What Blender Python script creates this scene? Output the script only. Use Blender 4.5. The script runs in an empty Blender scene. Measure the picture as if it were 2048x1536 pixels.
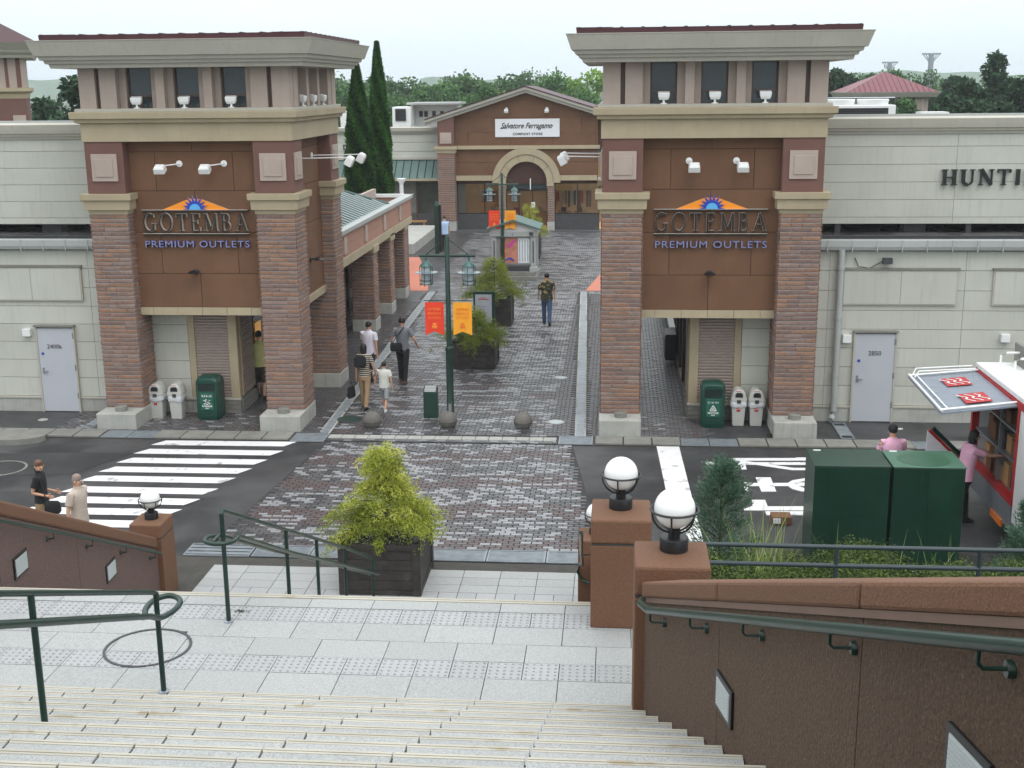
import bpy, bmesh, math, random
from mathutils import Vector, Matrix
R = math.radians
random.seed(7)
D = bpy.data
scene = bpy.context.scene
COL = scene.collection

# ------------------------------------------------------------------ camera, sky, sun, exposure
EYE = Vector((0, 0, 7.7))
PITCH, YAW, ROLL = R(13.7), R(4.93), R(-0.569)
FPX = 2438.6
_f = Vector((-math.sin(YAW) * math.cos(PITCH), math.cos(YAW) * math.cos(PITCH), -math.sin(PITCH)))
_r0 = Vector((math.cos(YAW), math.sin(YAW), 0)); _u0 = _r0.cross(_f)
_r = _r0 * math.cos(ROLL) + _u0 * math.sin(ROLL); _u = _r.cross(_f)
cam = D.objects.new('camera', D.cameras.new('camera')); COL.objects.link(cam)
cam.data.sensor_width = 36; cam.data.lens = FPX / 2048 * 36
cam.data.clip_start = 0.05; cam.data.clip_end = 4000
cam.matrix_world = Matrix(((_r.x, _u.x, -_f.x, EYE.x), (_r.y, _u.y, -_f.y, EYE.y), (_r.z, _u.z, -_f.z, EYE.z), (0, 0, 0, 1)))
scene.camera = cam

world = D.worlds.new('World'); scene.world = world; world.use_nodes = True
nt = world.node_tree; nt.nodes.clear()
sky = nt.nodes.new('ShaderNodeTexSky'); sky.sky_type = 'NISHITA'; sky.sun_disc = False
SUN_EL, SUN_ROT = R(55), R(150)
sky.sun_elevation = SUN_EL; sky.sun_rotation = SUN_ROT; sky.air_density = 1.0; sky.dust_density = 3.0
tc = nt.nodes.new('ShaderNodeTexCoord'); sep = nt.nodes.new('ShaderNodeSeparateXYZ')
ramp = nt.nodes.new('ShaderNodeValToRGB')
ramp.color_ramp.elements[0].position = 0.0; ramp.color_ramp.elements[0].color = (8.6, 9.8, 10.8, 1)
ramp.color_ramp.elements[1].position = 1.0; ramp.color_ramp.elements[1].color = (23, 23.5, 24, 1)
e = ramp.color_ramp.elements.new(0.06); e.color = (10.6, 11.9, 12.3, 1)
e = ramp.color_ramp.elements.new(0.25); e.color = (12.4, 13.2, 13.6, 1)
noi = nt.nodes.new('ShaderNodeTexNoise'); noi.inputs['Scale'].default_value = 1.6; noi.inputs['Detail'].default_value = 5
mapn = nt.nodes.new('ShaderNodeMapping'); mapn.inputs['Scale'].default_value = (1, 1, 3.5)
mr = nt.nodes.new('ShaderNodeMapRange'); mr.inputs[1].default_value = 0.3; mr.inputs[2].default_value = 0.7
mr.inputs[3].default_value = 0.90; mr.inputs[4].default_value = 1.12
mulc = nt.nodes.new('ShaderNodeVectorMath'); mulc.operation = 'SCALE'
mixs = nt.nodes.new('ShaderNodeMix'); mixs.data_type = 'RGBA'; mixs.inputs[0].default_value = 0.90
bg = nt.nodes.new('ShaderNodeBackground'); bg.inputs[1].default_value = 0.1
wo = nt.nodes.new('ShaderNodeOutputWorld')
L = nt.links.new
L(tc.outputs['Generated'], sep.inputs[0]); L(sep.outputs[2], ramp.inputs[0])
L(tc.outputs['Generated'], mapn.inputs[0]); L(mapn.outputs[0], noi.inputs['Vector'])
L(noi.outputs[0], mr.inputs[0]); L(ramp.outputs[0], mulc.inputs[0]); L(mr.outputs[0], mulc.inputs['Scale'])
L(sky.outputs[0], mixs.inputs[6]); L(mulc.outputs[0], mixs.inputs[7]); L(mixs.outputs[2], bg.inputs[0]); L(bg.outputs[0], wo.inputs[0])

sun = D.objects.new('sun', D.lights.new('sun', 'SUN')); COL.objects.link(sun)
sun.data.energy = 0.6; sun.data.angle = R(20); sun.data.color = (1, 0.97, 0.92)
sd = Vector((math.sin(SUN_ROT) * math.cos(SUN_EL), math.cos(SUN_ROT) * math.cos(SUN_EL), math.sin(SUN_EL)))
sun.rotation_euler = (-sd).to_track_quat('-Z', 'Y').to_euler()
vs = scene.view_settings
vs.view_transform = 'Standard'; vs.look = 'None'; vs.gamma = 1; vs.use_curve_mapping = False; vs.exposure = 0.0
scene.cycles.max_bounces = 6; scene.cycles.transparent_max_bounces = 6
scene.cycles.use_denoising = True; scene.cycles.volume_bounces = 1; scene.cycles.volume_max_steps = 64

# ------------------------------------------------------------------ survey helpers (photo bearing -> point on a real plane)
def _ray(px, py): return _f + _r * ((px - 1024) / FPX) - _u * ((py - 768) / FPX)
def g(px, py, z=0.0):
    d = _ray(px, py); t = (z - EYE.z) / d.z; return EYE + d * t
def w(px, py, Y):
    d = _ray(px, py); return EYE + d * (Y / d.y)
def onp(px, py, p0, n):
    d = _ray(px, py); n = Vector(n); return EYE + d * (((Vector(p0) - EYE).dot(n)) / d.dot(n))

# ------------------------------------------------------------------ materials
def lin(c):
    c = c / 255.0
    return c / 12.92 if c <= 0.04045 else ((c + 0.055) / 1.055) ** 2.4
def S(r, g_, b, k=1.0): return (min(1, lin(r) * k), min(1, lin(g_) * k), min(1, lin(b) * k))
def mat(name, col, rough=0.7, var=0.12, vs_=6.0, bump=0.0, bs=60.0, metal=0.0, col2=None, spots=None, emit=None, trans=0.0, spec=None, stain=0.0, rvar=0.0):
    m = D.materials.new(name); m.use_nodes = True; t = m.node_tree; b = t.nodes['Principled BSDF']
    b.inputs['Roughness'].default_value = rough; b.inputs['Metallic'].default_value = metal
    if spec is not None: b.inputs['Specular IOR Level'].default_value = spec
    if trans: b.inputs['Transmission Weight'].default_value = trans
    geo = t.nodes.new('ShaderNodeTexCoord')
    src = geo.outputs['Object']
    info = t.nodes.new('ShaderNodeObjectInfo')
    add = t.nodes.new('ShaderNodeVectorMath'); add.operation = 'ADD'
    mulr = t.nodes.new('ShaderNodeVectorMath'); mulr.operation = 'SCALE'; 
    comb = t.nodes.new('ShaderNodeCombineXYZ')
    for i in range(3): t.links.new(info.outputs['Random'], comb.inputs[i])
    t.links.new(comb.outputs[0], mulr.inputs[0]); mulr.inputs['Scale'].default_value = 37.0
    t.links.new(src, add.inputs[0]); t.links.new(mulr.outputs[0], add.inputs[1]); vec = add.outputs[0]
    n = t.nodes.new('ShaderNodeTexNoise'); n.inputs['Scale'].default_value = vs_; n.inputs['Detail'].default_value = 6; n.inputs['Roughness'].default_value = 0.6
    t.links.new(vec, n.inputs['Vector'])
    mx = t.nodes.new('ShaderNodeMix'); mx.data_type = 'RGBA'
    c2 = col2 if col2 else tuple(min(1, c * (1 + var)) for c in col); c1 = col if col2 else tuple(c * (1 - var) for c in col)
    mx.inputs[6].default_value = (*c1, 1); mx.inputs[7].default_value = (*c2, 1)
    rp = t.nodes.new('ShaderNodeMapRange'); rp.inputs[1].default_value = 0.35; rp.inputs[2].default_value = 0.65
    t.links.new(n.outputs[0], rp.inputs[0]); t.links.new(rp.outputs[0], mx.inputs[0]); out = mx.outputs[2]
    if spots:
        sc_, lo, c3, amt = spots
        v = t.nodes.new('ShaderNodeTexNoise'); v.inputs['Scale'].default_value = sc_; v.inputs['Detail'].default_value = 3
        t.links.new(vec, v.inputs['Vector'])
        r2 = t.nodes.new('ShaderNodeMapRange'); r2.inputs[1].default_value = lo; r2.inputs[2].default_value = lo + 0.08; r2.inputs[4].default_value = amt
        t.links.new(v.outputs[0], r2.inputs[0])
        m2 = t.nodes.new('ShaderNodeMix'); m2.data_type = 'RGBA'; m2.inputs[7].default_value = (*c3, 1)
        t.links.new(r2.outputs[0], m2.inputs[0]); t.links.new(out, m2.inputs[6]); out = m2.outputs[2]
    if stain:
        mp = t.nodes.new('ShaderNodeMapping'); mp.inputs['Scale'].default_value = (7, 7, 0.35)
        v = t.nodes.new('ShaderNodeTexNoise'); v.inputs['Scale'].default_value = 2.0; v.inputs['Detail'].default_value = 4
        t.links.new(vec, mp.inputs[0]); t.links.new(mp.outputs[0], v.inputs['Vector'])
        r2 = t.nodes.new('ShaderNodeMapRange'); r2.inputs[1].default_value = 0.52; r2.inputs[2].default_value = 0.75; r2.inputs[4].default_value = stain
        t.links.new(v.outputs[0], r2.inputs[0])
        m2 = t.nodes.new('ShaderNodeMix'); m2.data_type = 'RGBA'; m2.inputs[7].default_value = (col[0] * .35, col[1] * .34, col[2] * .32, 1)
        t.links.new(r2.outputs[0], m2.inputs[0]); t.links.new(out, m2.inputs[6]); out = m2.outputs[2]
    # slight tone shift from one copy to the next
    hs = t.nodes.new('ShaderNodeHueSaturation'); r3 = t.nodes.new('ShaderNodeMapRange'); tv = min(var, .09) * .6; r3.inputs[3].default_value = 1 - tv; r3.inputs[4].default_value = 1 + tv
    t.links.new(info.outputs['Random'], r3.inputs[0]); t.links.new(r3.outputs[0], hs.inputs['Value']); t.links.new(out, hs.inputs['Color'])
    t.links.new(hs.outputs[0], b.inputs['Base Color'])
    if rvar:
        r4 = t.nodes.new('ShaderNodeMapRange'); r4.inputs[1].default_value = .4; r4.inputs[2].default_value = .6
        r4.inputs[3].default_value = max(.03, rough - rvar); r4.inputs[4].default_value = min(1, rough + rvar)
        n4 = t.nodes.new('ShaderNodeTexNoise'); n4.inputs['Scale'].default_value = .7; n4.inputs['Detail'].default_value = 4
        t.links.new(vec, n4.inputs['Vector']); t.links.new(n4.outputs[0], r4.inputs[0]); t.links.new(r4.outputs[0], b.inputs['Roughness'])
    if bump:
        nb = t.nodes.new('ShaderNodeTexNoise'); nb.inputs['Scale'].default_value = bs; nb.inputs['Detail'].default_value = 3
        t.links.new(vec, nb.inputs['Vector'])
        bp = t.nodes.new('ShaderNodeBump'); bp.inputs['Strength'].default_value = bump; bp.inputs['Distance'].default_value = 0.01
        t.links.new(nb.outputs[0], bp.inputs['Height']); t.links.new(bp.outputs[0], b.inputs['Normal'])
    if emit:
        b.inputs['Emission Color'].default_value = (*emit[0], 1); b.inputs['Emission Strength'].default_value = emit[1]
    return m
M = {}
M['brown'] = mat('brown_render_panel', S(110, 77, 54), .75, .10, 1.2, .25, 90, stain=.10)
M['maroon'] = mat('maroon_render', S(112, 79, 71), .8, .05, 2, .3, 80)
M['beige'] = mat('beige_moulding', S(172, 158, 131), .7, .06, 1.5, .15, 80, stain=.10)
M['eave'] = mat('pale_eave_sheet', S(180, 176, 164), .5, .04, 1.2, stain=.14)
M['pink'] = mat('pale_pink_render', S(174, 158, 148), .75, .05, 2, .2, 80, stain=.08)
M['siding'] = mat('pale_siding', S(190, 191, 181), .6, .05, .7, .12, 120, stain=.15)
M['core'] = mat('joint_grey', S(168, 167, 158), .9, .1)
M['darkjoint'] = mat('dark_joint', S(70, 45, 36), .9, .1)
M['mortar'] = mat('mortar', S(196, 188, 182), .9, .12, 12)
M['brick0'] = mat('brick_orange', S(144, 109, 89), .8, .16, 9, .5, 60)
M['brick1'] = mat('brick_brown', S(134, 105, 92), .8, .16, 9, .5, 60)
M['brick2'] = mat('brick_purple', S(124, 100, 93), .8, .16, 9, .5, 60)
M['brick3'] = mat('brick_greyish', S(136, 114, 105), .8, .16, 9, .5, 60)
M['concrete'] = mat('concrete', S(168, 168, 162), .8, .1, 3, .3, 60, stain=.35)
M['concdark'] = mat('worn_concrete', S(128, 127, 121), .85, .14, 3, .3, 60)
M['asphalt'] = mat('asphalt', (.036, .036, .038), .55, .25, .5, .6, 200, col2=(.075, .075, .078), spots=(.35, .52, (.018, .018, .020), .85), rvar=.16)
M['white'] = mat('road_paint', (.80, .80, .80), .5, .04, 3, .3, 150, spots=(4, .60, (.30, .30, .31), .75))
M['sett_l'] = mat('sett_light', S(142, 143, 146), .30, .12, 8, .3, 90)
M['sett_d'] = mat('sett_dark', S(72, 72, 74), .30, .16, 8, .3, 90)
M['sett_m'] = mat('sett_mid', S(90, 89, 90), .32, .16, 8, .3, 90)
M['sett_r'] = mat('sett_red', S(88, 77, 77), .42, .16, 8, .3, 90)
M['grout'] = mat('sett_bed', S(48, 48, 49), .7, .2, 5)
M['granite'] = mat('pale_granite', S(165, 167, 166), .6, .15, 60, .5, 120, spots=(130, .56, S(112, 114, 116), .65))
M['granite2'] = mat('tactile_granite', S(164, 166, 167), .6, .12, 60, .4, 120, spots=(130, .58, S(112, 114, 116), .5))
M['gap'] = mat('tile_gap', S(66, 64, 60), .9, .2, 4)
M['cream'] = mat('cream_nosing', S(178, 174, 160), .6, .09, 2, .2, 100, spots=(3, .62, S(140, 122, 86), .6))
M['nbrown'] = mat('nosing_groove', S(96, 72, 58), .8, .2, 3)
M['terra'] = mat('terracotta_render', S(112, 79, 58), .8, .13, 50, .6, 90, spots=(2.2, .66, S(80, 64, 44), .35))
M['dashwall'] = mat('brown_pebbledash', S(84, 66, 52), .85, .28, 55, .8, 60, spots=(70, .60, S(120, 102, 84), .5), stain=.2)
M['dashleft'] = mat('mauve_pebbledash', S(102, 82, 77), .85, .22, 40, .8, 50, stain=.12)
M['greenpaint'] = mat('green_gloss_paint', S(24, 50, 42), .3, .12, 5, .05, 30)
M['darkgreen'] = mat('dark_green_paint', S(30, 58, 48), .4, .1, 5)
M['railgrey'] = mat('slate_green_rail', S(44, 58, 62), .4, .08, 5)
M['cabinet'] = mat('cabinet_green', S(20, 56, 43), .38, .16, 1.5, .08, 30, stain=.3, spots=(1.2, .56, S(26, 68, 50), .4))
M['cabinet2'] = mat('cabinet_green_pale', S(62, 98, 80), .4, .1, 2)  # paler green, top of the right cabinet only
M['bin_green'] = mat('bin_green_plastic', S(18, 66, 54), .4, .08, 3)
M['bin_panel'] = mat('bin_panel_green', S(34, 92, 74), .4, .05, 3)
M['bin_white'] = mat('bin_white_plastic', S(190, 190, 184), .4, .04, 3)
M['black'] = mat('black_metal', (.012, .012, .014), .35, .1)
M['darkgrey'] = mat('dark_grey', (.05, .05, .055), .5, .1)
M['steel'] = mat('galvanised_steel', S(150, 158, 165), .4, .1, 6, metal=.6)
M['steelflat'] = mat('drain_steel', S(140, 148, 154), .45, .15, 6, metal=.3)
M['whitepaint'] = mat('white_paint', (.78, .79, .78), .4, .03)
M['lampwhite'] = mat('lamp_white_enamel', (.85, .85, .84), .3, .02)
M['lens'] = mat('frosted_lens', S(178, 184, 184), .4, .03)
M['globe'] = mat('opal_globe', (.88, .88, .87), .25, .01)
M['glass'] = mat('dark_window_glass', (.05, .065, .07), .12, .15, 1)
M['glasswarm'] = mat('shop_glass', (.03, .025, .02), .08, .2, 1)
M['frame'] = mat('bronze_frame', S(84, 66, 58), .5, .1)
M['redroof'] = mat('red_metal_roof', S(112, 52, 60), .45, .1, 2)
M['redroofd'] = mat('dark_red_roof', S(66, 30, 36), .5, .12, 3)
M['greenroof'] = mat('green_metal_roof', S(82, 108, 102), .45, .08, 2)
M['greenroofd'] = mat('dark_green_roof', S(40, 52, 50), .6, .1)  # dark green for the arcade roof sheet and the awning seams
M['shutter'] = mat('pinkish_shutter', S(164, 148, 140), .5, .04)
M['door'] = mat('pale_grey_door', S(184, 187, 194), .45, .03, 1)
M['gutter'] = mat('gutter_sheet', S(168, 172, 170), .45, .05, 1, stain=.1)
M['flatroof'] = mat('wet_flat_roof', S(112, 112, 110), .25, .25, .6, col2=S(70, 70, 70), rvar=.15)
M['silver'] = mat('silver_letter_edge', S(206, 200, 190), .35, .05, metal=.2)
M['blackface'] = mat('black_letter_face', S(38, 28, 24), .4, .05)
M['blueface'] = mat('blue_letter_face', S(66, 78, 150), .4, .05)
M['orange'] = mat('orange_sign', S(246, 148, 34), .45, .03)
M['blue'] = mat('blue_sign', S(40, 66, 170), .45, .03)
M['ltblue'] = mat('light_blue_sign', S(92, 176, 232), .45, .03)
M['skin'] = mat('skin', S(206, 158, 130), .6, .04)
M['hair'] = mat('black_hair', (.012, .010, .010), .55, .2, 30)
M['hairbr'] = mat('brown_hair', S(104, 72, 54), .55, .2, 30)
M['hairgr'] = mat('grey_stubble', S(140, 124, 114), .8, .1, 30)
M['wood'] = mat('black_stained_wood', S(54, 50, 48), .6, .4, 5, .5, 40, spots=(3, .6, S(86, 84, 82), .4))
M['soil'] = mat('dark_soil', S(50, 40, 32), .95, .3, 12, .8, 30)
M['bark'] = mat('bark', S(70, 56, 44), .9, .2, 6)
M['red'] = mat('red_paint', S(176, 30, 34), .4, .06)
M['banner_r'] = mat('red_banner', S(238, 66, 36), .7, .05)
M['banner_y'] = mat('yellow_banner', S(250, 170, 42), .7, .05)
M['orangetile'] = mat('orange_floor_tile', S(186, 112, 88), .6, .06, 3)
M['cardboard'] = mat('cardboard', S(176, 136, 92), .85, .08, 3)
M['plastic'] = mat('thin_clear_bag', S(205, 208, 210), .35, .06, 8)
M['warm'] = mat('lit_shop_interior', S(190, 140, 80), .7, .35, 1.2, emit=(S(255, 190, 110), .35))
M['shopwall'] = mat('shop_inner_wall', S(150, 128, 96), .7, .25, .8, emit=(S(255, 200, 140), .10))
M['boardp'] = mat('map_print', S(198, 130, 110), .5, .2, 4)
M['magenta'] = mat('magenta_print', S(206, 70, 160), .5, .05)
M['paper'] = mat('white_print', S(226, 228, 232), .5, .03)
M['greyblue'] = mat('lamp_shade_glass', S(170, 182, 186), .25, .05)
M['stone'] = mat('grey_granite_ball', S(104, 101, 95), .7, .1, 14, .4, 90)
M['amber'] = mat('amber_marker', S(240, 130, 50), .3, .05)

def leafmat(name, cols, rough=.6, trans=.25):
    m = D.materials.new(name); m.use_nodes = True; t = m.node_tree; b = t.nodes['Principled BSDF']
    a = t.nodes.new('ShaderNodeAttribute'); a.attribute_name = 'tone'
    rp = t.nodes.new('ShaderNodeValToRGB'); cr = rp.color_ramp
    cr.elements[0].position = 0; cr.elements[0].color = (*cols[0], 1)
    cr.elements[1].position = 1; cr.elements[1].color = (*cols[-1], 1)
    for i, c in enumerate(cols[1:-1]): e = cr.elements.new((i + 1) / (len(cols) - 1)); e.color = (*c, 1)
    inf = t.nodes.new('ShaderNodeObjectInfo'); hs = t.nodes.new('ShaderNodeHueSaturation')
    r3 = t.nodes.new('ShaderNodeMapRange'); r3.inputs[3].default_value = .75; r3.inputs[4].default_value = 1.25
    t.links.new(inf.outputs['Random'], r3.inputs[0]); t.links.new(r3.outputs[0], hs.inputs['Value'])
    t.links.new(a.outputs['Fac'], rp.inputs[0]); t.links.new(rp.outputs[0], hs.inputs['Color']); t.links.new(hs.outputs[0], b.inputs['Base Color'])
    b.inputs['Roughness'].default_value = rough; b.inputs['Specular IOR Level'].default_value = .25
    tr = t.nodes.new('ShaderNodeBsdfTranslucent'); t.links.new(hs.outputs[0], tr.inputs[0])
    ms = t.nodes.new('ShaderNodeMixShader'); ms.inputs[0].default_value = trans
    o = t.nodes['Material Output']; t.links.new(b.outputs[0], ms.inputs[1]); t.links.new(tr.outputs[0], ms.inputs[2]); t.links.new(ms.outputs[0], o.inputs[0])
    return m
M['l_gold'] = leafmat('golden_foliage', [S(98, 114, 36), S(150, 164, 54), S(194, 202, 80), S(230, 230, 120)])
M['l_cyp'] = leafmat('cypress_foliage', [S(30, 58, 26), S(52, 96, 38), S(84, 132, 54)])
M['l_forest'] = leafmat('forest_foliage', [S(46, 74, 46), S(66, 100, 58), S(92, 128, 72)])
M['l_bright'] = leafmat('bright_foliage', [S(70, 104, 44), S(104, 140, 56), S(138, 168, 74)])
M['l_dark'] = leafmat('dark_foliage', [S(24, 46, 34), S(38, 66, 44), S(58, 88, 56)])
M['l_jun'] = leafmat('blue_green_foliage', [S(44, 70, 56), S(76, 106, 86), S(108, 138, 112)])
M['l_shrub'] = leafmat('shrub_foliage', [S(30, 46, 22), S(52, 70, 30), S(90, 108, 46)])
M['l_grass'] = leafmat('grass_blades', [S(96, 124, 52), S(140, 160, 84), S(180, 190, 120)])

# ------------------------------------------------------------------ mesh builder
class MB:
    def __init__(s): s.v = []; s.f = []; s.m = []; s.t = []
    def face(s, pts, m=0):
        b = len(s.v); s.v += [tuple(p) for p in pts]; s.f.append(tuple(range(b, b + len(pts)))); s.m.append(m)
    def box(s, a, b, m=0, cap=None):
        x0, y0, z0 = a; x1, y1, z1 = b; i = len(s.v)
        s.v += [(x0, y0, z0), (x1, y0, z0), (x1, y1, z0), (x0, y1, z0), (x0, y0, z1), (x1, y0, z1), (x1, y1, z1), (x0, y1, z1)]
        for k, q in enumerate([(0, 3, 2, 1), (4, 5, 6, 7), (0, 1, 5, 4), (1, 2, 6, 5), (2, 3, 7, 6), (3, 0, 4, 7)]):
            s.f.append(tuple(i + j for j in q)); s.m.append(m if cap is None or k != 2 else cap)
        return s
    def obox(s, c, size, rz=0, m=0, rx=0, ry=0):
        mt = Matrix.Translation(c) @ Matrix.Rotation(rz, 4, 'Z') @ Matrix.Rotation(ry, 4, 'Y') @ Matrix.Rotation(rx, 4, 'X')
        k = len(s.v); h = [q / 2 for q in size]; s.box((-h[0], -h[1], -h[2]), (h[0], h[1], h[2]), m)
        for j in range(k, len(s.v)): s.v[j] = tuple(mt @ Vector(s.v[j]))
        return s
    def xf(s, k, mt):
        for j in range(k, len(s.v)): s.v[j] = tuple(mt @ Vector(s.v[j]))
    def rings(s, rs, m=0, cap=True, closed=True):
        n = len(rs[0]); b = len(s.v)
        for r in rs: s.v += [tuple(p) for p in r]
        for i in range(len(rs) - 1):
            for j in range(n if closed else n - 1):
                k = (j + 1) % n
                s.f.append((b + i * n + j, b + i * n + k, b + (i + 1) * n + k, b + (i + 1) * n + j)); s.m.append(m)
        if cap:
            s.f.append(tuple(b + j for j in reversed(range(n)))); s.m.append(m)
            s.f.append(tuple(b + (len(rs) - 1) * n + j for j in range(n))); s.m.append(m)
        return s
    def prect(s, x0, x1, y0, y1, prof, m=0):       # rectangle lofted through (outset, z)
        return s.rings([[(x0 - o, y0 - o, z), (x1 + o, y0 - o, z), (x1 + o, y1 + o, z), (x0 - o, y1 + o, z)] for o, z in prof], m)
    def lathe(s, prof, c=(0, 0, 0), n=16, m=0):
        return s.rings([[(c[0] + r * math.cos(2 * math.pi * j / n), c[1] + r * math.sin(2 * math.pi * j / n), c[2] + z) for j in range(n)] for r, z in prof], m)
    def sphere(s, c, r, n=16, m=0, sx=1, sy=1, sz=1):
        k = n // 2
        return s.rings([[(c[0] + sx * max(.02, math.sin(math.pi * i / k)) * r * math.cos(2 * math.pi * j / n), c[1] + sy * max(.02, math.sin(math.pi * i / k)) * r * math.sin(2 * math.pi * j / n), c[2] - sz * r * math.cos(math.pi * i / k)) for j in range(n)] for i in range(k + 1)], m)
    def tube(s, path, r, n=8, m=0, flat=1.0, sm=0):
        path = [Vector(p) for p in path]; rs = []
        if sm:
            q = []
            for i in range(len(path) - 1):
                p0, p1, p2, p3 = path[max(0, i - 1)], path[i], path[i + 1], path[min(len(path) - 1, i + 2)]
                k = sm if (p2 - p1).length < .45 else 1
                if k == 1 or (p1 - p0).length > .45 and (p3 - p2).length > .45: q.append(p1); continue
                m0 = (p2 - p0).normalized() * (p2 - p1).length; m1 = (p3 - p1).normalized() * (p2 - p1).length
                for j in range(k):
                    t = j / k; q.append(p1 * (2 * t ** 3 - 3 * t * t + 1) + m0 * (t ** 3 - 2 * t * t + t) + p2 * (-2 * t ** 3 + 3 * t * t) + m1 * (t ** 3 - t * t))
            path = q + [path[-1]]
        for i, p in enumerate(path):
            t = (path[min(i + 1, len(path) - 1)] - path[max(i - 1, 0)]).normalized()
            a = Vector((0, 0, 1)) if abs(t.z) < .9 else Vector((1, 0, 0))
            u = t.cross(a).normalized(); v = u.cross(t).normalized(); rr = r[i] if isinstance(r, (list, tuple)) else r
            rs.append([p + (u * math.cos(2 * math.pi * j / n) + v * math.sin(2 * math.pi * j / n) * flat) * rr for j in range(n)])
        return s.rings(rs, m)
    def prism(s, poly, y0, y1, m=0, mside=None):    # poly in (x, z), extruded along y
        ms = m if mside is None else mside; n = len(poly)
        s.face([(x, y0, z) for x, z in poly], m); s.face([(x, y1, z) for x, z in reversed(poly)], ms)
        for i in range(n):
            a, b = poly[i], poly[(i + 1) % n]
            s.face([(a[0], y0, a[1]), (a[0], y1, a[1]), (b[0], y1, b[1]), (b[0], y0, b[1])], ms)
        return s
    def prismz(s, poly, z0, z1, m=0):
        n = len(poly)
        s.face([(x, y, z1) for x, y in poly], m); s.face([(x, y, z0) for x, y in reversed(poly)], m)
        for i in range(n):
            a, b = poly[i], poly[(i + 1) % n]
            s.face([(a[0], a[1], z0), (b[0], b[1], z0), (b[0], b[1], z1), (a[0], a[1], z1)], m)
        return s
    def mesh(s, name, mats, smooth=False, off=(0, 0, 0)):
        me = D.meshes.new(name); o = Vector(off)
        me.from_pydata([(v[0] - o[0], v[1] - o[1], v[2] - o[2]) for v in s.v], [], s.f)
        for m_ in (mats if isinstance(mats, (list, tuple)) else [mats]): me.materials.append(M[m_] if isinstance(m_, str) else m_)
        me.polygons.foreach_set('material_index', s.m)
        bm = bmesh.new(); bm.from_mesh(me)
        if len(s.f) < 60000: bmesh.ops.recalc_face_normals(bm, faces=bm.faces)
        bm.to_mesh(me); bm.free()
        if s.t:
            at = me.attributes.new('tone', 'FLOAT', 'FACE'); at.data.foreach_set('value', s.t)
        if smooth: me.shade_smooth(); me.set_sharp_from_angle(angle=R(38))
        me.update(); return me
    def build(s, name, mats, parent=None, smooth=False, bevel=0):
        off = Vector((0, 0, 0)); p = parent
        while p is not None: off += p.location; p = p.parent
        me = s.mesh(name, mats, smooth, off)
        ob = D.objects.new(name, me); COL.objects.link(ob)
        if parent is not None: ob.parent = parent
        if bevel:
            b = ob.modifiers.new('bevel', 'BEVEL'); b.width = bevel; b.segments = 2; b.limit_method = 'ANGLE'; b.angle_limit = R(50); b.harden_normals = False
        return ob
def tag(o, label=None, cat=None, group=None, kind=None):
    if label: o['label'] = label
    if cat: o['category'] = cat
    if group: o['group'] = group
    if kind: o['kind'] = kind
    return o
def thing(name, label, cat, loc=(0, 0, 0), group=None, rz=0):
    o = D.objects.new(name, None); COL.objects.link(o); o.location = loc; o.empty_display_size = .2
    tag(o, label, cat, group); o['_rz'] = rz
    return o
def finish(o):                                        # turn the thing once its parts are built in world axes
    o.rotation_euler.z = o['_rz']
def copy_tree(o, parent=None):
    c = o.copy(); COL.objects.link(c); c.parent = parent
    for ch in o.children: copy_tree(ch, c)
    return c
def inst(name, me, loc, parent=None, rz=0, sc=None, rx=0):
    off = Vector((0, 0, 0)); p = parent
    while p is not None: off += p.location; p = p.parent
    o = D.objects.new(name, me); COL.objects.link(o); o.location = Vector(loc) - off; o.rotation_euler = (rx, 0, rz)
    if sc: o.scale = sc
    if parent is not None: o.parent = parent
    return o
def slab(name, poly, z0, z1, m, parent=None, kind='structure', bevel=0):
    o = MB().prismz(poly, z0, z1).build(name, m, parent, bevel=bevel)
    if parent is None: o['kind'] = kind
    return o
def text(name, body, size, m, loc, parent, depth=.01, rot=(R(90), 0, 0), sx=1, shear=0, align='LEFT', side=None, bold=0, spacing=1.0, mesh_off=None):
    cu = D.curves.new('t', 'FONT'); cu.body = body; cu.size = size; cu.extrude = depth / 2; cu.align_x = align; cu.shear = shear; cu.offset = bold; cu.space_character = spacing; cu.resolution_u = 3
    to = D.objects.new('t', cu); COL.objects.link(to)
    dg = bpy.context.evaluated_depsgraph_get(); dg.update()
    me = D.meshes.new_from_object(to.evaluated_get(dg)); D.objects.remove(to)
    me.materials.clear(); me.materials.append(M[m])
    if side:
        me.materials.append(M[side])
        for p in me.polygons: p.material_index = 0 if p.normal.z > .7 else 1
    me.transform(Matrix.Diagonal((sx, 1, 1, 1)))
    off = Vector((0, 0, 0)); p = parent
    while p is not None: off += p.location; p = p.parent
    ob = D.objects.new(name, me); COL.objects.link(ob); ob.parent = parent; ob.location = Vector(loc) - off; ob.rotation_euler = rot
    return ob
def textw(body, size, spacing=1.0):
    cu = D.curves.new('t', 'FONT'); cu.body = body; cu.size = size; cu.space_character = spacing
    to = D.objects.new('t', cu); COL.objects.link(to); dg = bpy.context.evaluated_depsgraph_get(); dg.update()
    wd = to.evaluated_get(dg).dimensions.x; D.objects.remove(to); return max(wd, .01)

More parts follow.
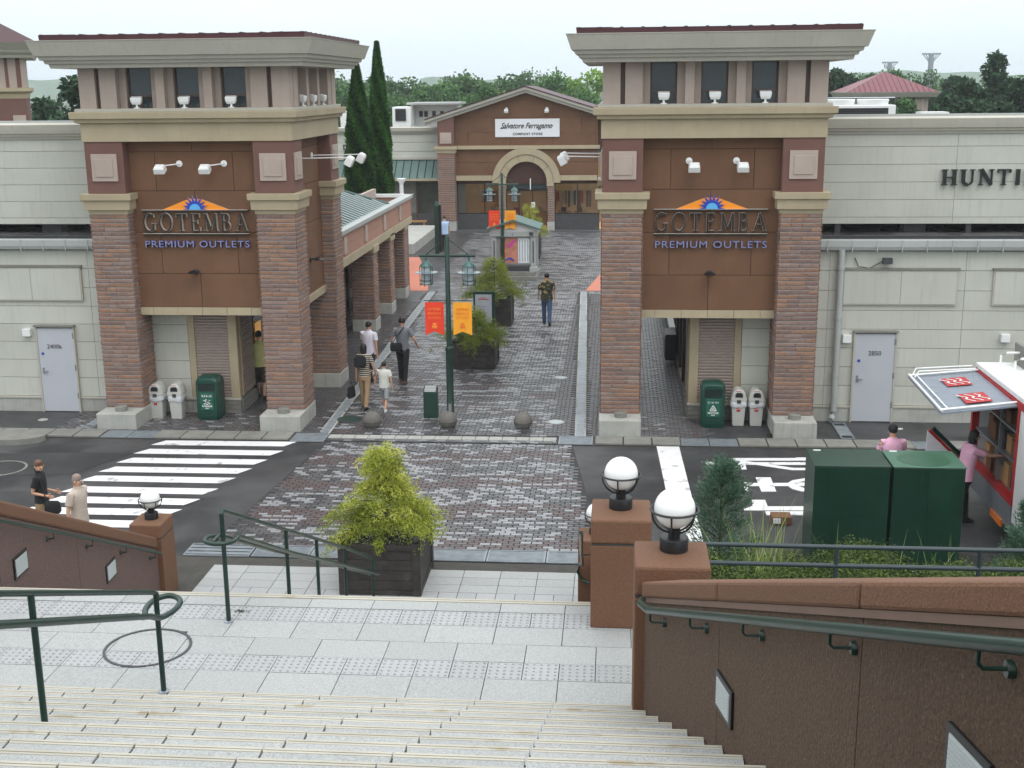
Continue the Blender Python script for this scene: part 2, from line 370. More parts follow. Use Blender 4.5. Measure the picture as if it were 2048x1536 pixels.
# serif capitals as strokes, unit cell, used for raised letters
def arc(cx, cy, rx, ry, a0, a1, n=14): return [(cx + rx * math.cos(R(a0 + (a1 - a0) * i / n)), cy + ry * math.sin(R(a0 + (a1 - a0) * i / n))) for i in range(n + 1)]
T_, t_ = .13, .055
def serif(x, y, w_=.16): return ([(x - w_, y), (x + w_, y)], t_)
GLY = {
 'G': [(arc(.47, .5, .42, .5, 40, 320), .1), ([(.80, .78), (.80, .98)], t_), ([(.80, .06), (.80, .42)], T_), serif(.78, .42, .18)],
 'O': [(arc(.5, .5, .43, .5, 0, 360, 22), .1)],
 'T': [([(.5, 0), (.5, 1)], T_), ([(.05, .98), (.95, .98)], t_), ([(.05, .78), (.05, 1)], t_), ([(.95, .78), (.95, 1)], t_), serif(.5, .02, .18)],
 'E': [([(.2, 0), (.2, 1)], T_), ([(.05, .98), (.85, .98)], t_), ([(.05, .02), (.88, .02)], t_), ([(.2, .52), (.65, .52)], t_), ([(.85, .78), (.85, 1)], t_), ([(.88, 0), (.88, .22)], t_), ([(.66, .40), (.66, .64)], t_)],
 'M': [([(.12, 0), (.16, 1)], t_), ([(.16, 1), (.5, .08)], T_), ([(.5, .08), (.84, 1)], t_), ([(.84, 1), (.88, 0)], T_), serif(.1, .02, .13), serif(.88, .02, .14), serif(.12, .98, .1), serif(.88, .98, .1)],
 'B': [([(.2, 0), (.2, 1)], T_), ([(.05, .98), (.5, .98)] + arc(.5, .76, .25, .22, 90, -90, 8) + [(.2, .54)], .075), ([(.2, .54), (.52, .54)] + arc(.52, .28, .3, .26, 90, -90, 8) + [(.05, .02)], .075)],
 'A': [([(.1, 0), (.5, 1)], t_), ([(.5, 1), (.9, 0)], T_), ([(.26, .36), (.74, .36)], t_), serif(.1, .02, .13), serif(.9, .02, .14)],
 'H': [([(.18, 0), (.18, 1)], .19), ([(.82, 0), (.82, 1)], .19), ([(.18, .5), (.82, .5)], t_), serif(.18, .03, .2), serif(.82, .03, .2), serif(.18, .97, .2), serif(.82, .97, .2)],
 'U': [([(.2, 1), (.2, .3)] + arc(.5, .3, .3, .28, 180, 270, 6), .19), (arc(.5, .3, .3, .28, 270, 360, 6) + [(.8, 1)], .07), serif(.2, .97, .2), serif(.8, .97, .15)],
 'N': [([(.15, 0), (.15, 1)], .07), ([(.15, 1), (.85, 0)], .2), ([(.85, 0), (.85, 1)], .07), serif(.15, .03, .15), serif(.12, .97, .15), serif(.85, .97, .15)],
 'I': [([(.5, 0), (.5, 1)], .2), serif(.5, .03, .25), serif(.5, .97, .25)],
}
def stroke(mb, pts, th, y0, y1, m=0, ms=1):
    pts = [Vector((p[0], p[1])) for p in pts]; Lp = []; Rp = []
    for i, p in enumerate(pts):
        t = (pts[min(i + 1, len(pts) - 1)] - pts[max(i - 1, 0)]); t.normalize(); n = Vector((-t.y, t.x)) * th / 2
        Lp.append(p + n); Rp.append(p - n)
    for i in range(len(pts) - 1):
        q = [Lp[i], Lp[i + 1], Rp[i + 1], Rp[i]]
        mb.prism([(a.x, a.y) for a in q], y0, y1, m, ms)
def rimstroke(mb, pts, th, y0, y1):
    stroke(mb, pts, th * .90, y0 - .002, y0 + .004, 0, 0); stroke(mb, pts, th, y0 + .002, y1, 1, 1)
def serif_word(word, x0, x1, z0, z1, y, depth, parent, name, mats, widths):
    tot = sum(widths[c] for c in word) + .22 * (len(word) - 1); k = (x1 - x0) / tot; x = x0; h = z1 - z0
    for c in word:
        mb = MB()
        for j, (pts, th) in enumerate(GLY[c]):
            (rimstroke if 'silver' in mats else stroke)(mb, [(x + px * widths[c] * k, z0 + pz * h) for px, pz in pts], th * h * 1.05, y - depth - j * .0015, y + j * .0007)
        mb.build(name, mats, parent)
        x += (widths[c] + .22) * k

# ------------------------------------------------------------------ ground, road and paving
ground = MB(); ground.box((-1500, -60, -.3), (1500, 2500, -.02)); gr = ground.build('ground', mat('far_ground', S(70, 80, 62), .9, .2, .02)); gr['kind'] = 'structure'
road = slab('road', [(-60, 17.0), (60, 17.0), (60, 28.3), (-60, 28.3)], -.019, 0.0, 'asphalt')
# faded patches of newer asphalt
patch_m = mat('newer_asphalt', (.03, .03, .033), .5, .25, .8, .5, 200, rvar=.1)
slab('asphalt_patch', [(-14.6, 22.2), (-7.9, 21.9), (-8.3, 20.9), (-15, 21.2)], .001, .004, patch_m, road)
slab('asphalt_patch', [(-17, 24.3), (-10.4, 24.8), (-11.2, 23.2), (-17, 22.8)], .001, .004, patch_m, road)
# zebra crossing
zl = [(g(*p), g(*q)) for p, q in [((318, 886), (584, 889)), ((284, 903), (557, 907)), ((250, 921), (525, 925)), ((215, 939), (493, 943)), ((176, 957), (460, 962)), ((140, 979), (425, 984)), ((105, 999), (388, 1005)), ((45, 1021), (351, 1026)), ((10, 1044), (310, 1050))]]
for a, b in zl:
    sl = -.36
    slab('zebra_stripe', [(a.x - .12, a.y - .17), (b.x - .14, b.y - .17), (b.x + .06, b.y + .19), (a.x + .1, a.y + .19)], .004, .008, 'white', road)
slab('stop_line', [tuple(g(*p))[:2] for p in [(1313, 893), (1358, 893), (1408, 1090), (1355, 1090)]], .004, .008, 'white', road)
cz = lambda x, y: tuple(g(1380 + x * .166, 860 + y * .166))[:2]
for poly in [
    [(190, 388), (385, 388), (520, 392), (1400, 392), (1620, 392), (1620, 425), (200, 421)],
    [(515, 343), (1270, 343), (1280, 336), (1620, 336), (1620, 372), (620, 375), (520, 380)],
    [(620, 372), (840, 402), (1250, 462), (1620, 462), (1620, 488), (1230, 488), (640, 400)],
    [(590, 350), (650, 350), (682, 480), (620, 480)],
    [(660, 645), (1180, 645), (1180, 680), (660, 680)],
    [(790, 578), (970, 578), (1040, 748), (860, 748)],
    [(650, 640), (690, 640), (700, 745), (655, 740)],
    [(1180, 645), (1230, 615), (1385, 590), (1600, 590), (1600, 618), (1385, 620), (1290, 640), (1600, 648), (1600, 680), (1300, 682), (1385, 712), (1600, 716), (1600, 748), (1340, 745), (1230, 715), (1180, 680)],
    [(745, 852), (905, 852), (935, 930), (1620, 930), (1620, 978), (650, 975), (650, 960), (755, 925)],
    [(905, 990), (1620, 990), (1620, 1033), (920, 1033)]]:
    ax = [cz(*p) for p in poly]; zc_ = globals().get('zc_', .008) + .0012
    slab('painted_character_stroke', ax, .004, zc_, 'white', road)
mh = MB(); c = g(0, 937); mh.lathe([(.55, .001), (.55, .006), (.5, .006), (.5, .003)], (c.x, c.y, 0), 28); mh.build('manhole_ring', 'concdark', road)

# setts
SETT_M = ['sett_d', 'sett_m', 'sett_l', 'sett_r']
SL, SD = .2, .1
def sett_mesh(m):
    b = MB(); gx, gy = SL / 2 - .009, SD / 2 - .007
    b.rings([[(-gx, -gy, 0), (gx, -gy, 0), (gx, gy, 0), (-gx, gy, 0)], [(-gx, -gy, .016), (gx, -gy, .016), (gx, gy, .016), (-gx, gy, .016)], [(-gx + .006, -gy + .005, .02), (gx - .006, -gy + .005, .02), (gx - .006, gy - .005, .02), (-gx + .006, gy - .005, .02)]])
    return b.mesh('sett', m)
SM = [sett_mesh(m) for m in SETT_M]
paving = slab('brick_paving', [tuple(p) for p in [(-7.0, 19.45), (-.15, 19.5), (-.9, 25.84), (-6.45, 25.84)]], -.015, .004, 'grout')
plaza = slab('plaza_paving', [(-13, 26.45), (2.2, 26.45), (2.2, 28.2), (.6, 46), (1.5, 80), (-22, 80), (-9.5, 46), (-9.1, 28.2), (-13, 28.2)], -.015, .004, 'grout')
def hn(x, y):
    return .5 + .5 * math.sin(x * 1.7 + math.sin(y * 1.1) * 2.1) * math.cos(y * .83 + math.sin(x * .6) * 1.7)
def setts(parent, inside, y0, y1, xa, xb, pick, keep=0, tops=40):
    cnt = 0; mbs = MB(); far = MB(); y = y0; row = 0
    rnd = random.Random(11)
    while y < y1:
        x = xa + (row % 2) * SL / 2 + rnd.uniform(-.01, .01)
        prev = 0
        while x < xb:
            if inside(x, y):
                m = pick(x, y, row, rnd, prev); prev = m
                if cnt < keep:
                    o = inst('sett', SM[m], (x, y, .004), parent, rnd.uniform(-.012, .012)); cnt += 1
                elif y < tops:
                    gx, gy = SL / 2 - .009, SD / 2 - .007; z = .018 + rnd.uniform(0, .006)
                    i = len(mbs.v)
                    mbs.v += [(x - gx, y - gy, .004), (x + gx, y - gy, .004), (x + gx, y + gy, .004), (x - gx, y + gy, .004), (x - gx + .005, y - gy + .004, z), (x + gx - .005, y - gy + .004, z + rnd.uniform(-.001, .001)), (x + gx - .005, y + gy - .004, z), (x - gx + .005, y + gy - .004, z)]
                    for q in [(4, 5, 6, 7), (0, 1, 5, 4), (1, 2, 6, 5), (2, 3, 7, 6), (3, 0, 4, 7)]: mbs.f.append(tuple(i + j for j in q)); mbs.m.append(m)
                else:
                    gx, gy = SL / 2 - .007, SD / 2 - .007; i = len(far.v)
                    far.v += [(x - gx, y - gy, .022), (x + gx, y - gy, .022), (x + gx, y + gy, .022), (x - gx, y + gy, .022)]; far.f.append((i, i + 1, i + 2, i + 3)); far.m.append(m)
            x += SL
        y += SD; row += 1
    for b in (mbs, far):
        if b.f: b.build('paving_setts', SETT_M, parent)['kind'] = 'stuff'
RUN = .5
def pick_near(x, y, row, rnd, prev):
    p = rnd.random(); h = hn(x * 2.2, y * 5.0); h2 = hn(x * .8 + 3, y * 2.2 + 1)
    bd = math.sin(y * 3.6 + 1.1 * math.sin(x * .9) + .6) + .5 * (h - .5)
    if prev == 2 and rnd.random() < .30: return 2
    if p < .10 + (.20 if bd < .1 else 0) + .16 * max(0, h - .5): return 2
    if bd > .25: return 3 if rnd.random() < .84 else 1
    return 0 if rnd.random() < .45 else 1
def pick_far(x, y, row, rnd, prev):
    h = hn(x * 2.0, y * 4.2)
    if y < 28.3 and (x > -.2 or x < -7.3): return 1 if rnd.random() < .5 else (3 if rnd.random() < .45 else (2 if rnd.random() < .2 else 0))
    if x > -1.45 + .0 * y and y < 46: return 0 if rnd.random() < .8 else 3
    if x < -6.9 + (26 - y) * .02: return 0 if rnd.random() < .7 else (1 if rnd.random() < .6 else 3)
    k = min(1, (y - 26) / 14)  # pale setts grow commoner with distance: sky reflection off wet paving put in colour
    if prev == 2 and rnd.random() < .45 + .2 * k: return 2
    if rnd.random() < .09 + .14 * k + .26 * max(0, h - .5): return 2
    if y < 32 and hn(x, y * 1.4) > .62: return 3 if rnd.random() < .5 else 0
    return 0 if rnd.random() < .6 else 1
def in_near(x, y): return -7.0 + .55 * (y - 19.45) / 6.4 + .1 < x < -.15 - .75 * (y - 19.45) / 6.4 - .1
def in_gut(x, y):
    xl = -6.62 - (y - 26.45) * .0226; xr = -.75 - (y - 26.45) * .0224
    return abs(x - xl) < .17 or abs(x - xr) < .17
def in_plaza(x, y):
    if y < 28.2: return (-13 < x < 2.2) and not (y < 46.5 and in_gut(x, y))
    if y < 46.4: return (-9.1 < x < 1.75) and not in_gut(x, y)
    return -16 < x < 1
setts(paving, in_near, 19.52, 25.8, -7, 0, pick_near, 290, 99)
setts(plaza, in_plaza, 26.52, 66.0, -16, 2.3, pick_far, 0, 44)
# long steel channel drains
for (xa, xb, sgn) in ((-6.62, -7.07, 0), (-.75, -1.2, 0)):
    n = 20; 
    for i in range(n):
        y0 = 26.47 + 19.9 * i / n; y1 = 26.47 + 19.9 * (i + 1) / n - .01
        x0 = xa + (xb - xa) * i / n; x1 = xa + (xb - xa) * (i + 1) / n
        b = MB(); b.prismz([(x0 - .13, y0), (x0 + .13, y0), (x1 + .13, y1), (x1 - .13, y1)], .004, .018, 1)
        b.prismz([(x0 - .085, y0), (x0 + .085, y0), (x1 + .085, y1), (x1 - .085, y1)], .018, .024, 0)
        b.build('drain_cover', ['steelflat', 'concrete'], plaza)
def grate(name, x0, x1, y0, y1, parent, bars='x', nb=7):
    b = MB(); b.box((x0, y0, .005), (x1, y1, .012), 1)
    b.box((x0, y0, .012), (x1, y0 + .03, .03)); b.box((x0, y1 - .03, .012), (x1, y1, .03)); b.box((x0, y0 + .03, .012), (x0 + .03, y1 - .03, .03)); b.box((x1 - .03, y0 + .03, .012), (x1, y1 - .03, .03))
    for i in range(nb):
        y = y0 + .05 + (y1 - y0 - .1) * (i + .5) / nb
        b.box((x0 + .03, y - (y1 - y0 - .1) / nb * .34, .013), (x1 - .03, y + (y1 - y0 - .1) / nb * .34, .027))
    return b.build(name, ['steelflat', 'black'], parent)
grate('drain_cover', -7.24, -6.47, 25.76, 26.42, plaza, nb=9)
grate('drain_cover', -1.22, -.46, 25.83, 26.46, plaza, nb=9)
for i in range(6): grate('foot_grate', -6.1 + i * 1.0, -6.1 + i * 1.0 + .985, 18.92, 19.44, road, nb=9)
grate('drain_cover', -7.28, -6.13, 18.9, 19.45, road, nb=3)
# white row between the covers
row = slab('threshold_strip', [(-6.46, 25.86), (-1.23, 25.86), (-1.23, 26.42), (-6.46, 26.42)], -.01, .01, 'grout')
tb = MB(); tb.box((-.145, -.135, 0), (.145, .135, .018)); tmesh = tb.mesh('pale_tile', 'concrete')
for i in range(17):
    inst('pale_tile', tmesh, (-6.3 + i * .305, 26.2, .010), row, random.uniform(-.01, .01))
rb = random.Random(3)
bst = MB()
for yy in (25.92, 26.0):
    for i in range(26): bst.box((-6.45 + i * .2 + (.1 if yy > 25.95 else 0), yy - .035, .01), (-6.45 + i * .2 + .19 + (.1 if yy > 25.95 else 0) - (.1 if i == 25 else 0), yy + .035, .022), rb.choice([0, 1, 2, 1]))
bst.build('paving_setts', SETT_M, row)['kind'] = 'stuff'
# kerb stones
kerb = slab('kerb', [(-30, 25.83), (-7.25, 25.83), (-7.25, 26.45), (-30, 26.45)], -.01, .02, 'gap')
kerb2 = slab('kerb', [(-.44, 25.83), (24, 25.83), (24, 26.47), (-.44, 26.47)], -.01, .02, 'gap')
kb = MB(); kb.box((-.3, -.29, 0), (.3, .29, .03)); kmesh = kb.mesh('kerb_stone', 'concdark')
x = -7.6
while x > -19:
    if -11.7 < x < -10.5: grate('drain_cover', x - .3, x + .3, 25.86, 26.42, kerb)
    else: inst('kerb_stone', kmesh, (x, 26.14, .02), kerb, random.uniform(-.008, .008))
    x -= .63
x = -.1
while x < 12:
    if 1.6 < x < 2.7 or 6.3 < x < 7.0: grate('drain_cover', x - .3, x + .3, 25.86, 26.42, kerb2)
    else: inst('kerb_stone', kmesh, (x, 26.15, .02), kerb2, random.uniform(-.008, .008))
    x += .63
# orange tiles at the plaza ends
ot = slab('orange_tiles', [(-7.25, 46.45), (-8.1, 46.45), (-9.6, 56), (-9.1, 56), (-7.75, 50)], .01, .03, 'orangetile')
ot2 = slab('orange_tiles', [(-1.15, 46.6), (-.3, 46.6), (.2, 55), (-.5, 52)], .01, .03, 'orangetile')
# round metal covers in the plaza
for px, py, r, m in ((1122, 757, .15, 'whitepaint'), (1112, 846, .17, 'whitepaint'), (700, 840, .28, 'darkgreen'), (850, 896, .42, 'sett_m')):
    c = g(px, py); b = MB(); (b.lathe([(r + .03, .02), (r + .03, .028), (r, .028)], (c.x, c.y, 0), 24, 1) if r < .4 else b.tube([(c.x + r * math.cos(i * math.pi / 16), c.y + r * math.sin(i * math.pi / 16), .02) for i in range(33)], .014, 6, 1)); r < .4 and b.lathe([(r - .01, .02), (r - .01, .031 if r < .4 else .0205)], (c.x, c.y, 0), 24, 0)
    b.build('service_cover', [m if m != 'whitepaint' else 'greyblue', 'concrete' if m == 'whitepaint' else 'darkgrey'], plaza if py < 860 else paving)
# pavement beside the left wall
c = g(86, 840); MB().lathe([(.12, .001), (.12, .01)], (c.x, c.y, 0), 20).build('service_cover', 'concrete', road)
grate('drain_cover', 5.05, 5.35, 26.6, 27.9, road, nb=1)
grate('drain_cover', -12.45, -12.2, 26.6, 27.9, road, nb=1)
ks = MB(); c = g(15, 880); ks.prismz([(c.x + .9 * math.cos(a), c.y + .45 * math.sin(a)) for a in [i * math.pi / 8 for i in range(16)]], 0, .13); ks.build('traffic_island', 'concdark', road, bevel=.03)

# ------------------------------------------------------------------ stairs and landing
RISE, TR = .15, .35
YN = 8.42
def wallx(Y): return .41 + .217 * (7.24 - Y)
stairs = MB()
for n in range(22):
    yf = YN - TR * n; z = 3.15 + RISE * n
    stairs.box((-14, yf - TR if n < 21 else -3, z - .6), (wallx(yf) + .02, yf - .012, z - .04))
st = stairs.build('upper_stairs', 'gap'); st['kind'] = 'structure'
for n in range(12):
    yf = YN - TR * n; z = 3.15 + RISE * n
    L_ = .6 + .011 * n; xr = wallx(yf - .1); x = -.43
    cuts = [xr]; 
    while x > -6.2: cuts.append(x); x -= L_
    cuts.append(x)
    tb = MB(); tb.box((-L_ / 2 + .007, -TR + .014, -.04), (L_ / 2 - .007, -.042, 0)); tme = tb.mesh('tread_slab', 'granite')
    for i in range(len(cuts) - 1):
        xa, xb = cuts[i + 1], cuts[i]
        if i == 0: 
            MB().box((xa + .004, yf - TR + .014, z - .04), (xb, yf - .042, z)).build('tread_slab', 'granite', st)
        else: inst('tread_slab', tme, ((xa + xb) / 2, yf, z + random.uniform(-.001, .001)), st)
    nb = MB()
    for i in range(len(cuts) - 1):
        xa, xb = cuts[i + 1] + .007, cuts[i] - (.007 if i else 0)
        nb.box((xa, yf - .042, z - .10), (xb, yf - .025, z + .002), 0); nb.box((xa, yf - .025, z - .10), (xb, yf - .018, z - .002), 1)
        nb.box((xa, yf - .018, z - .10), (xb, yf, z + .002), 0)
    nb.build('nosing_strip', ['cream', 'nbrown'], st)
# landing
ld = slab('landing', [(-14, 8.35), (8.5, 8.35), (8.5, 10.55), (-14, 10.55)], 2.6, 2.96, 'gap')
def tile(name, x0, x1, y0, y1, z, par, m, dots=False, lift=.04):
    b = MB(); q = .0035
    b.box((x0 + q, y0 + q, z - lift), (x1 - q, y1 - q, z))
    o = b.build(name, m, par)
    return o
def tactile_mesh(s=.3):
    b = MB(); b.box((-s / 2 + .0035, -s / 2 + .0035, -.04), (s / 2 - .0035, s / 2 - .0035, 0))
    for i in range(5):
        for j in range(5): b.lathe([(.013, 0), (.010, .005)], (-.12 + i * .06, -.12 + j * .06, 0), 6, 1)
    return b.mesh('tactile_tile', ['granite2', mat('tactile_stud', S(142, 144, 144), .6)])
TAC = tactile_mesh()
rl = random.Random(5)
gtile = {}
def grow(z, par, y0, y1, xa, xb, L_, off=0):
    key = (round(y1 - y0, 3), L_)
    if key not in gtile:
        q = .0035; gtile[key] = MB().box((-L_ / 2 + q, -(y1 - y0) / 2 + q, -.04), (L_ / 2 - q, (y1 - y0) / 2 - q, 0)).mesh('paving_slab', 'granite')
    x = xa + off
    while x < xb:
        inst('paving_slab', gtile[key], (x + L_ / 2, (y0 + y1) / 2, z + rl.uniform(-.0012, .0012)), par); x += L_
def trow(z, par, yc, xa, xb):
    x = xa
    while x < xb: inst('tactile_tile', TAC, (x + .15, yc, z + rl.uniform(-.001, .001)), par); x += .3
grow(3.0, ld, 10.36, 10.555, -7.03, .6, .6)
trow(3.0, ld, 10.2, -7.03, -.3); grow(3.0, ld, 10.05, 10.36, -.43, .6, .6)
grow(3.0, ld, 9.70, 10.05, -7.03, .6, .6); grow(3.0, ld, 9.36, 9.70, -7.03, .6, .6, -.3)
trow(3.0, ld, 9.21, -7.03, -.1); grow(3.0, ld, 9.06, 9.36, -.13, .8, .6)
grow(3.0, ld, 8.42, 9.06, -7.03, .6, .6)
b = MB(); b.box((-7, 10.56, 2.9), (-.19, 10.595, 3.004)); b.box((-7, 10.595, 2.9), (-.19, 10.605, 2.998), 1); b.box((-7, 10.605, 2.9), (-.19, 10.635, 3.004))
b.build('nosing_strip', ['cream', 'nbrown'], ld)
b = MB(); b.rings([[(-4.01 + r * math.cos(a), 9.44 + r * 1.0 * math.sin(a), z) for a in [i * math.pi / 18 for i in range(36)]] for r, z in ((.375, 3.0), (.375, 3.008), (.352, 3.008), (.352, 3.001), (.35, 3.0))], 0, False)
b.build('manhole_ring', 'darkgrey', ld)
slab('manhole_handle_slot', [(-4.10, 9.07), (-4.02, 9.07), (-4.02, 9.10), (-4.10, 9.10)], 3.002, 3.006, 'black', ld); slab('manhole_handle_slot', [(-3.83, 9.74), (-3.77, 9.74), (-3.77, 9.77), (-3.83, 9.77)], 3.002, 3.006, 'black', ld)
# lower flight
ls = MB(); lm_ = 19
for n in range(lm_):
    yb = 10.62 + .32 * n; z = 3.0 - RISE * (n + 1)
    ls.box((-6.98, yb + .001, -.02), (-.0, yb + .32, z), 0)
    ls.box((-6.98, yb + .255, z), (0, yb + .285, z + .003), 1); ls.box((-6.98, yb + .295, z), (0, yb + .325, z + .003), 1)
lso = ls.build('lower_stairs', ['granite', 'cream']); lso['kind'] = 'structure'
fp = slab('foot_paving', [(-7.6, 16.7), (0.2, 16.7), (0.2, 18.9), (-7.6, 18.9)], -.01, .005, 'gap')
gt2 = {}
y = 16.72; k = 0
for (dy, L_, tac) in ((.3, .6, 0), (.3, .6, 0), (.3, .3, 1), (.3, .6, 0), (.3, .6, 0), (.3, .6, 0)):
    x = -6.6 + (0 if k % 2 else 0)
    key = (dy, L_, tac)
    if key not in gt2: gt2[key] = MB().box((-L_ / 2 + .005, -dy / 2 + .005, -.02), (L_ / 2 - .005, dy / 2 - .005, 0)).mesh('paving_slab', 'granite2' if tac else 'granite')
    while x < -.1:
        inst('paving_slab', gt2[key], (x + L_ / 2, y + dy / 2, .022 + rl.uniform(-.001, .001)), fp); x += L_
    y += dy; k += 1

# ------------------------------------------------------------------ terracotta pillars, walls, globe lamps
def pillar(label, x0, x1, y0, y1, zb, zt, grp=None):
    t = thing('pillar', label, 'pillar', ((x0 + x1) / 2, (y0 + y1) / 2, zb))
    MB().box((x0, y0, zb), (x1, y1, zt - .24)).build('shaft', 'terra', t, bevel=.012)
    MB().box((x0 + .004, y0 + .004, zt - .24), (x1 - .004, y1 - .004, zt - .225)).build('joint', 'gap', t)
    MB().box((x0, y0, zt - .225), (x1, y1, zt)).build('cap', 'terra', t, bevel=.022)
    return t
pillar('terracotta pillar nearest the camera with the right stair wall joined to its right', .16, .70, 8.15, 8.68, 3.0, 4.38)
pillar('second terracotta pillar on the far edge of the landing, left of the nearest one', -.19, .34, 10.08, 10.66, 3.0, 4.02)
pillar('terracotta pillar at the foot of the right side of the lower stairs, half hidden by a nearer pillar', -.5, .03, 16.7, 17.25, 0, 1.28)
pillar('terracotta pillar ending the left stair wall beside the foot of the stairs', -7.38, -6.88, 17.05, 17.6, 0, 1.25)
def globe_lamp(label, x, y, z, r=.15):
    t = thing('globe_lamp', label, 'lamp', (x, y, z), 'opal globe lamps on the stair pillars')
    MB().lathe([(.105, 0), (.105, .09), (.1, .10)], (x, y, z), 24).build('base', 'black', t, True)
    MB().lathe([(.045, .10), (.045, .17)], (x, y, z), 16).build('neck', 'black', t, True)
    gz = z + .17 + r
    MB().sphere((x, y, gz), r, 32).build('globe', 'globe', t, True)
    b = MB()
    rr = r * 1.17
    b.tube([(x + rr * math.cos(a), y + rr * math.sin(a), gz - .01) for a in [i * 2 * math.pi / 32 for i in range(33)]], .009, 6)
    for k in range(6):
        a = k * math.pi / 3 + .35
        b.tube([(x + rr * math.cos(th) * math.cos(a), y + rr * math.cos(th) * math.sin(a), gz - .01 + rr * math.sin(th)) for th in [-R(80) * j / 8 for j in range(9)]], .008, 6)
    b.build('cage', 'black', t, True)
    return t
globe_lamp('largest white globe lamp in a black cage on the nearest pillar', .45, 8.50, 4.38)
globe_lamp('second largest white globe lamp in a black cage on the pillar behind', .07, 10.42, 4.02)
globe_lamp('white globe lamp half hidden behind the second pillar', -.24, 17.0, 1.28)
globe_lamp('white globe lamp in a black cage on the left stair wall pillar', -7.13, 17.35, 1.25)

def slopewall(mb, pa, pb, za0, za1, zb0, zb1, th, m=0):   # vertical slab between plan points with sloping bottom/top; thickness to the right side
    a = Vector(pa); b = Vector(pb); d = (b - a).normalized(); n = Vector((d.y, -d.x)) * th
    q = [a, b, b + n, a + n]; zt = [za1, zb1, zb1, za1]; z0 = [za0, zb0, zb0, za0]
    i = len(mb.v); mb.v += [(p.x, p.y, z) for p, z in zip(q, z0)] + [(p.x, p.y, z) for p, z in zip(q, zt)]
    for f in [(0, 3, 2, 1), (4, 5, 6, 7), (0, 1, 5, 4), (1, 2, 6, 5), (2, 3, 7, 6), (3, 0, 4, 7)]: mb.f.append(tuple(i + j for j in f)); mb.m.append(m)
# right upper wall
SLP = RISE / TR
def rz(Y): return 4.47 + SLP * (7.67 - Y)
rw = thing('stair_wall', 'brown pebble-dash stair wall with orange coping on the right of the upper stairs', 'wall', (wallx(8.15), 8.15, 3))
Ys = [8.15, 6.42, 4.6, 2.95, 1.2, -1.2]
for i in range(len(Ys) - 1):
    ya, yb = Ys[i], Ys[i + 1] + .008
    b = MB(); slopewall(b, (wallx(yb) + .02, yb), (wallx(ya) + .02, ya), 2.8, rz(yb) - .155, 2.8, rz(ya) - .155, .22); b.build('wall_panel', 'dashwall', rw)
    b = MB(); slopewall(b, (wallx(yb) - .005, yb), (wallx(ya) - .005, ya), rz(yb) - .12, rz(yb), rz(ya) - .12, rz(ya), .28); b.build('coping', 'terra', rw, bevel=.018)
b = MB(); slopewall(b, (wallx(-1.2) + .008, -1.2), (wallx(8.15) + .008, 8.15), rz(-1.2) - .155, rz(-1.2) - .118, rz(8.15) - .155, rz(8.15) - .118, .25); b.build('trim_band', mat('grey_pink_trim', S(122, 100, 88), .7, .05), rw)
b = MB(); slopewall(b, (wallx(-1.2) + .035, -1.2), (wallx(8.15) + .035, 8.15), 2.7, rz(-1.2) - .2, 2.7, rz(8.15) - .2, .18); b.build('joint_backing', 'terra', rw)
# right wall handrail
def handrail(label, pts, r, wallside, name='handrail'):
    t = thing(name, label, 'handrail', tuple(pts[0]))
    MB().tube(pts, r, 12).build('rail', 'greenpaint', t, True)
    return t
def rr_(Y, off=-.085): return Vector((wallx(Y) + off, Y, rz(Y) - .205))
P0 = rr_(7.62); 
hr = thing('handrail', 'glossy green round handrail bracketed to the right stair wall', 'handrail', tuple(P0), 'green wall handrails')
pts = [Vector((wallx(8.0) - .03, 8.0, rz(7.75) - .24)), Vector((wallx(7.9) - .07, 7.86, rz(7.72) - .22)), rr_(7.62)] + [rr_(7.62 - .5 * i) for i in range(1, 16)]
MB().tube(pts, .026, 14).build('rail', 'greenpaint', hr, True)
for px, py in ((1325, 1245), (1408, 1265), (1518, 1285), (1700, 1310), (2010, 1350)):
    q = onp(px, py, (.41, 7.24, 0), (1, .217, 0)); p = rr_(q.y); b = MB()
    wx = wallx(q.y) + .02
    b.tube([p + Vector((0, 0, -.02)), p + Vector((.0, 0, -.07)), p + Vector((.015, 0, -.085)), (wx - .01, q.y, p.z - .085)], .008, 8)
    k = len(b.v); b.lathe([(.028, -.012), (.03, 0), (.03, .012)], (0, 0, 0), 14); b.xf(k, Matrix.Translation((wx - .008, q.y, p.z - .085)) @ Matrix.Rotation(R(90), 4, 'Y'))
    b.build('bracket', 'greenpaint', hr, True)
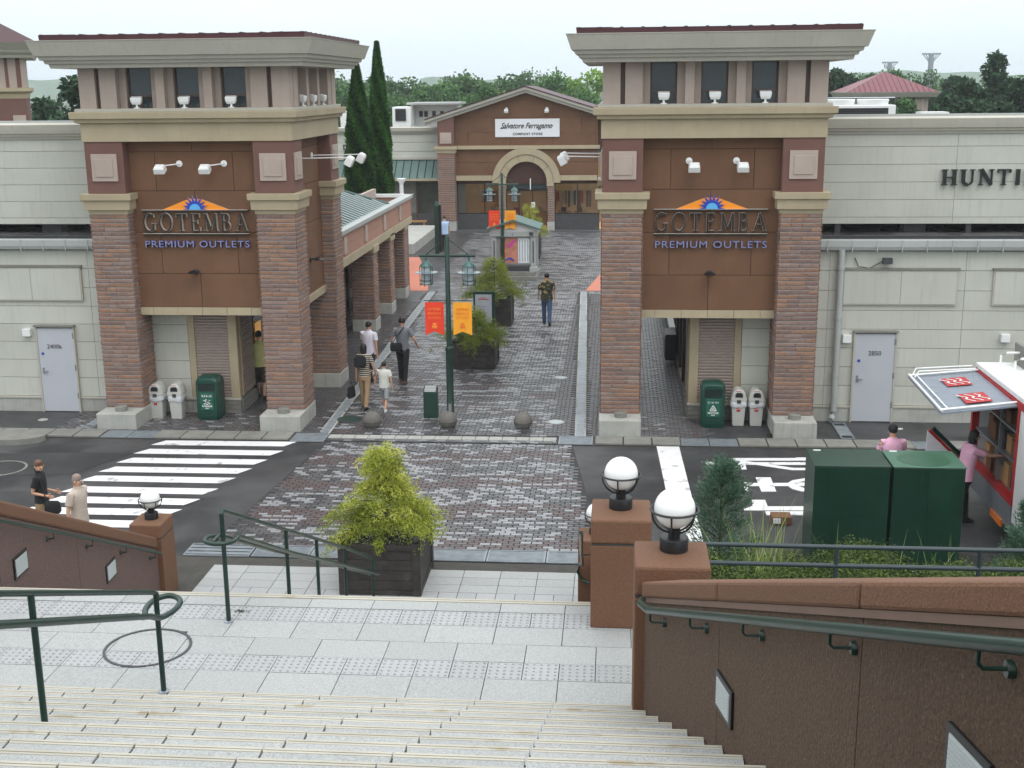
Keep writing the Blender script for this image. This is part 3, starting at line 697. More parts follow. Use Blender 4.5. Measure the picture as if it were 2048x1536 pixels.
def wall_light(label, c, n, s=.2, h=.17, slope=0, par=None):
    t = thing('wall_light', label, 'wall light', tuple(c), 'recessed step lights in the stair walls')
    n = Vector(n).normalized(); d = Vector((-n.y, n.x, 0)); 
    def quad(mb, s_, h_, o0, o1, m):
        i = len(mb.v)
        for o in (o0, o1):
            for sx_, sz_ in ((-1, -1), (1, -1), (1, 1), (-1, 1)):
                p = c + n * o + d * (sx_ * s_ / 2) + Vector((0, 0, sz_ * h_ / 2 - sx_ * s_ / 2 * slope)); mb.v.append(tuple(p))
        for f in [(0, 3, 2, 1), (4, 5, 6, 7), (0, 1, 5, 4), (1, 2, 6, 5), (2, 3, 7, 6), (3, 0, 4, 7)]: mb.f.append(tuple(i + j for j in f)); mb.m.append(m)
    b = MB(); quad(b, s + .06, h + .06, .001, .018, 0); b.build('frame', 'black', t, bevel=.004)
    b = MB()
    quad(b, s, h, .018, .023, 0)
    for k in range(9):
        i = len(b.v)
        zz = -h / 2 + h * (k + .5) / 9
        for o in (.023, .027):
            for sx_, sz_ in ((-1, -1), (1, -1), (1, 1), (-1, 1)):
                b.v.append(tuple(c + n * o + d * (sx_ * s * .47) + Vector((0, 0, zz + sz_ * h / 45 - sx_ * s * .47 * slope))))
        for f in [(0, 3, 2, 1), (4, 5, 6, 7), (0, 1, 5, 4), (1, 2, 6, 5), (2, 3, 7, 6), (3, 0, 4, 7)]: b.f.append(tuple(i + j for j in f)); b.m.append(0)
    b.build('lens', 'lens', t)
    return t
wl = onp(1452, 1398, (.43, 7.24, 0), (1, .217, 0))
wall_light('ribbed white step light in the right stair wall, nearer the pillar', wl + Vector((0, 0, 0)), (-1, -.217, 0), .23, .165, 0)
q = onp(1940, 1545, (.43, 7.24, 0), (1, .217, 0))
wall_light('ribbed white step light at the bottom right corner of the photo', q, (-1, -.217, 0), .23, .165, 0)

# left lower wall
def lwx(Y): return -6.95 - .05 * (Y - 16.9)
def lwz(Y): return 1.05 + .472 * (17.05 - Y)
lw = thing('stair_wall', 'mauve brown stair wall sloping down to the pillar on the left', 'wall', (lwx(17), 17, 0))
Ys = [17.05, 14.1, 12.0, 10.66]
for i in range(3):
    ya, yb = Ys[i], Ys[i + 1] + .01
    b = MB(); slopewall(b, (lwx(ya), ya), (lwx(yb), yb), -.1, lwz(ya) - .19, -.1, lwz(yb) - .19, .2); b.build('wall_panel', 'dashleft', lw)
b = MB(); slopewall(b, (lwx(17.05) + .02, 17.05), (lwx(10.66) + .02, 10.66), lwz(17.05) - .188, lwz(17.05), lwz(10.66) - .188, lwz(10.66), .3); b.build('coping', 'terra', lw, bevel=.03)
b = MB(); slopewall(b, (lwx(10.66), 10.66), (lwx(8.6), 8.6), 2.9, lwz(10.66), 2.9, lwz(10.66), .2); b.build('wall_panel', 'dashleft', lw)
hl = thing('handrail', 'thin dark green handrail fixed along the left stair wall', 'handrail', (lwx(16.9) + .08, 16.9, lwz(16.9) - .25), 'green wall handrails')
MB().tube([(lwx(y) + .09, y, lwz(y) - .26) for y in (16.95, 15, 13, 11)], .022, 10).build('rail', 'greenpaint', hl, True)
for px in (92, 170, 237, 295):
    q = onp(px, 1066, (-6.95, 16.9, 0), (1, .05, 0)); y = q.y
    b = MB(); b.tube([(lwx(y) + .09, y, lwz(y) - .275), (lwx(y) + .09, y, lwz(y) - .35), (lwx(y), y, lwz(y) - .36)], .01, 6); b.sphere((lwx(y) + .01, y, lwz(y) - .36), .03, 8)
    b.build('bracket', 'greenpaint', hl, True)
for (px, py, lab) in ((40, 1128, 'white step light in the left stair wall, the one nearer the left edge'), (221, 1140, 'white step light in the left stair wall, the one nearer the pillar')):
    q = onp(px, py, (-6.95, 16.9, 0), (1, .05, 0)); wall_light(lab, q, (1, .05, 0), .30, .2, 0)
# right lower wall between pillars 2 and 3
lw2 = thing('stair_wall', 'terracotta stair wall between the second and the far right pillar', 'wall', (-.2, 17, 0))
b = MB(); slopewall(b, (-.12, 10.66), (-.26, 16.7), -.1, 3.85, -.1, 1.05, .24); b.build('wall_panel', 'terra', lw2)
hr3 = thing('handrail', 'curled green handrail end beside the half hidden far right pillar', 'handrail', (-.35, 16.5, .8), 'green wall handrails')
MB().tube([(-.3, 11, 3.55), (-.38, 14, 2.15), (-.42, 16.2, 1.12), (-.47, 16.62, .95), (-.5, 16.68, .8), (-.44, 16.66, .68), (-.32, 16.6, .66)], .022, 10).build('rail', 'greenpaint', hr3, True)

# free-standing centre handrails
XR = -3.47
def sz_low(Y): return 3.0 - .469 * (Y - 10.62)
cr = thing('stair_railing', 'green two-bar railing running down the lower stairs from the landing', 'railing', (XR, 10.01, 3.0), 'green centre railings')
def post(t, Y, z0, z1, r=.021): MB().tube([(XR, Y, z0), (XR, Y, z1)], r, 10).build('post', 'greenpaint', t, True); MB().lathe([(.045, 0), (.045, .006), (.03, .012)], (XR, Y, z0), 12).build('post_foot', 'steel', t, True)
post(cr, 10.01, 3.0, 4.04)
tops = [(10.01, 4.05), (12.0, 3.14), (13.25, 2.56), (14.65, 1.90), (16.35, 1.08)]
for Y, zt in tops[1:]: post(cr, Y, max(0, 3.0 - RISE * (int((Y - 10.62) / .32) + 1)), zt)
MB().tube([(XR, 10.01, 4.03), (XR, 10.03, 4.06)] + [(XR, Y, zt) for Y, zt in tops[1:]] + [(XR, 16.42, 1.03), (XR, 16.42, .8)], .02, 10).build('top_rail', 'greenpaint', cr, True)
for s_ in (1,):
    loop = [(XR + .06, 16.3, .86)] + [(XR + .065, 16.45, .79), (XR, 16.53, .76), (XR - .065, 16.45, .79), (XR - .06, 16.3, .86)]
    lo = [(XR + .055, Y, zt - .26) for Y, zt in reversed(tops[1:-1])]
    b = MB(); b.tube([(XR - .055, 9.90, 3.80), (XR - .055, 10.1, 3.79)] + [(XR - .055, Y, zt - .26) for Y, zt in tops[1:-1]] + [(XR - .06, 16.3, .86), (XR - .065, 16.45, .79), (XR, 16.53, .76), (XR + .065, 16.45, .79), (XR + .06, 16.3, .86)] + lo + [(XR + .06, 10.2, 3.76), (XR + .13, 10.02, 3.81), (XR + .12, 9.88, 3.82), (XR, 9.82, 3.82), (XR - .12, 9.88, 3.82), (XR - .13, 10.02, 3.81), (XR - .06, 10.15, 3.77)], .021, 10, sm=5)
    b.build('hand_bar', 'greenpaint', cr, True)
cr2 = thing('stair_railing', 'green two-bar railing on the upper stairs at the left edge, its looped end nearest', 'railing', (XR, 8.4, 3.15), 'green centre railings')
def zu(Y): return 3.98 + SLP * (8.40 - Y)
post(cr2, 8.40, 3.15, 3.98); post(cr2, 6.53, 3.15 + RISE * 5, zu(6.53)); post(cr2, 4.66, 3.15 + RISE * 10, zu(4.66))
MB().tube([(XR, 8.40, 3.90), (XR, 8.41, 3.96), (XR, 8.36, 3.995)] + [(XR, y, zu(y)) for y in (8.2, 7.2, 6.2, 5.2, 3.6)], .021, 10).build('top_rail', 'greenpaint', cr2, True)
lp = [(XR + .06, y, zu(y) - .19) for y in (3.6, 6.2, 8.1)] + [(XR + .07, 8.3, 3.82), (XR + .12, 8.47, 3.815), (XR + .10, 8.62, 3.82), (XR, 8.68, 3.83), (XR - .10, 8.62, 3.82), (XR - .11, 8.45, 3.815), (XR - .06, 8.3, 3.82)] + [(XR - .05, y, zu(y) - .19) for y in (8.1, 6.2, 3.6)]
MB().tube(lp, .023, 10, sm=5).build('hand_bar', 'greenpaint', cr2, True)
# fence on the far right of the landing
fn = thing('guard_fence', 'slate green two-rail guard fence running right behind the nearest pillar', 'fence', (1.0, 10.3, 3.0))
for z in (3.735, 3.56): MB().tube([(.5, 10.3, z), (2.0, 10.3, z - .004), (8.4, 10.3, z)], .021, 10).build('rail', 'railgrey', fn, True)
for x in (1.97, 3.2, 4.45, 5.7, 6.95, 8.2): MB().tube([(x, 10.3, 3.0), (x, 10.3, 3.73)], .02, 8).build('post', 'railgrey', fn, True)
# ------------------------------------------------------------------ brick facing
CH = .0994
BM = {}
def brick_mesh(Lb, k):
    key = (round(Lb, 3), k)
    if key not in BM:
        b = MB(); x = Lb / 2 - .005; z = CH / 2 - .012
        b.rings([[(-x, 0, -z), (x, 0, -z), (x, 0, z), (-x, 0, z)], [(-x, -.008, -z), (x, -.008, -z), (x, -.008, z), (-x, -.008, z)], [(-x + .006, -.017, -z + .01), (x - .006, -.017, -z + .01), (x - .006, -.017, z - .01), (-x + .006, -.017, z - .01)]])
        BM[key] = b.mesh('brick', 'brick%d' % k)
    return BM[key]
def course(W, i, rnd):
    opts = {.89: [[.27, .40, .22], [.445, .445], [.18, .42, .29], [.62, .27], [.24, .24, .41], [.33, .56]]}
    c = rnd.choice(opts[.89]); s = W / .89; return [q * s for q in c]
def brickface(par, origin, d, W, z0, z1, rnd, single, stuff):
    """facing on a vertical face: origin = bottom left seen from outside, d = unit vector along the face"""
    d = Vector(d); ang = math.atan2(d.y, d.x); nz = int(round((z1 - z0) / CH)); ch = (z1 - z0) / nz
    for i in range(nz):
        x = 0; z = z0 + ch * (i + .5)
        for Lb in course(W, i, rnd):
            k = rnd.choices([0, 1, 2, 3], [2.4, 4, 2.6, 1.6])[0]
            c = Vector(origin) + d * (x + Lb / 2); n = Vector((d.y, -d.x, 0)); pr = rnd.uniform(-.003, .009); c = c + n * pr
            if single:
                o = inst('brick', brick_mesh(Lb, k), (c.x, c.y, z), par, ang, (1, 1, ch / CH)); o.rotation_euler.y = rnd.uniform(-.006, .006)
            else:
                j = len(stuff.v); me = brick_mesh(Lb, k)
                mt = Matrix.Translation((c.x, c.y, z)) @ Matrix.Rotation(ang, 4, 'Z')
                stuff.v += [tuple(mt @ v.co) for v in me.vertices]
                for p in me.polygons: stuff.f.append(tuple(j + q for q in p.vertices)); stuff.m.append(k)
            x += Lb
BR4 = ['brick0', 'brick1', 'brick2', 'brick3']
CAPPROF = [(.02, 4.95), (.03, 5.05), (.09, 5.055), (.10, 5.26), (.15, 5.28), (.155, 5.42)]
def tower(x0, y0, side, label, text_on=True):
    W, Dp, cw = 4.78, 4.62, .89
    x1, y1 = x0 + W, y0 + Dp; t = thing('gate_tower', label, 'tower', (x0 + W / 2, y0, 0)); rnd = random.Random(int(x0 * 10) + 90)
    cols = [(x0, y0), (x1 - cw, y0), (x0, y1 - cw), (x1 - cw, y1 - cw)]
    for ci, (cx, cy) in enumerate(cols):
        front = ci < 2; inner = (side > 0 and ci in (1, 3)) or (side < 0 and ci in (0, 2))
        z0 = .39
        col_ = MB().box((cx + .012, cy + .012, z0), (cx + cw - .012, cy + cw - .012, 4.97)).build('brick_column', 'mortar', t)
        stf = MB()
        brickface(col_, (cx, cy, 0), (1, 0, 0), cw, z0, 4.95, rnd, front, stf)
        brickface(col_, (cx + cw, cy, 0), (0, 1, 0), cw, z0, 4.95, rnd, ci == (1 if side > 0 else -1) and False, stf)
        brickface(col_, (cx, cy + cw, 0), (0, -1, 0), cw, z0, 4.95, rnd, False, stf)
        brickface(col_, (cx + cw, cy + cw, 0), (-1, 0, 0), cw, z0, 4.95, rnd, False, stf)
        stf.build('brickwork', BR4, col_)['kind'] = 'stuff'
        MB().prect(cx, cx + cw, cy, cy + cw, CAPPROF).build('column_cap', 'beige', t, bevel=.006)
        MB().box((cx, cy, 5.42), (cx + cw, cy + cw, 6.6)).build('upper_column', 'maroon', t, bevel=.01)
        yf = cy - .61 if front else cy - .06
        MB().box((cx - .03, yf, 0), (cx + cw + .03, cy + cw + .03, .39)).build('footing', 'concrete', t, bevel=.02)
        if front:
            b = MB(); b.lathe([(.14, .385), (.14, .50), (.12, .505), (.12, .49)], (cx + cw * .52, cy - .3, 0), 20); b.build('footing_drum', 'concdark', t, True)
        for (ox, oy, dx, dy, on) in ((cx, cy, 1, 0, front), (cx + cw, cy, 0, 1, side > 0 and inner), (cx, cy + cw, 0, -1, side < 0 and inner)):
            if not on: continue
            b = MB(); k = len(b.v); b.box((.145, -.035, 5.70), (.745, .005, 6.31), 0); b.box((.24, -.055, 5.80), (.65, -.035, 6.20), 0)
            b.xf(k, Matrix.Translation((ox, oy, 0)) @ Matrix.Rotation(math.atan2(dy, dx), 4, 'Z')); b.build('square_plaque', 'pink', t, bevel=.006)
    # recessed brown walls, panel by panel
    def wallpan(ox, oy, ang, span):
        mt = Matrix.Translation((ox, oy, 0)) @ Matrix.Rotation(ang, 4, 'Z')
        b = MB(); k = 0; b.box((0, .02, 2.62), (span, .25, 6.6)); b.xf(k, mt); b.build('wall_backing', 'darkjoint', t)
        rows = [(2.76, 3.55), (3.55, 4.51), (4.51, 5.46), (5.46, 6.34), (6.34, 6.6)]
        for i, (za, zb) in enumerate(rows):
            cuts = [0, span / 2, span] if i % 2 == 0 else [0, span * .205, span * .81, span]
            for j in range(len(cuts) - 1):
                b = MB(); b.box((cuts[j] + .006, 0, za + .006), (cuts[j + 1] - .006, .03, zb - .006)); b.xf(0, mt); b.build('wall_panel', 'brown', t)
        n = 6 if span > 2.9 else 5
        for j in range(n):
            a = 0 if j == 0 else (j - .45) * span / (n - .9); c = span if j == n - 1 else (j + .55) * span / (n - .9)
            a = max(0, a); c = min(span, c)
            b = MB(); b.box((a + .004, -.05, 2.58), (c - .004, .29, 2.755)); b.xf(0, mt); b.build('lintel_block', 'beige', t)
    wallpan(x0 + cw, y0 + .30, 0, W - 2 * cw)
    if side > 0: wallpan(x1 - .30, y0 + cw, R(90), Dp - 2 * cw)
    else: wallpan(x0 + .30, y1 - cw, R(-90), Dp - 2 * cw)
    wallpan(x1 - cw, y1 - .30, R(180), W - 2 * cw)
    if side > 0: MB().box((x0 + .3, y0 + cw, 2.6), (x0 + .5, y1 - cw, 6.6)).build('wall_backing', 'brown', t)
    else: MB().box((x1 - .5, y0 + cw, 2.6), (x1 - .3, y1 - cw, 6.6)).build('wall_backing', 'brown', t)
    MB().box((x0 + .5, y0 + .56, 2.62), (x1 - .5, y1 - .56, 2.7)).build('soffit', 'pink', t)
    # main beam and ledge
    MB().prect(x0, x1, y0, y1, [(.03, 6.58), (.03, 6.98), (.12, 7.0), (.13, 7.07), (.20, 7.09), (.21, 7.23), (.19, 7.24)]).build('beam', 'beige', t, bevel=.008)
    MB().prect(x0, x1, y0, y1, [(.10, 7.24), (.10, 7.31)]).build('ledge', 'eave', t, bevel=.006)
    # lantern storey
    MB().box((x0 + .42, y0 + .42, 7.31), (x1 - .42, y1 - .42, 8.25)).build('lantern_core', 'pink', t)
    def lantern(ox, oy, ang, span):
        s = span / 4.78; cor = ang not in (0, R(180))
        if cor: ox += .004 * (1 if ang < 0 else -1)
        mt = Matrix.Translation((ox, oy, 0)) @ Matrix.Rotation(ang, 4, 'Z')
        def bb(name, a, c, m, bev=0):
            b = MB(); b.box(a, c); b.xf(0, mt); return b.build(name, m, t, bevel=bev)
        for a, c in ((.41 if cor else 0, .415 if cor else .38), (.48, .86), (3.92, 4.30), (4.40, 4.78 if not cor else 4.402)):
            if c - a > .1: bb('lantern_panel', (a * s, 0, 7.31), (c * s, .40, 8.25), 'pink', .008)
        for a, c in ((.38, .48), (4.30, 4.40)): bb('brown_strip', (a * s + (.04 if cor and a < 1 else 0), .10, 7.31), (c * s - (.04 if cor and a > 1 else 0), .3, 8.25), 'frame')
        for a, c in ((1.76, 1.96), (2.85, 3.05)): bb('pilaster', (a * s, .01, 7.31), (c * s, .40, 8.25), 'pink', .008)
        for a, c in ((.86, 1.02), (1.60, 1.76), (1.96, 2.11), (2.69, 2.85), (3.05, 3.19), (3.76, 3.92)): bb('window_jamb', (a * s, .20, 7.31), (c * s, .41, 8.25), 'pink')
        for a, c in ((1.02, 1.60), (2.11, 2.69), (3.19, 3.76)):
            a *= s; c *= s
            f = MB(); 
            for (p, q) in (((a, .30, 7.31), (a + .035, .36, 8.25)), ((c - .035, .30, 7.31), (c, .36, 8.25)), ((a + .035, .30, 7.55), (c - .035, .36, 7.60)), ((a + .035, .30, 7.31), (c - .035, .36, 7.335)), (((a + c) / 2 - .02, .31, 7.335), ((a + c) / 2 + .02, .35, 7.55))): f.box(p, q)
            f.xf(0, mt); fo = f.build('window', 'frame', t)
            b = MB(); b.box((a + .03, .33, 7.33), (c - .03, .345, 8.25)); b.xf(0, mt); b.build('pane', 'glass', fo)
    lantern(x0, y0, 0, W); lantern(x1, y0, R(90), Dp); lantern(x0, y1, R(-90), Dp); lantern(x1, y1, R(180), W)
    # eave and roof
    MB().prect(x0, x1, y0, y1, [(.42, 8.185), (.44, 8.27), (.50, 8.28), (.52, 8.345), (.58, 8.355), (.60, 8.43), (.66, 8.44), (.76, 8.73), (.78, 8.765), (.70, 8.77)]).build('eave', 'eave', t, bevel=.005)
    rf = MB(); rf.prect(x0, x1, y0, y1, [(.55, 8.77), (.56, 8.885), (-.2, 8.90), (-2.2, 8.93)]); rfo = rf.build('roof', 'redroofd', t)
    rs = MB()
    for i in range(14):
        xx = x0 - .5 + (W + 1.0) * i / 13
        rs.box((xx - .03, y0 - .57, 8.87), (xx + .03, y0 + .2, 8.90)); 
    for i in range(13):
        yy = y0 - .4 + (Dp + .8) * i / 12
        for xs in ((x0 - .57, x0 + .2), (x1 - .2, x1 + .57)): rs.box((xs[0], yy - .03, 8.87), (xs[1], yy + .03, 8.90))
    rs.build('roof_seams', 'redroofd', rfo)['kind'] = 'stuff'
    finish(t)
    return t
LX, RX, TY = -12.0, -.31, 27.14
tl = tower(LX, TY, 1, 'brick and brown gate tower left of the promenade with its plaza side visible')
trr = tower(RX, TY, -1, 'brick and brown gate tower right of the promenade')

M['premface'] = mat('silver_blue_letter_face', S(136, 138, 176), .35, .04)
def sign(x0, yw, label):
    t = thing('wall_sign', label, 'sign', (x0 + 1.25, yw, 5.0), 'outlet name signs on the gate towers')
    MB().box((x0, yw - .09, 4.995), (x0 + 2.5, yw - .012, 5.025), 0, ).build('upper_bar', 'blackface', t)
    MB().box((x0, yw - .095, 5.025), (x0 + 2.5, yw - .012, 5.033)).build('bar_edge', 'silver', t)
    MB().box((x0, yw - .09, 4.455), (x0 + 2.5, yw - .012, 4.485)).build('lower_bar', 'blackface', t)
    MB().box((x0, yw - .095, 4.485), (x0 + 2.5, yw - .012, 4.493)).build('bar_edge', 'silver', t)
    serif_word('GOTEMBA', x0 + .03, x0 + 2.47, 4.545, 4.945, yw - .012, .10, t, 'letter', ['blackface', 'silver'], {'G': .95, 'O': 1, 'T': .9, 'E': .8, 'M': 1.05, 'B': .8, 'A': .95})
    wd = textw('PREMIUM OUTLETS', .215, 1.12)
    text('lettering', 'PREMIUM OUTLETS', .215, 'premface', (x0 + .02, yw - .055, 4.175), t, .09, side='blueface', sx=2.46 / wd, spacing=1.12)
    cx = x0 + 1.27; zb = 5.033
    MB().prism([(cx - .78, zb), (cx + .78, zb), (cx + .14, zb + .24), (cx - .12, zb + .25), (cx - .3, zb + .19)], yw - .05, yw - .012, 0, 1).build('mountain', ['orange', 'silver'], t)
    pts = []
    n = 9
    for i in range(2 * n + 1):
        a = math.pi * i / (2 * n); r = .30 if i % 2 == 0 else .185
        if i in (6, 8, 10, 12): r = .335
        pts.append((cx + r * math.cos(a), zb + r * math.sin(a)))
    MB().prism(pts, yw - .085, yw - .052, 0, 1).build('sunburst', ['blue', 'silver'], t)
    MB().prism([(cx + .13 * math.cos(math.pi * i / 12), zb + .004 + .13 * math.sin(math.pi * i / 12)) for i in range(13)], yw - .10, yw - .087, 0).build('sun_disc', 'ltblue', t)
sign(LX + 1.13, TY + .30, 'raised outlet name sign with sunburst on the left tower front')
sign(RX + 1.15, TY + .30, 'raised outlet name sign with sunburst on the right tower front')

def spot(label, p, n, length, drop, head, m='lampwhite', grp='white spotlights on wall arms', sidew=0):
    t = thing('wall_spotlight', label, 'spotlight', tuple(p), grp); p = Vector(p); n = Vector(n).normalized(); s_ = Vector((-n.y, n.x, 0))
    b = MB(); k = 0; b.lathe([(.075, -.0), (.075, .02), (.04, .035)], (0, 0, 0), 16); b.xf(0, Matrix.Translation(p) @ n.to_track_quat('Z', 'Y').to_matrix().to_4x4()); b.build('mounting_disc', m, t, True)
    e = p + n * length + s_ * sidew + Vector((0, 0, drop))
    MB().tube([p, p + n * .05, e], .014, 8).build('arm', m, t, True)
    hw, hh, hd = head
    b = MB(); b.rings([[(-hw * .8, -hd * .7, hh / 2), (hw * .8, -hd * .7, hh / 2), (hw * .8, hd * .7, hh / 2), (-hw * .8, hd * .7, hh / 2)], [(-hw, -hd, hh * .25), (hw, -hd, hh * .25), (hw, hd, hh * .25), (-hw, hd, hh * .25)], [(-hw * 1.08, -hd, -hh / 2), (hw * 1.08, -hd, -hh / 2), (hw * 1.08, hd, -hh / 2), (-hw * 1.08, hd, -hh / 2)]])
    b.xf(0, Matrix.Translation(e + Vector((0, 0, -hh * .35))) @ n.to_track_quat('Y', 'Z').to_matrix().to_4x4() @ Matrix.Rotation(R(-28), 4, 'X')); b.build('head', m, t, bevel=.015)
    return t
yw = TY + .30
spot('white arm spotlight above the left tower sign, the left one', (-9.92, yw, 6.07), (0, -1, 0), .30, -.04, (.12, .17, .10), sidew=-.36)
spot('white arm spotlight above the left tower sign, the right one', (-8.88, yw, 6.07), (0, -1, 0), .30, -.04, (.12, .17, .10), sidew=-.36)
spot('white arm spotlight above the right tower sign, the left one', (1.59, yw, 6.08), (0, -1, 0), .30, -.06, (.12, .17, .10), sidew=.10)
spot('white arm spotlight above the right tower sign, the right one', (2.62, yw, 6.08), (0, -1, 0), .30, -.06, (.12, .17, .10), sidew=.12)
for s_, xw, tg, nm in ((1, LX + 4.78 - .30, -1, 'left'), (-1, RX + .30, 1, 'right')):
    for yy, wh in ((28.75, 'nearer'), (30.1, 'farther')):
        spot('long armed white spotlight on the plaza side of the %s tower, the %s one' % (nm, wh), (xw, yy, 6.10), (s_, 0, 0), 1.25, .02, (.11, .24, .09))
def wlamp(label, p, n):
    t = thing('wall_lamp', label, 'wall lamp', tuple(p), 'small black wall lamps'); p = Vector(p); n = Vector(n)
    b = MB(); b.lathe([(.07, 0), (.07, .02), (.03, .04)], (0, 0, 0), 12); b.xf(0, Matrix.Translation(p) @ n.to_track_quat('Z', 'Y').to_matrix().to_4x4()); b.build('back_plate', 'black', t, True)
    b = MB(); b.tube([p, p + n * .1 + Vector((0, 0, .02))], .02, 8); c = p + n * .2; k = len(b.v); b.lathe([(.02, .06), (.09, .035), (.14, 0), (.10, -.02)], tuple(c), 14); b.build('hood', 'black', t, True)
wlamp('black hooded wall lamp under the sign of the left tower', (LX + 2.3, yw, 3.60), (0, -1, 0))
wlamp('black hooded wall lamp under the sign of the right tower', (2.10, yw, 3.60), (0, -1, 0))
wlamp('black hooded wall lamp on the plaza side of the left tower', (LX + 4.48, 29.5, 3.6), (1, 0, 0))
wlamp('black hooded wall lamp poking out from the plaza side of the right tower', (RX + .30, 29.5, 3.6), (-1, 0, 0))
def uplight(label, p, rz):
    t = thing('ledge_floodlight', label, 'floodlight', p, 'white floodlights on the tower ledges')
    MB().lathe([(.07, 0), (.07, .02), (.025, .025), (.025, .09)], p, 10).build('foot', 'lampwhite', t, True)
    b = MB(); b.rings([[(-.10, -.06, -.07), (.10, -.06, -.07), (.10, .04, -.07), (-.10, .04, -.07)], [(-.12, -.07, 0), (.12, -.07, 0), (.12, .06, 0), (-.12, .06, 0)], [(-.13, -.05, .09), (.13, -.05, .09), (.13, .08, .09), (-.13, .08, .09)]])
    b.xf(0, Matrix.Translation(Vector(p) + Vector((0, 0, .16))) @ Matrix.Rotation(rz, 4, 'Z') @ Matrix.Rotation(R(15), 4, 'X')); b.build('head', 'lampwhite', t, bevel=.02)
for X0, nm in ((LX, 'left'), (RX, 'right')):
    for dx, wh in ((1.31, 'leftmost'), (2.40, 'middle'), (3.47, 'rightmost')): uplight('white floodlight on the %s tower front ledge, the %s of three' % (nm, wh), (X0 + dx, TY + .0, 7.31), 0)
    for dy, wh in ((1.3, 'nearest'), (2.3, 'middle'), (3.3, 'farthest')):
        if X0 == LX: uplight('white floodlight on the plaza side ledge of the left tower, the %s of three' % wh, (X0 + 4.78 - .02, TY + dy, 7.31), R(90))
uplight('white floodlight on the plaza side ledge of the right tower', (RX - .0, TY + 1.2, 7.31), R(-90))

# ------------------------------------------------------------------ side buildings facing the street
def sidebuilding(xa, xb, sgn, label, joints):
    YW = 28.15
    t = thing('shop_building', label, 'building', ((xa + xb) / 2, YW, 0))
    MB().box((xa, YW + .03, 0), (xb, 36, 4.15)).build('wall', 'core', t)
    MB().box((xa, YW - .02, 0), (xb, YW + .03, .33)).build('plinth', 'concrete', t)
    MB().box((xa, YW - .045, .335), (xb, YW + .03, .385)).build('drip_ledge', 'eave', t, bevel=.006)
    zs = [.39, .86, 1.31, 1.76, 2.20, 2.64, 3.10, 3.56, 4.0]
    js = sorted([xa] + [j for j in joints if xa < j < xb] + [xb])
    for i in range(len(zs) - 1):
        for j in range(len(js) - 1):
            MB().box((js[j] + .004, YW, zs[i] + .006), (js[j + 1] - .004, YW + .028, zs[i + 1] - .006)).build('siding_panel', 'siding', t)
    # gutter
    MB().rings([[(x, YW - .02, 4.02), (x, YW - .15, 4.04), (x, YW - .18, 4.12), (x, YW - .18, 4.26), (x, YW - .165, 4.27), (x, YW + .05, 4.27)] for x in (xa, xb)]).build('gutter', 'gutter', t)
    b = MB(); x = xa + .3
    while x < xb: b.box((x - .012, YW - .19, 4.0), (x + .012, YW - .02, 4.028)); b.box((x - .012, YW - .192, 4.0), (x + .012, YW - .182, 4.27)); x += .55
    b.build('gutter_bracket', 'gutter', t)
    MB().box((xa, YW + .05, 4.15), (xb, 36, 4.24)).build('flat_roof', 'flatroof', t)
    MB().box((xa, YW + .25, 4.24), (xb, YW + .32, 4.32)).build('roof_rail', 'darkgrey', t)
    # raised screen wall above the flat roof
    YU = 29.6
    MB().box((xa, YU + .03, 4.46), (xb, YU + .25, 6.6)).build('screen_wall', 'core', t)
    zs = [4.46, 4.62, 5.03, 5.44, 5.85, 6.26, 6.55]
    for i in range(len(zs) - 1):
        for j in range(len(js) - 1):
            MB().box((js[j] + .004, YU, zs[i] + .005), (js[j + 1] - .004, YU + .028, zs[i + 1] - .005)).build('siding_panel', 'siding', t)
    MB().rings([[(x, YU + .2, 6.55), (x, YU - .04, 6.55), (x, YU - .05, 6.61), (x, YU - .09, 6.62), (x, YU - .10, 6.68), (x, YU - .14, 6.69), (x, YU - .16, 6.78), (x, YU - .18, 6.90), (x, YU - .15, 6.92), (x, YU + .35, 6.94), (x, YU + .35, 6.55)] for x in (xa, xb)]).build('cornice', 'eave', t)
    MB().box((xa, YU + .35, 6.6), (xb, YU + .5, 6.99)).build('parapet', 'gutter', t)
    MB().box((xa, YU + .5, 6.45), (xb, 40, 6.55)).build('upper_roof', 'flatroof', t)
    b = MB(); x = xa + .8
    while x < xb: b.box((x - .06, YU + .05, 4.24), (x + .06, YU + .2, 4.46)); b.box((x + 1.6, YU + .3, 4.24), (x + 2.1, YU + .7, 4.46)); x += 3.03
    b.build('screen_leg', 'darkgrey', t)
    MB().box((xa, YU + 4.2, 4.24), (xb, YU + 4.3, 6.5)).build('back_screen', 'darkgrey', t)
    return t
bR = sidebuilding(4.47, 16, 1, 'pale panelled shop building right of the right tower with a raised screen wall', [4.87, 7.90, 10.93, 13.96])
bL = sidebuilding(-26, -12.0, -1, 'pale panelled shop building left of the left tower with a raised screen wall', [-12.62, -15.65, -18.68, -21.7])
def blank_window(par, x0, x1, z0, z1, mids):
    t = MB().box((x0 - .03, 28.10, z0 - .03), (x1 + .03, 28.15, z1 + .03)).build('blanked_window', 'eave', par)
    cuts = [x0] + mids + [x1]
    for i in range(len(cuts) - 1): MB().box((cuts[i] + .006, 28.088, z0), (cuts[i + 1] - .006, 28.1, z1)).build('window_panel', 'siding', t)
    MB().box((x0 - .06, 28.06, z1 + .035), (x1 + .06, 28.15, z1 + .075)).build('window_hood', 'concdark', t)
blank_window(bR, 5.19, 7.70, 2.80, 3.55, [6.47]); blank_window(bR, 8.54, 11.0, 2.80, 3.55, [9.8]); blank_window(bL, -15.4, -12.82, 2.80, 3.57, [-14.05])
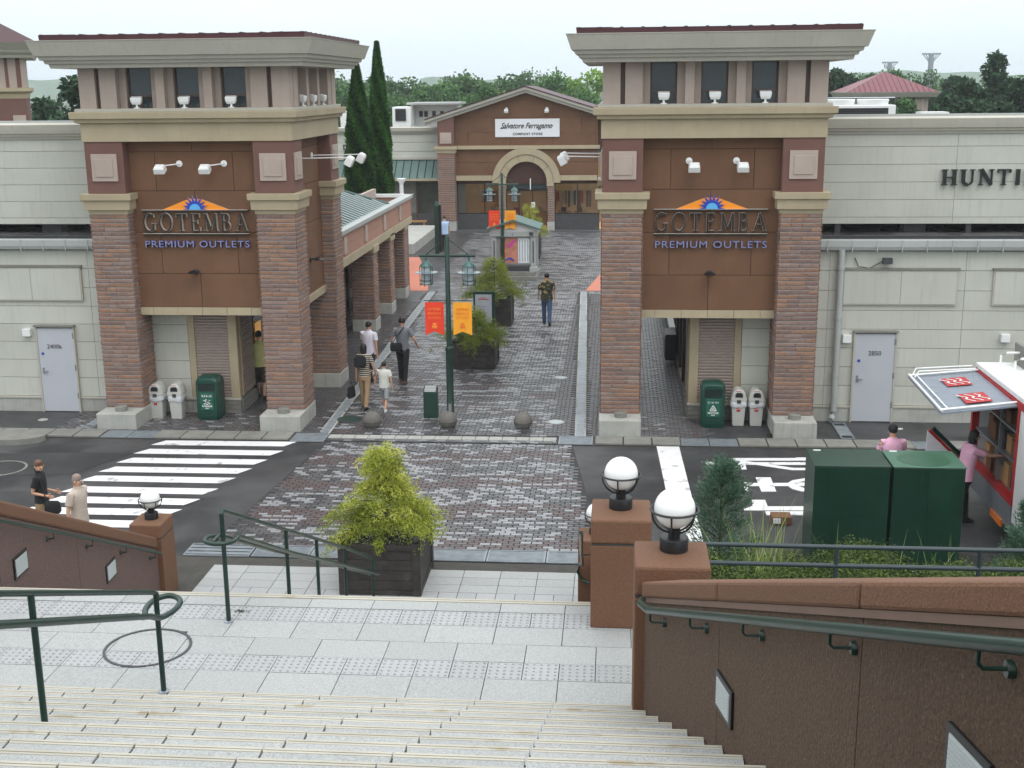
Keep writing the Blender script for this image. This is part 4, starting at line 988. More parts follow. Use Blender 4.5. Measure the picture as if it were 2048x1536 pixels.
def door(par, x0, x1, num, numx, hinge):
    d = MB().box((x0, 28.085, .02), (x1, 28.15, 2.10)).build('service_door', 'door', par, bevel=.004)
    for a in ((x0 - .04, x0), (x1, x1 + .04)): MB().box((a[0], 28.07, 0), (a[1], 28.15, 2.14)).build('door_frame', 'eave', d)
    MB().box((x0 - .06, 28.03, 2.14), (x1 + .06, 28.15, 2.18)).build('door_hood', 'concdark', d)
    text('door_number', num, .15, 'darkgrey', (numx, 28.078, 1.60), d, .004, align='CENTER')
    lx = x0 + .07; MB().box((lx, 28.05, .98), (lx + .03, 28.085, 1.12)).box((lx, 28.03, 1.02), (lx + .13, 28.05, 1.045)).build('door_handle', 'steel', d)
    MB().box((lx, 28.075, 1.44), (lx + .06, 28.086, 1.5)).build('door_sticker', 'blue', d)
    for z in (.35, 1.05, 1.85): MB().box((x1 - .015, 28.065, z), (x1 + .02, 28.086, z + .14)).build('hinge', 'concdark', d)
door(bR, 5.53, 6.43, '2850', 5.98, 1); door(bL, -14.03, -13.13, '2400b', -13.62, 1)
for x, z, par in ((5.33, 1.99, bR), (8.87, 2.03, bR), (-14.28, 2.0, bL)): MB().box((x - .1, 28.03, z - .1), (x + .1, 28.15, z + .09)).build('box_lamp', 'whitepaint', par, bevel=.012)
b = MB(); b.tube([(5.10, 28.02, 4.05), (5.10, 28.02, .28), (5.08, 27.98, .16), (5.02, 27.86, .10)], .075, 12)
for z in (1.1, 2.45, 3.6): b.lathe([(.088, z), (.088, z + .07)], (5.10, 28.02, 0), 12)
b.build('downpipe', 'gutter', bR, True)
b = MB(); b.tube([(6.05, 28.1, 3.79), (5.75, 28.08, 3.62), (5.5, 28.1, 3.66), (5.42, 28.12, 3.85)], .012, 6); b.obox((6.12, 28.0, 3.80), (.2, .16, .13)); b.build('camera_box', 'darkgrey', bR)
serif_word('HUNTING', 7.58, 10.2, 5.37, 5.73, 29.59, .09, bR, 'letter', ['black', 'darkgrey'], {'H': 1, 'U': 1, 'N': 1, 'T': .9, 'I': .5, 'G': .95})
for a in ((7.4, 28.9), (11.2, 28.7)):
    MB().obox((a[0], a[1], 4.26), (.5, .25, .04), .4).build('roof_vent', 'darkgrey', bR)
# storefront corners behind the tower openings
def corner_shop(par, xc, sgn):
    """sgn=+1: shop lies left of corner xc (left tower); -1: right of it"""
    Y = 28.15; s = sgn
    def bx(name, a, b_, y0, y1, z0, z1, m, bev=0, p=par):
        x0, x1 = sorted((xc - s * a, xc - s * b_)); return MB().box((x0, y0, z0), (x1, y1, z1)).build(name, m, p, bevel=bev)
    bx('corner_core', .1, 3.6, Y + .1, 46, 0, 2.6, 'core')
    bx('corner_trim', 0, .22, Y - .02, Y + .2, .4, 2.6, 'beige', .01)
    bx('corner_trim', 1.04, 1.2, Y - .02, Y + .1, .4, 2.6, 'beige', .01)
    n = 30
    fo = bx('roller_shutter', .22, 1.04, Y + .04, Y + .1, .4, 2.6, 'core')
    for i in range(n):
        z = .42 + i * 2.15 / n
        x0, x1 = sorted((xc - s * .225, xc - s * 1.035)); b = MB(); b.rings([[(x, Y + .045, z), (x, Y + .01, z + .008), (x, Y + .0, z + .04), (x, Y + .045, z + .066)] for x in (x0, x1)]); b.build('shutter_slat', 'shutter', fo)
    bx('drip_ledge', -.02, 2.7, Y - .05, Y + .06, .34, .40, 'eave', .008)
    zs = [.40, .86, 1.31, 1.76, 2.2, 2.6]
    for i in range(5): bx('siding_panel', 1.21, 2.7, Y, Y + .08, zs[i] + .005, zs[i + 1] - .005, 'siding')
    bx('plinth', 1.0, 2.7, Y - .02, Y + .06, 0, .34, 'concrete')
    for i in range(3):
        for j in range(3): bx('base_stone', j * .33 + .004 * (j > 0), (j + 1) * .33 - .004, Y - .03, Y + .1, i * .113, (i + 1) * .113 - .008, 'concdark', .006)
    # plaza side of the shop: trim, short shutter, dark glass shopfront
    def by(name, y0, y1, d0, d1, z0, z1, m, bev=0, p=par):
        x0, x1 = sorted((xc + s * d0, xc + s * d1)); return MB().box((x0, y0, z0), (x1, y1, z1)).build(name, m, p, bevel=bev)
    by('corner_trim', Y + .2, Y + .3, -.1, .02, .4, 2.6, 'beige')
    sh = by('roller_shutter', Y + .3, Y + 1.3, -.1, -.03, .4, 2.6, 'core')
    for i in range(n): z = .42 + i * 2.15 / n; by('shutter_slat', Y + .3, Y + 1.3, -.04, .0, z, z + .05, 'shutter', 0, sh)
    for i in range(3): by('base_stone', Y + .1, Y + 1.3, -.1, .03, i * .113, (i + 1) * .113 - .008, 'concdark', .006)
    by('shop_interior', Y + 1.3, 45.8, -1.4, -.9, .05, 2.55, 'shopwall')
    y = Y + 1.35; k = 0
    while y < 44.8:
        f = MB(); X = xc + s * .0
        for q in ((0, .07), (1.48, 1.55)): f.box((min(X, X - s * .08), y + q[0], 0), (max(X, X - s * .08), y + q[1], 2.6))
        f.box((min(X, X - s * .08), y + .07, 2.1), (max(X, X - s * .08), y + 1.48, 2.17)); f.box((min(X, X - s * .08), y + .07, 0), (max(X, X - s * .08), y + 1.48, .25))
        fo = f.build('shop_window', 'black' if k % 2 == 0 else 'frame', par)
        MB().box((X - s * .05 - .006, y + .07, .25), (X - s * .05 + .006, y + 1.48, 2.55)).build('pane', 'glasswarm', fo)
        y += 1.6; k += 1
    if s > 0: by('lit_poster', Y + 1.5, Y + 1.95, .0, .02, 1.35, 1.95, 'warm')
    by('upper_wall', Y + .1, 46, -.12, .0, 2.6, 4.0, 'pink')
corner_shop(bL, -9.07, 1); corner_shop(bR, 1.74, -1)
bt = thing('wall_cabinet', 'small dark cabinet fixed to the shop wall in the walkway under the right tower', 'cabinet', (1.6, 34, 0.2))
MB().box((1.42, 33.7, .18), (1.72, 34.7, .92)).build('body', 'black', bt, bevel=.01); MB().box((1.40, 33.75, .24), (1.42, 34.65, .86)).build('door', 'darkgrey', bt)
MB().box((1.58, 34.8, .80), (1.74, 45.8, .92)).build('wall_ledge', 'gutter', bR)
# rooftop plant on the right
ac = thing('rooftop_unit', 'long white rooftop air conditioner with black grille behind the right parapet', 'air conditioner', (6.8, 36, 6.4))
MB().box((5.9, 36, 6.45), (7.83, 37.2, 7.10)).build('casing', 'whitepaint', ac, bevel=.02)
MB().box((5.95, 35.985, 6.62), (7.62, 35.998, 7.02)).build('grille', 'black', ac)
gs = MB(); [gs.box((5.95, 35.975, 6.64 + i * .05), (7.62, 35.984, 6.655 + i * .05)) for i in range(8)]; gs.build('grille_bars', 'darkgrey', ac)
for cx in (6.35, 7.3): MB().lathe([(.42, 7.10), (.45, 7.24), (.43, 7.26), (.40, 7.12)], (cx, 36.6, 0), 24).build('fan_cowl', 'whitepaint', ac, True)
MB().tube([(5.9, 36.05, 7.3), (7.8, 36.05, 7.3)], .02, 6).build('pipe', 'steel', ac)
ac2 = thing('rooftop_unit', 'small white rooftop unit with two dark openings near the red pavilion', 'air conditioner', tuple(w(1868, 230, 52)))
c = w(1868, 230, 52); MB().box((c.x - .5, 52, c.z - .35), (c.x + .6, 53, c.z + .12)).build('casing', 'whitepaint', ac2); MB().box((c.x - .45, 51.98, c.z - .15), (c.x - .35, 52, c.z)).box((c.x - .1, 51.98, c.z - .15), (c.x + .05, 52, c.z)).build('opening', 'black', ac2)

# ------------------------------------------------------------------ arcade left of the promenade
M['salmon'] = mat('salmon_fascia', S(168, 126, 108), .75, .05, 2)
ar = thing('arcade', 'brick-columned arcade with a green seamed roof behind the left tower', 'arcade', (-8.2, 40, 0))
AX = -7.75
for i, (cx1, cy) in enumerate(((-7.74, 38.4), (-7.78, 41.55), (-7.84, 44.75))):
    cw = .72; stf = MB(); rnd = random.Random(i)
    c_ = MB().box((cx1 - cw + .012, cy + .012, .35), (cx1 - .012, cy + cw - .012, 2.62)).build('brick_column', 'mortar', ar)
    for o, d in (((cx1 - cw, cy, 0), (1, 0, 0)), ((cx1, cy, 0), (0, 1, 0))): brickface(c_, o, d, cw, .4, 2.56, rnd, False, stf)
    stf.build('brickwork', BR4, c_)['kind'] = 'stuff'
    MB().box((cx1 - cw - .03, cy - .03, 0), (cx1 + .03, cy + cw + .03, .4)).build('footing', 'concrete', ar, bevel=.015)
    MB().box((cx1 - cw - .04, cy - .05, 2.56), (cx1 + .06, cy + cw + .05, 2.80)).build('column_cap', 'beige', ar, bevel=.01)
y0, y1 = 31.76, 46.0
MB().box((AX - .55, y0, 2.72), (AX + .03, y1, 2.98)).build('lintel', 'beige', ar, bevel=.01)
for a, b_ in ((y0, 36.6), (36.6, 41.4), (41.4, y1)):
    for za, zb in ((2.985, 3.32), (3.32, 3.66)): MB().box((AX - .3, a + .005, za), (AX, b_ - .005, zb - .006)).build('fascia_panel', 'salmon', ar)
for yy in (37.2, 40.3, 43.3, 34.2): MB().box((AX, yy, 3.08), (AX + .05, yy + .34, 3.58)).build('fascia_plaque', 'pink', ar, bevel=.008)
MB().box((AX - .25, y0, 3.66), (AX + .10, y1 + .1, 3.80)).build('gutter', 'gutter', ar, bevel=.02)
MB().box((-10.6, y1 - .05, 3.0), (AX + .02, y1, 3.66)).build('end_wall', 'salmon', ar); MB().box((-10.6, y1 - .1, 3.68), (AX + .1, y1 + .1, 3.80)).build('gutter', 'whitepaint', ar)
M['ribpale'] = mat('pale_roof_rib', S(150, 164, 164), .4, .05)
rb_ = MB(); za, zb = 3.76, 4.58; xr = -9.9; ye, yr = 42.0, 40.3
rb_.face([(AX - .1, y0, za), (AX - .1, ye, za), (xr, yr, zb), (xr, y0, zb)]); rb_.face([(AX - .1, ye, za), (-12, ye, za), (xr, yr, zb)])
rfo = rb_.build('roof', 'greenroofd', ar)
sm = MB(); y = y0 + .2
while y < ye - .1:
    lim = min(1, (ye - y) / (ye - yr)); x2 = AX - .1 + (xr - AX + .1) * lim; z2 = za + (zb - za) * lim
    sm.tube([(AX - .08, y, za + .02), (x2, y, z2 + .02)], .034, 4); y += .40
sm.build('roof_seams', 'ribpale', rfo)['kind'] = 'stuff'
MB().tube([(AX - .1, ye, za + .04), (xr, yr, zb + .05), (xr, y0, zb + .05)], .05, 6).build('roof_ridge', 'greenroof', rfo)
MB().box((-12, yr - .5, 3.50), (AX - .3, y1 - .1, 3.56)).build('flat_deck', 'flatroof', ar)
MB().box((-12, y0, 2.70), (AX - .55, y1, 2.74)).build('ceiling', 'pink', ar)
c = w(806, 440, 46.6)
wc = thing('post', 'slim white post with flared capital at the far end of the arcade', 'post', (c.x, 46.6, 0))
MB().lathe([(.13, 2.95), (.09, 3.1), (.08, 3.2), (.075, 4.1), (.085, 4.15), (.17, 4.28), (.17, 4.34)], (c.x - .02, 46.6, 0), 14).build('shaft', 'whitepaint', wc, True)
MB().box((c.x - .2, 46.4, 0), (c.x + .16, 46.8, 2.95)).build('pier', 'brick2', wc)

# ------------------------------------------------------------------ boutique at the end of the promenade
FY = 66.85
M['spotlit'] = mat('lit_spot', (1, .9, .7), .5, 0, emit=((1, .85, .6), 14))
bo = thing('boutique', 'gabled brown boutique with a round arch at the end of the promenade', 'shop', (-4.9, FY, 0))
CX = -4.88
def bxx(name, a, b_, m, par=bo, bev=0): return MB().box(a, b_).build(name, m, par, bevel=bev)
# gable wall with arch, panel joints as separate pieces
bxx('backing', (-8.8, FY + .22, 2.55), (-1.0, FY + .5, 4.4), 'darkjoint')
MB().prism([(-9.7, 4.4), (-.06, 4.4), (-.06, 6.0), (CX, 7.38), (-9.7, 6.05)], FY + .2, FY + .6).build('gable_backing', 'darkjoint', bo)
def gz(x): return 6.05 + (7.36 - 6.05) * (1 - abs(x - CX) / 4.82)
rows = [(4.61, 5.3), (5.3, 6.1), (6.1, 7.4)]
for i, (za, zb) in enumerate(rows):
    cuts = [-8.78 + (.75 if i % 2 == 0 else 0) + 2.3 * k for k in range(-1, 5)]; cuts = [c for c in cuts if -8.7 < c < -1.05]; cuts = [-8.76] + cuts + [-1.0]
    for j in range(len(cuts) - 1):
        a, c = cuts[j] + .01, cuts[j + 1] - .01
        top = lambda x: min(zb - .01, gz(x) - .02)
        if top(a) <= za + .05 and top(c) <= za + .05: continue
        pts = [(a, za), (c, za), (c, max(za, top(c)))] + ([(CX, min(zb - .01, 7.34))] if a < CX < c else []) + [(a, max(za, top(a)))]
        MB().prism(pts, FY + .15, FY + .21).build('wall_panel', 'brown', bo)
AR0, AR1, AR2 = 1.12, 1.50, 1.86; AZ = 2.64
def ring_sector(mb, r0, r1, a0, a1, y0, y1, m=0, n=6):
    po = [(CX + r1 * math.cos(a0 + (a1 - a0) * i / n), AZ + r1 * math.sin(a0 + (a1 - a0) * i / n)) for i in range(n + 1)]; pi_ = [(CX + r0 * math.cos(a1 - (a1 - a0) * i / n), AZ + r0 * math.sin(a1 - (a1 - a0) * i / n)) for i in range(n + 1)]
    mb.prism(po + pi_, y0, y1, m)
for sgn in (-1, 1):
    for k, (za, zb) in enumerate(((3.02, 3.72), (3.72, 4.42))):
        def xin(z): return math.sqrt(max(.0, (AR2 - .02) ** 2 - (z - AZ) ** 2))
        pts = [(CX + sgn * 3.86, za + .008), (CX + sgn * 3.86, zb - .008)] + [(CX + sgn * xin(zb - .008 - (zb - za - .016) * i / 6), zb - .008 - (zb - za - .016) * i / 6) for i in range(7)]
        MB().prism(pts, FY + .15, FY + .21).build('wall_panel', 'brown', bo)
for i in range(5):
    b = MB(); ring_sector(b, AR0, AR1, math.pi * i / 5 + .006, math.pi * (i + 1) / 5 - .006, FY - .02, FY + .4); b.build('arch_stone', 'beige', bo)
b = MB(); ring_sector(b, AR1 + .01, AR2, 0, math.pi, FY - .08, FY + .4, 0, 24); b.build('arch_ring', 'beige', bo)
for s_ in (-1, 1):
    bxx('arch_foot', (CX + s_ * 1.31 - .19, FY - .08, 2.44), (CX + s_ * 1.31 + .19, FY + .4, 2.64), 'beige', bev=.01); bxx('arch_foot', (CX + s_ * 1.68 - .17, FY - .07, 2.62), (CX + s_ * 1.68 + .17, FY + .38, 3.0), 'beige')
    for k in range(4):
        a = CX + s_ * (1.86 + k * .5); c = CX + s_ * (1.86 + (k + 1) * .5 - .01); bxx('lintel_block', (min(a, c), FY - .04, 2.74), (max(a, c), FY + .4, 3.01), 'beige')
    cx = CX + s_ * 1.34
    bc = bxx('brick_pier', (cx - .17, FY - .02, .5), (cx + .17, FY + .3, 2.44), 'mortar'); stf = MB(); brickface(bc, (cx - .175, FY - .03, 0), (1, 0, 0), .35, .5, 2.44, random.Random(3), False, stf); stf.build('brickwork', BR4, bc)['kind'] = 'stuff'
    bxx('pier_base', (cx - .2, FY - .08, 0), (cx + .2, FY + .33, .5), 'concrete')
bxx('string_course', (-8.76, FY - .05, 4.42), (-.9, FY + .3, 4.61), 'beige', bev=.01)
lc = bxx('brick_column', (-9.66, FY - .28, .55), (-8.76, FY + .4, 4.3), 'mortar'); stf = MB(); brickface(lc, (-9.68, FY - .3, 0), (1, 0, 0), .93, .55, 4.3, random.Random(5), False, stf); brickface(lc, (-8.74, FY - .3, 0), (0, 1, 0), .7, .55, 4.3, random.Random(6), False, stf); stf.build('brickwork', BR4, lc)['kind'] = 'stuff'
bxx('footing', (-9.7, FY - .36, 0), (-8.72, FY + .4, .55), 'concrete')
MB().prect(-9.66, -8.76, FY - .28, FY + .4, [(.02, 4.2), (.08, 4.24), (.10, 4.42), (.17, 4.44), (.17, 4.6)]).build('column_cap', 'beige', bo)
MB().prism([(-9.66, 4.6), (-8.76, 4.6), (-8.76, gz(-8.76)), (-9.66, gz(-9.66) + .04)], FY - .25, FY + .3).build('upper_column', 'maroon', bo)
MB().box((-9.52, FY - .30, 4.75), (-8.9, FY - .25, 5.33)).box((-9.4, FY - .33, 4.87), (-9.02, FY - .30, 5.22)).build('square_plaque', 'pink', bo)
# gable roof edge
def rfz(x, o=0): return 6.02 + (7.72 - 6.02) * (1 - abs(x - CX) / 5.45) + o
for s_ in (-1, 1):
    xe = CX + s_ * 5.45
    for (o0, o1, ya, m, nm) in ((-.33, -.16, FY - .30, 'eave', 'bargeboard'), (-.16, -.02, FY - .45, 'eave', 'bargeboard'), (-.02, .03, FY - .5, 'redroofd', 'roof')):
        pts = [(CX, rfz(CX, o0)), (xe, rfz(xe, o0)), (xe, rfz(xe, o1)), (CX, rfz(CX, o1))]
        MB().prism(pts, ya, FY + (8 if nm == 'roof' else .2)).build(nm, m, bo)
# shop front glazing and interior
bxx('interior_back', (-9.0, FY + 4.2, 0), (-.8, FY + 4.3, 4), 'shopwall'); bxx('interior_floor', (-9.0, FY + .5, .0), (-.8, FY + 4.2, .03), 'warm'); bxx('interior_ceiling', (-9, FY + .5, 3.72), (-.8, FY + 4.2, 3.8), 'pink')
bxx('interior_partition', (-8.2, FY + 1.4, 0), (-7.6, FY + 4.2, 3.3), 'shopwall'); bxx('display_panel', (-8.72, FY + .7, .9), (-8.3, FY + .75, 2.7), 'whitepaint')
rr = random.Random(8)
cl = ['darkgrey', 'red', 'pink', 'brown', 'paper', 'darkgreen', 'cardboard', 'black']
for sx0, sx1 in ((-7.5, -6.5), (-3.4, -1.2)):
    x = sx0
    while x < sx1:
        h = rr.uniform(.5, .9); bxx('hanging_garment', (x, FY + 1.6, 2.0 - h), (x + rr.uniform(.08, .16), FY + 2.0, 2.05), rr.choice(cl)); x += rr.uniform(.12, .3)
for x in (-6.9, -5.6, -4.2, -2.9, -2.0): bxx('display_table', (x - .35, FY + 2.4, 0), (x + .35, FY + 3.0, .8), 'cardboard'); bxx('display_goods', (x - .2, FY + 2.5, .8), (x + .1, FY + 2.7, 1.05), rr.choice(cl))
for x in (-7.4, -6.4, -2.6, -1.6, -4.9):
    b = MB(); b.lathe([(.1, 3.68), (.13, 3.719)], (x, FY + 1.2, 0), 10); b.build('ceiling_spot', 'spotlit', bo)
def glz(x0, x1, z0, z1, mull=()):
    f = MB()
    for (p, q) in (((x0, z0), (x1, z0 + .05)), ((x0, z1 - .05), (x1, z1)), ((x0, z0 + .05), (x0 + .05, z1 - .05)), ((x1 - .05, z0 + .05), (x1, z1 - .05))): f.box((p[0], FY + .30, p[1]), (q[0], FY + .36, q[1]))
    for mx in mull: f.box((mx - .025, FY + .30, z0 + .05), (mx + .025, FY + .36, z1 - .05))
    fo = f.build('shop_window', 'black', bo); MB().box((x0 + .05, FY + .325, z0 + .05), (x1 - .05, FY + .335, z1 - .05)).build('pane', 'clearglass', fo)
m = D.materials.new('clear_shop_glass'); m.use_nodes = True; t = m.node_tree; t.nodes.clear(); o = t.nodes.new('ShaderNodeOutputMaterial'); gl = t.nodes.new('ShaderNodeBsdfGlossy'); gl.inputs['Roughness'].default_value = .03; tp = t.nodes.new('ShaderNodeBsdfTransparent'); tp.inputs[0].default_value = (.75, .76, .74, 1); fr = t.nodes.new('ShaderNodeFresnel'); ms = t.nodes.new('ShaderNodeMixShader'); t.links.new(fr.outputs[0], ms.inputs[0]); t.links.new(tp.outputs[0], ms.inputs[1]); t.links.new(gl.outputs[0], ms.inputs[2]); t.links.new(ms.outputs[0], o.inputs[0]); M['clearglass'] = m
glz(-8.72, -6.4, .9, 2.74, (-7.2,)); glz(-3.36, -.9, .9, 2.74, (-2.1,))
glz(-6.02, -3.74, .05, 2.2, (-5.3, -4.55)); 
bxx('transom', (-6.0, FY + .28, 2.2), (-3.76, FY + .38, 2.3), 'black'); MB().prism([(CX + 1.1 * math.cos(math.pi * i / 20), 2.64 + 1.1 * math.sin(math.pi * i / 20)) for i in range(21)] + [(CX - 1.1, 2.3), (CX + 1.1, 2.3)], FY + .33, FY + .34).build('fanlight', 'glass', bo)
bxx('fanlight_bar', (CX + .12, FY + .28, 2.3), (CX + .17, FY + .33, 3.7), 'black'); bxx('door_notice', (-4.62, FY + .25, 1.25), (-4.42, FY + .27, 1.55), 'paper'); bxx('hanging_tube', (CX + .2, FY + .0, 2.25), (CX + .25, FY + .05, 2.85), 'lampwhite')
bxx('stall_riser', (-8.75, FY + .2, .0), (-6.4, FY + .42, .9), 'sett_d'); bxx('stall_riser', (-3.36, FY + .2, .0), (-.9, FY + .42, .9), 'sett_d')
pd_ = slab('pavement_ledge', [(-16, FY - .75), (1.5, FY - .75), (1.5, FY + .5), (-16, FY + .5)], .0, .06, 'sett_m')
# boutique name board
sb = thing('shop_sign', 'white board with black handwriting on the brown gable', 'sign', (-4.85, FY, 5.1)); bxx('board', (-6.55, FY + .08, 5.06), (-3.07, FY + .15, 6.02), 'paper', sb)
wd = textw('Salvatore Ferragamo', .42, 1.0); text('handwriting', 'Salvatore Ferragamo', .42, 'black', (-6.26, FY + .07, 5.52), sb, .01, shear=.45, sx=2.75 / wd, bold=.006, spacing=1.0)
MB().prism([(-3.66, 5.66), (-3.42, 5.66), (-3.42, 5.685), (-3.66, 5.685)], FY + .065, FY + .079).prism([(-6.27, 5.50), (-6.05, 5.52), (-6.05, 5.545), (-6.27, 5.53)], FY + .065, FY + .079).build('flourish', 'black', sb)
wd = textw('COMPANY STORE', .18, 1.15); text('lettering', 'COMPANY STORE', .18, 'black', (-5.6, FY + .07, 5.16), sb, .01, sx=1.6 / wd, bold=.003, spacing=1.15)
for x, nm in ((-5.93, 'left'), (-3.75, 'right')): spot('white spotlight over the handwriting sign of the boutique, the %s one' % nm, (x, FY + .14, 6.55), (0, -1, 0), .25, -.05, (.11, .16, .10))
# white wing left of the boutique
dk = thing('shop_wing', 'white panelled shop wing with a green awning roof left of the boutique', 'building', (-14, 68.5, 0))
bxx('wall', (-22, 68.6, 0), (-9.7, 72, 5.3), 'core', dk)
for i, (za, zb) in enumerate(((3.25, 3.75), (3.75, 4.25), (4.25, 4.75), (4.75, 5.25))):
    for xa, xb in ((-22, -16), (-16, -13), (-13, -9.75)): bxx('siding_panel', (xa + .01, 68.5, za + .01), (xb - .01, 68.6, zb - .01), 'siding', dk)
MB().rings([[(x, 68.6, 5.2), (x, 68.42, 5.22), (x, 68.3, 5.38), (x, 68.28, 5.55), (x, 68.9, 5.58), (x, 68.9, 5.2)] for x in (-22, -9.7)]).build('cornice', 'eave', dk)
bxx('awning_fascia', (-22, 67.35, 2.70), (-9.75, 67.45, 2.82), 'beige', dk); aw = MB(); aw.face([(-22, 67.4, 2.82), (-9.75, 67.4, 2.82), (-9.75, 68.5, 3.95 - .7), (-22, 68.5, 3.25)]); aw.v = [(v[0], v[1], v[2] + (.55 if v[1] > 68 else 0)) for v in aw.v]; awo = aw.build('awning', 'greenroof', dk)
asm = MB(); x = -21.9
while x < -9.8: asm.tube([(x, 67.38, 2.85), (x, 68.5, 3.83)], .02, 4); x += .42
asm.build('awning_seams', 'greenroofd', awo)['kind'] = 'stuff'
bxx('flashing', (-22, 68.4, 3.80), (-9.75, 68.5, 3.92), 'eave', dk)
bxx('interior_back', (-22, 71, 0), (-9.8, 71.1, 2.7), 'warm', dk)
for xa, xb, m in ((-13.3, -12.6, 'orange'), (-12.45, -11.2, 'concdark'), (-11.1, -9.85, 'clearglass')):
    bxx('shop_window', (xa, 68.4, .85), (xb, 68.46, 2.62), m, dk)
for x in (-12.6, -11.2, -9.85, -13.35): bxx('window_frame', (x, 68.36, .0), (x + .09, 68.5, 2.7), 'frame', dk)
bxx('stall_riser', (-14, 68.38, 0), (-9.8, 68.44, .85), 'sett_m', dk)
bxx('red_display', (-10.7, 69.3, .9), (-10.3, 69.6, 1.9), 'red', dk); 
text('lettering', 'DKNY', .42, 'darkgrey', w(686, 300, 68.45), dk, .03, bold=.01)
bn = thing('bench', 'low wooden bench against the far left shopfront', 'bench', (-11.3, 67.6, 0)); bxx('seat', (-12.2, 67.4, .42), (-10.5, 67.8, .5), 'cardboard', bn); bxx('leg', (-12.1, 67.45, 0), (-12.0, 67.75, .42), 'cardboard', bn); bxx('leg', (-10.7, 67.45, 0), (-10.6, 67.75, .42), 'cardboard', bn)
pb = thing('stone_planter', 'long pale stone planter with low greenery beyond the arcade', 'planter', (-10.3, 60.5, 0)); 
bxx('wall', (-11.5, 57.2, 0), (-9.55, 65.2, .5), 'concrete', pb, .02)
# white rooftop boxes behind the wing
rt = thing('rooftop_plant', 'cluster of white rooftop plant boxes left of the gable', 'rooftop plant', (-11, 74, 5))
for (pa, pb_, Y) in (((784, 214), (822, 252), 74), ((822, 208), (916, 250), 76), ((680, 222), (705, 262), 75)):
    a = w(*pa, Y); c = w(*pb_, Y); bxx('plant_box', (a.x, Y, c.z - .8), (c.x, Y + 2, a.z), 'whitepaint', rt, .03)
a = w(790, 218, 73.9); c = w(812, 242, 73.9); bxx('louvre', (a.x, 73.93, c.z), (c.x, 73.96, a.z), 'black', rt)
for px in (842, 852, 868, 884, 900): a = w(px, 222, 75.9); bxx('louvre', (a.x - .12, 75.93, a.z - .35), (a.x + .1, 75.96, a.z), 'darkgrey', rt)
a = w(815, 206, 75); c = w(920, 210, 75); bxx('plant_roof', (a.x, 74.6, a.z - .1), (c.x, 78, a.z + .02), 'gutter', rt)

# ------------------------------------------------------------------ other roofs and towers beyond
pv = thing('pavilion_tower', 'distant tower with a pink-red hipped metal roof at the right', 'tower', (23.6, 110, 0))
cx, cy = 23.6, 114
MB().box((cx - 3.2, cy - 3.2, 0), (cx + 3.2, cy + 3.2, 6.6)).build('wall', 'pink', pv)
rfp = MB(); rfp.rings([[(cx - 3.9, cy - 3.9, 6.95), (cx + 3.9, cy - 3.9, 6.95), (cx + 3.9, cy + 3.9, 6.95), (cx - 3.9, cy + 3.9, 6.95)], [(cx - .1, cy - .1, 8.65), (cx + .1, cy - .1, 8.65), (cx + .1, cy + .1, 8.65), (cx - .1, cy + .1, 8.65)]]); ro = rfp.build('roof', 'redroof', pv)
sm = MB()
for i in range(-8, 9):
    f = abs(i) / 8.6; sm.tube([(cx + i * .45, cy - 3.9, 6.98), (cx + i * .45, cy - 3.9 * f - .05, 6.98 + 1.7 * (1 - f))], .035, 4)
sm.build('roof_seams', 'redroof', ro)['kind'] = 'stuff'
MB().prect(cx - 3.2, cx + 3.2, cy - 3.2, cy + 3.2, [(.55, 6.5), (.8, 6.85), (.85, 6.96)]).build('eave', 'eave', pv)
for i in range(5): MB().box((cx - 1.9 + i * .85, cy - 3.25, 5.3), (cx - 1.35 + i * .85, cy - 3.2, 6.45)).build('window', 'glass', pv)
MB().box((cx - 3.35, cy - 3.35, 5.0), (cx + 3.35, cy + 3.35, 5.2)).build('ledge', 'beige', pv)
MB().tube([(cx + 3.0, cy - 3.4, 6.7), (cx + 2.7, cy - 3.35, 6.3), (cx + 2.7, cy - 3.35, 5.0)], .05, 6).build('downpipe', 'gutter', pv)
c = w(76, 84, 51.2); ez = c.z; ex = c.x - .2
x1 = ex - .95
ft = thing('far_tower', 'tower with a hipped red roof cut off by the left edge of the photo', 'tower', (x1, 52, 0), None, R(24))
x0 = x1 - 4.8; y0 = 52; y1 = 56.6
MB().prect(x0, x1, y0, y1, [(.4, ez - .62), (.45, ez - .5), (.6, ez - .4), (.66, ez - .3), (.95, ez)]).build('eave', 'eave', ft)
MB().rings([[(x0 - .7, y0 - .7, ez), (x1 + .7, y0 - .7, ez), (x1 + .7, y1 + .7, ez), (x0 - .7, y1 + .7, ez)], [((x0 + x1) / 2 - .1, (y0 + y1) / 2 - .1, ez + 1.7), ((x0 + x1) / 2 + .1, (y0 + y1) / 2 - .1, ez + 1.7), ((x0 + x1) / 2 + .1, (y0 + y1) / 2 + .1, ez + 1.7), ((x0 + x1) / 2 - .1, (y0 + y1) / 2 + .1, ez + 1.7)]]).build('roof', 'redroofd', ft)
MB().box((x0, y0, ez - 1.9), (x1, y1, ez - .6)).build('lantern', 'pink', ft); MB().box((x1 - .75, y0 - .02, ez - 1.9), (x1 - .62, y0, ez - .62)).box((x1 - .3, y0 - .02, ez - 1.9), (x1 - .12, y0, ez - .62)).build('brown_strip', 'maroon', ft)
MB().prect(x0, x1, y0, y1, [(.02, ez - 2.3), (.05, ez - 2.1), (.2, ez - 2.0), (.2, ez - 1.85)]).build('beam', 'beige', ft)
MB().box((x0, y0, 0), (x1, y1, ez - 2.3)).build('wall', 'maroon', ft); MB().box((x1 - .6, y0 - .06, ez - 3.6), (x1 - .08, y0, ez - 3.0)).build('square_plaque', 'pink', ft); finish(ft)
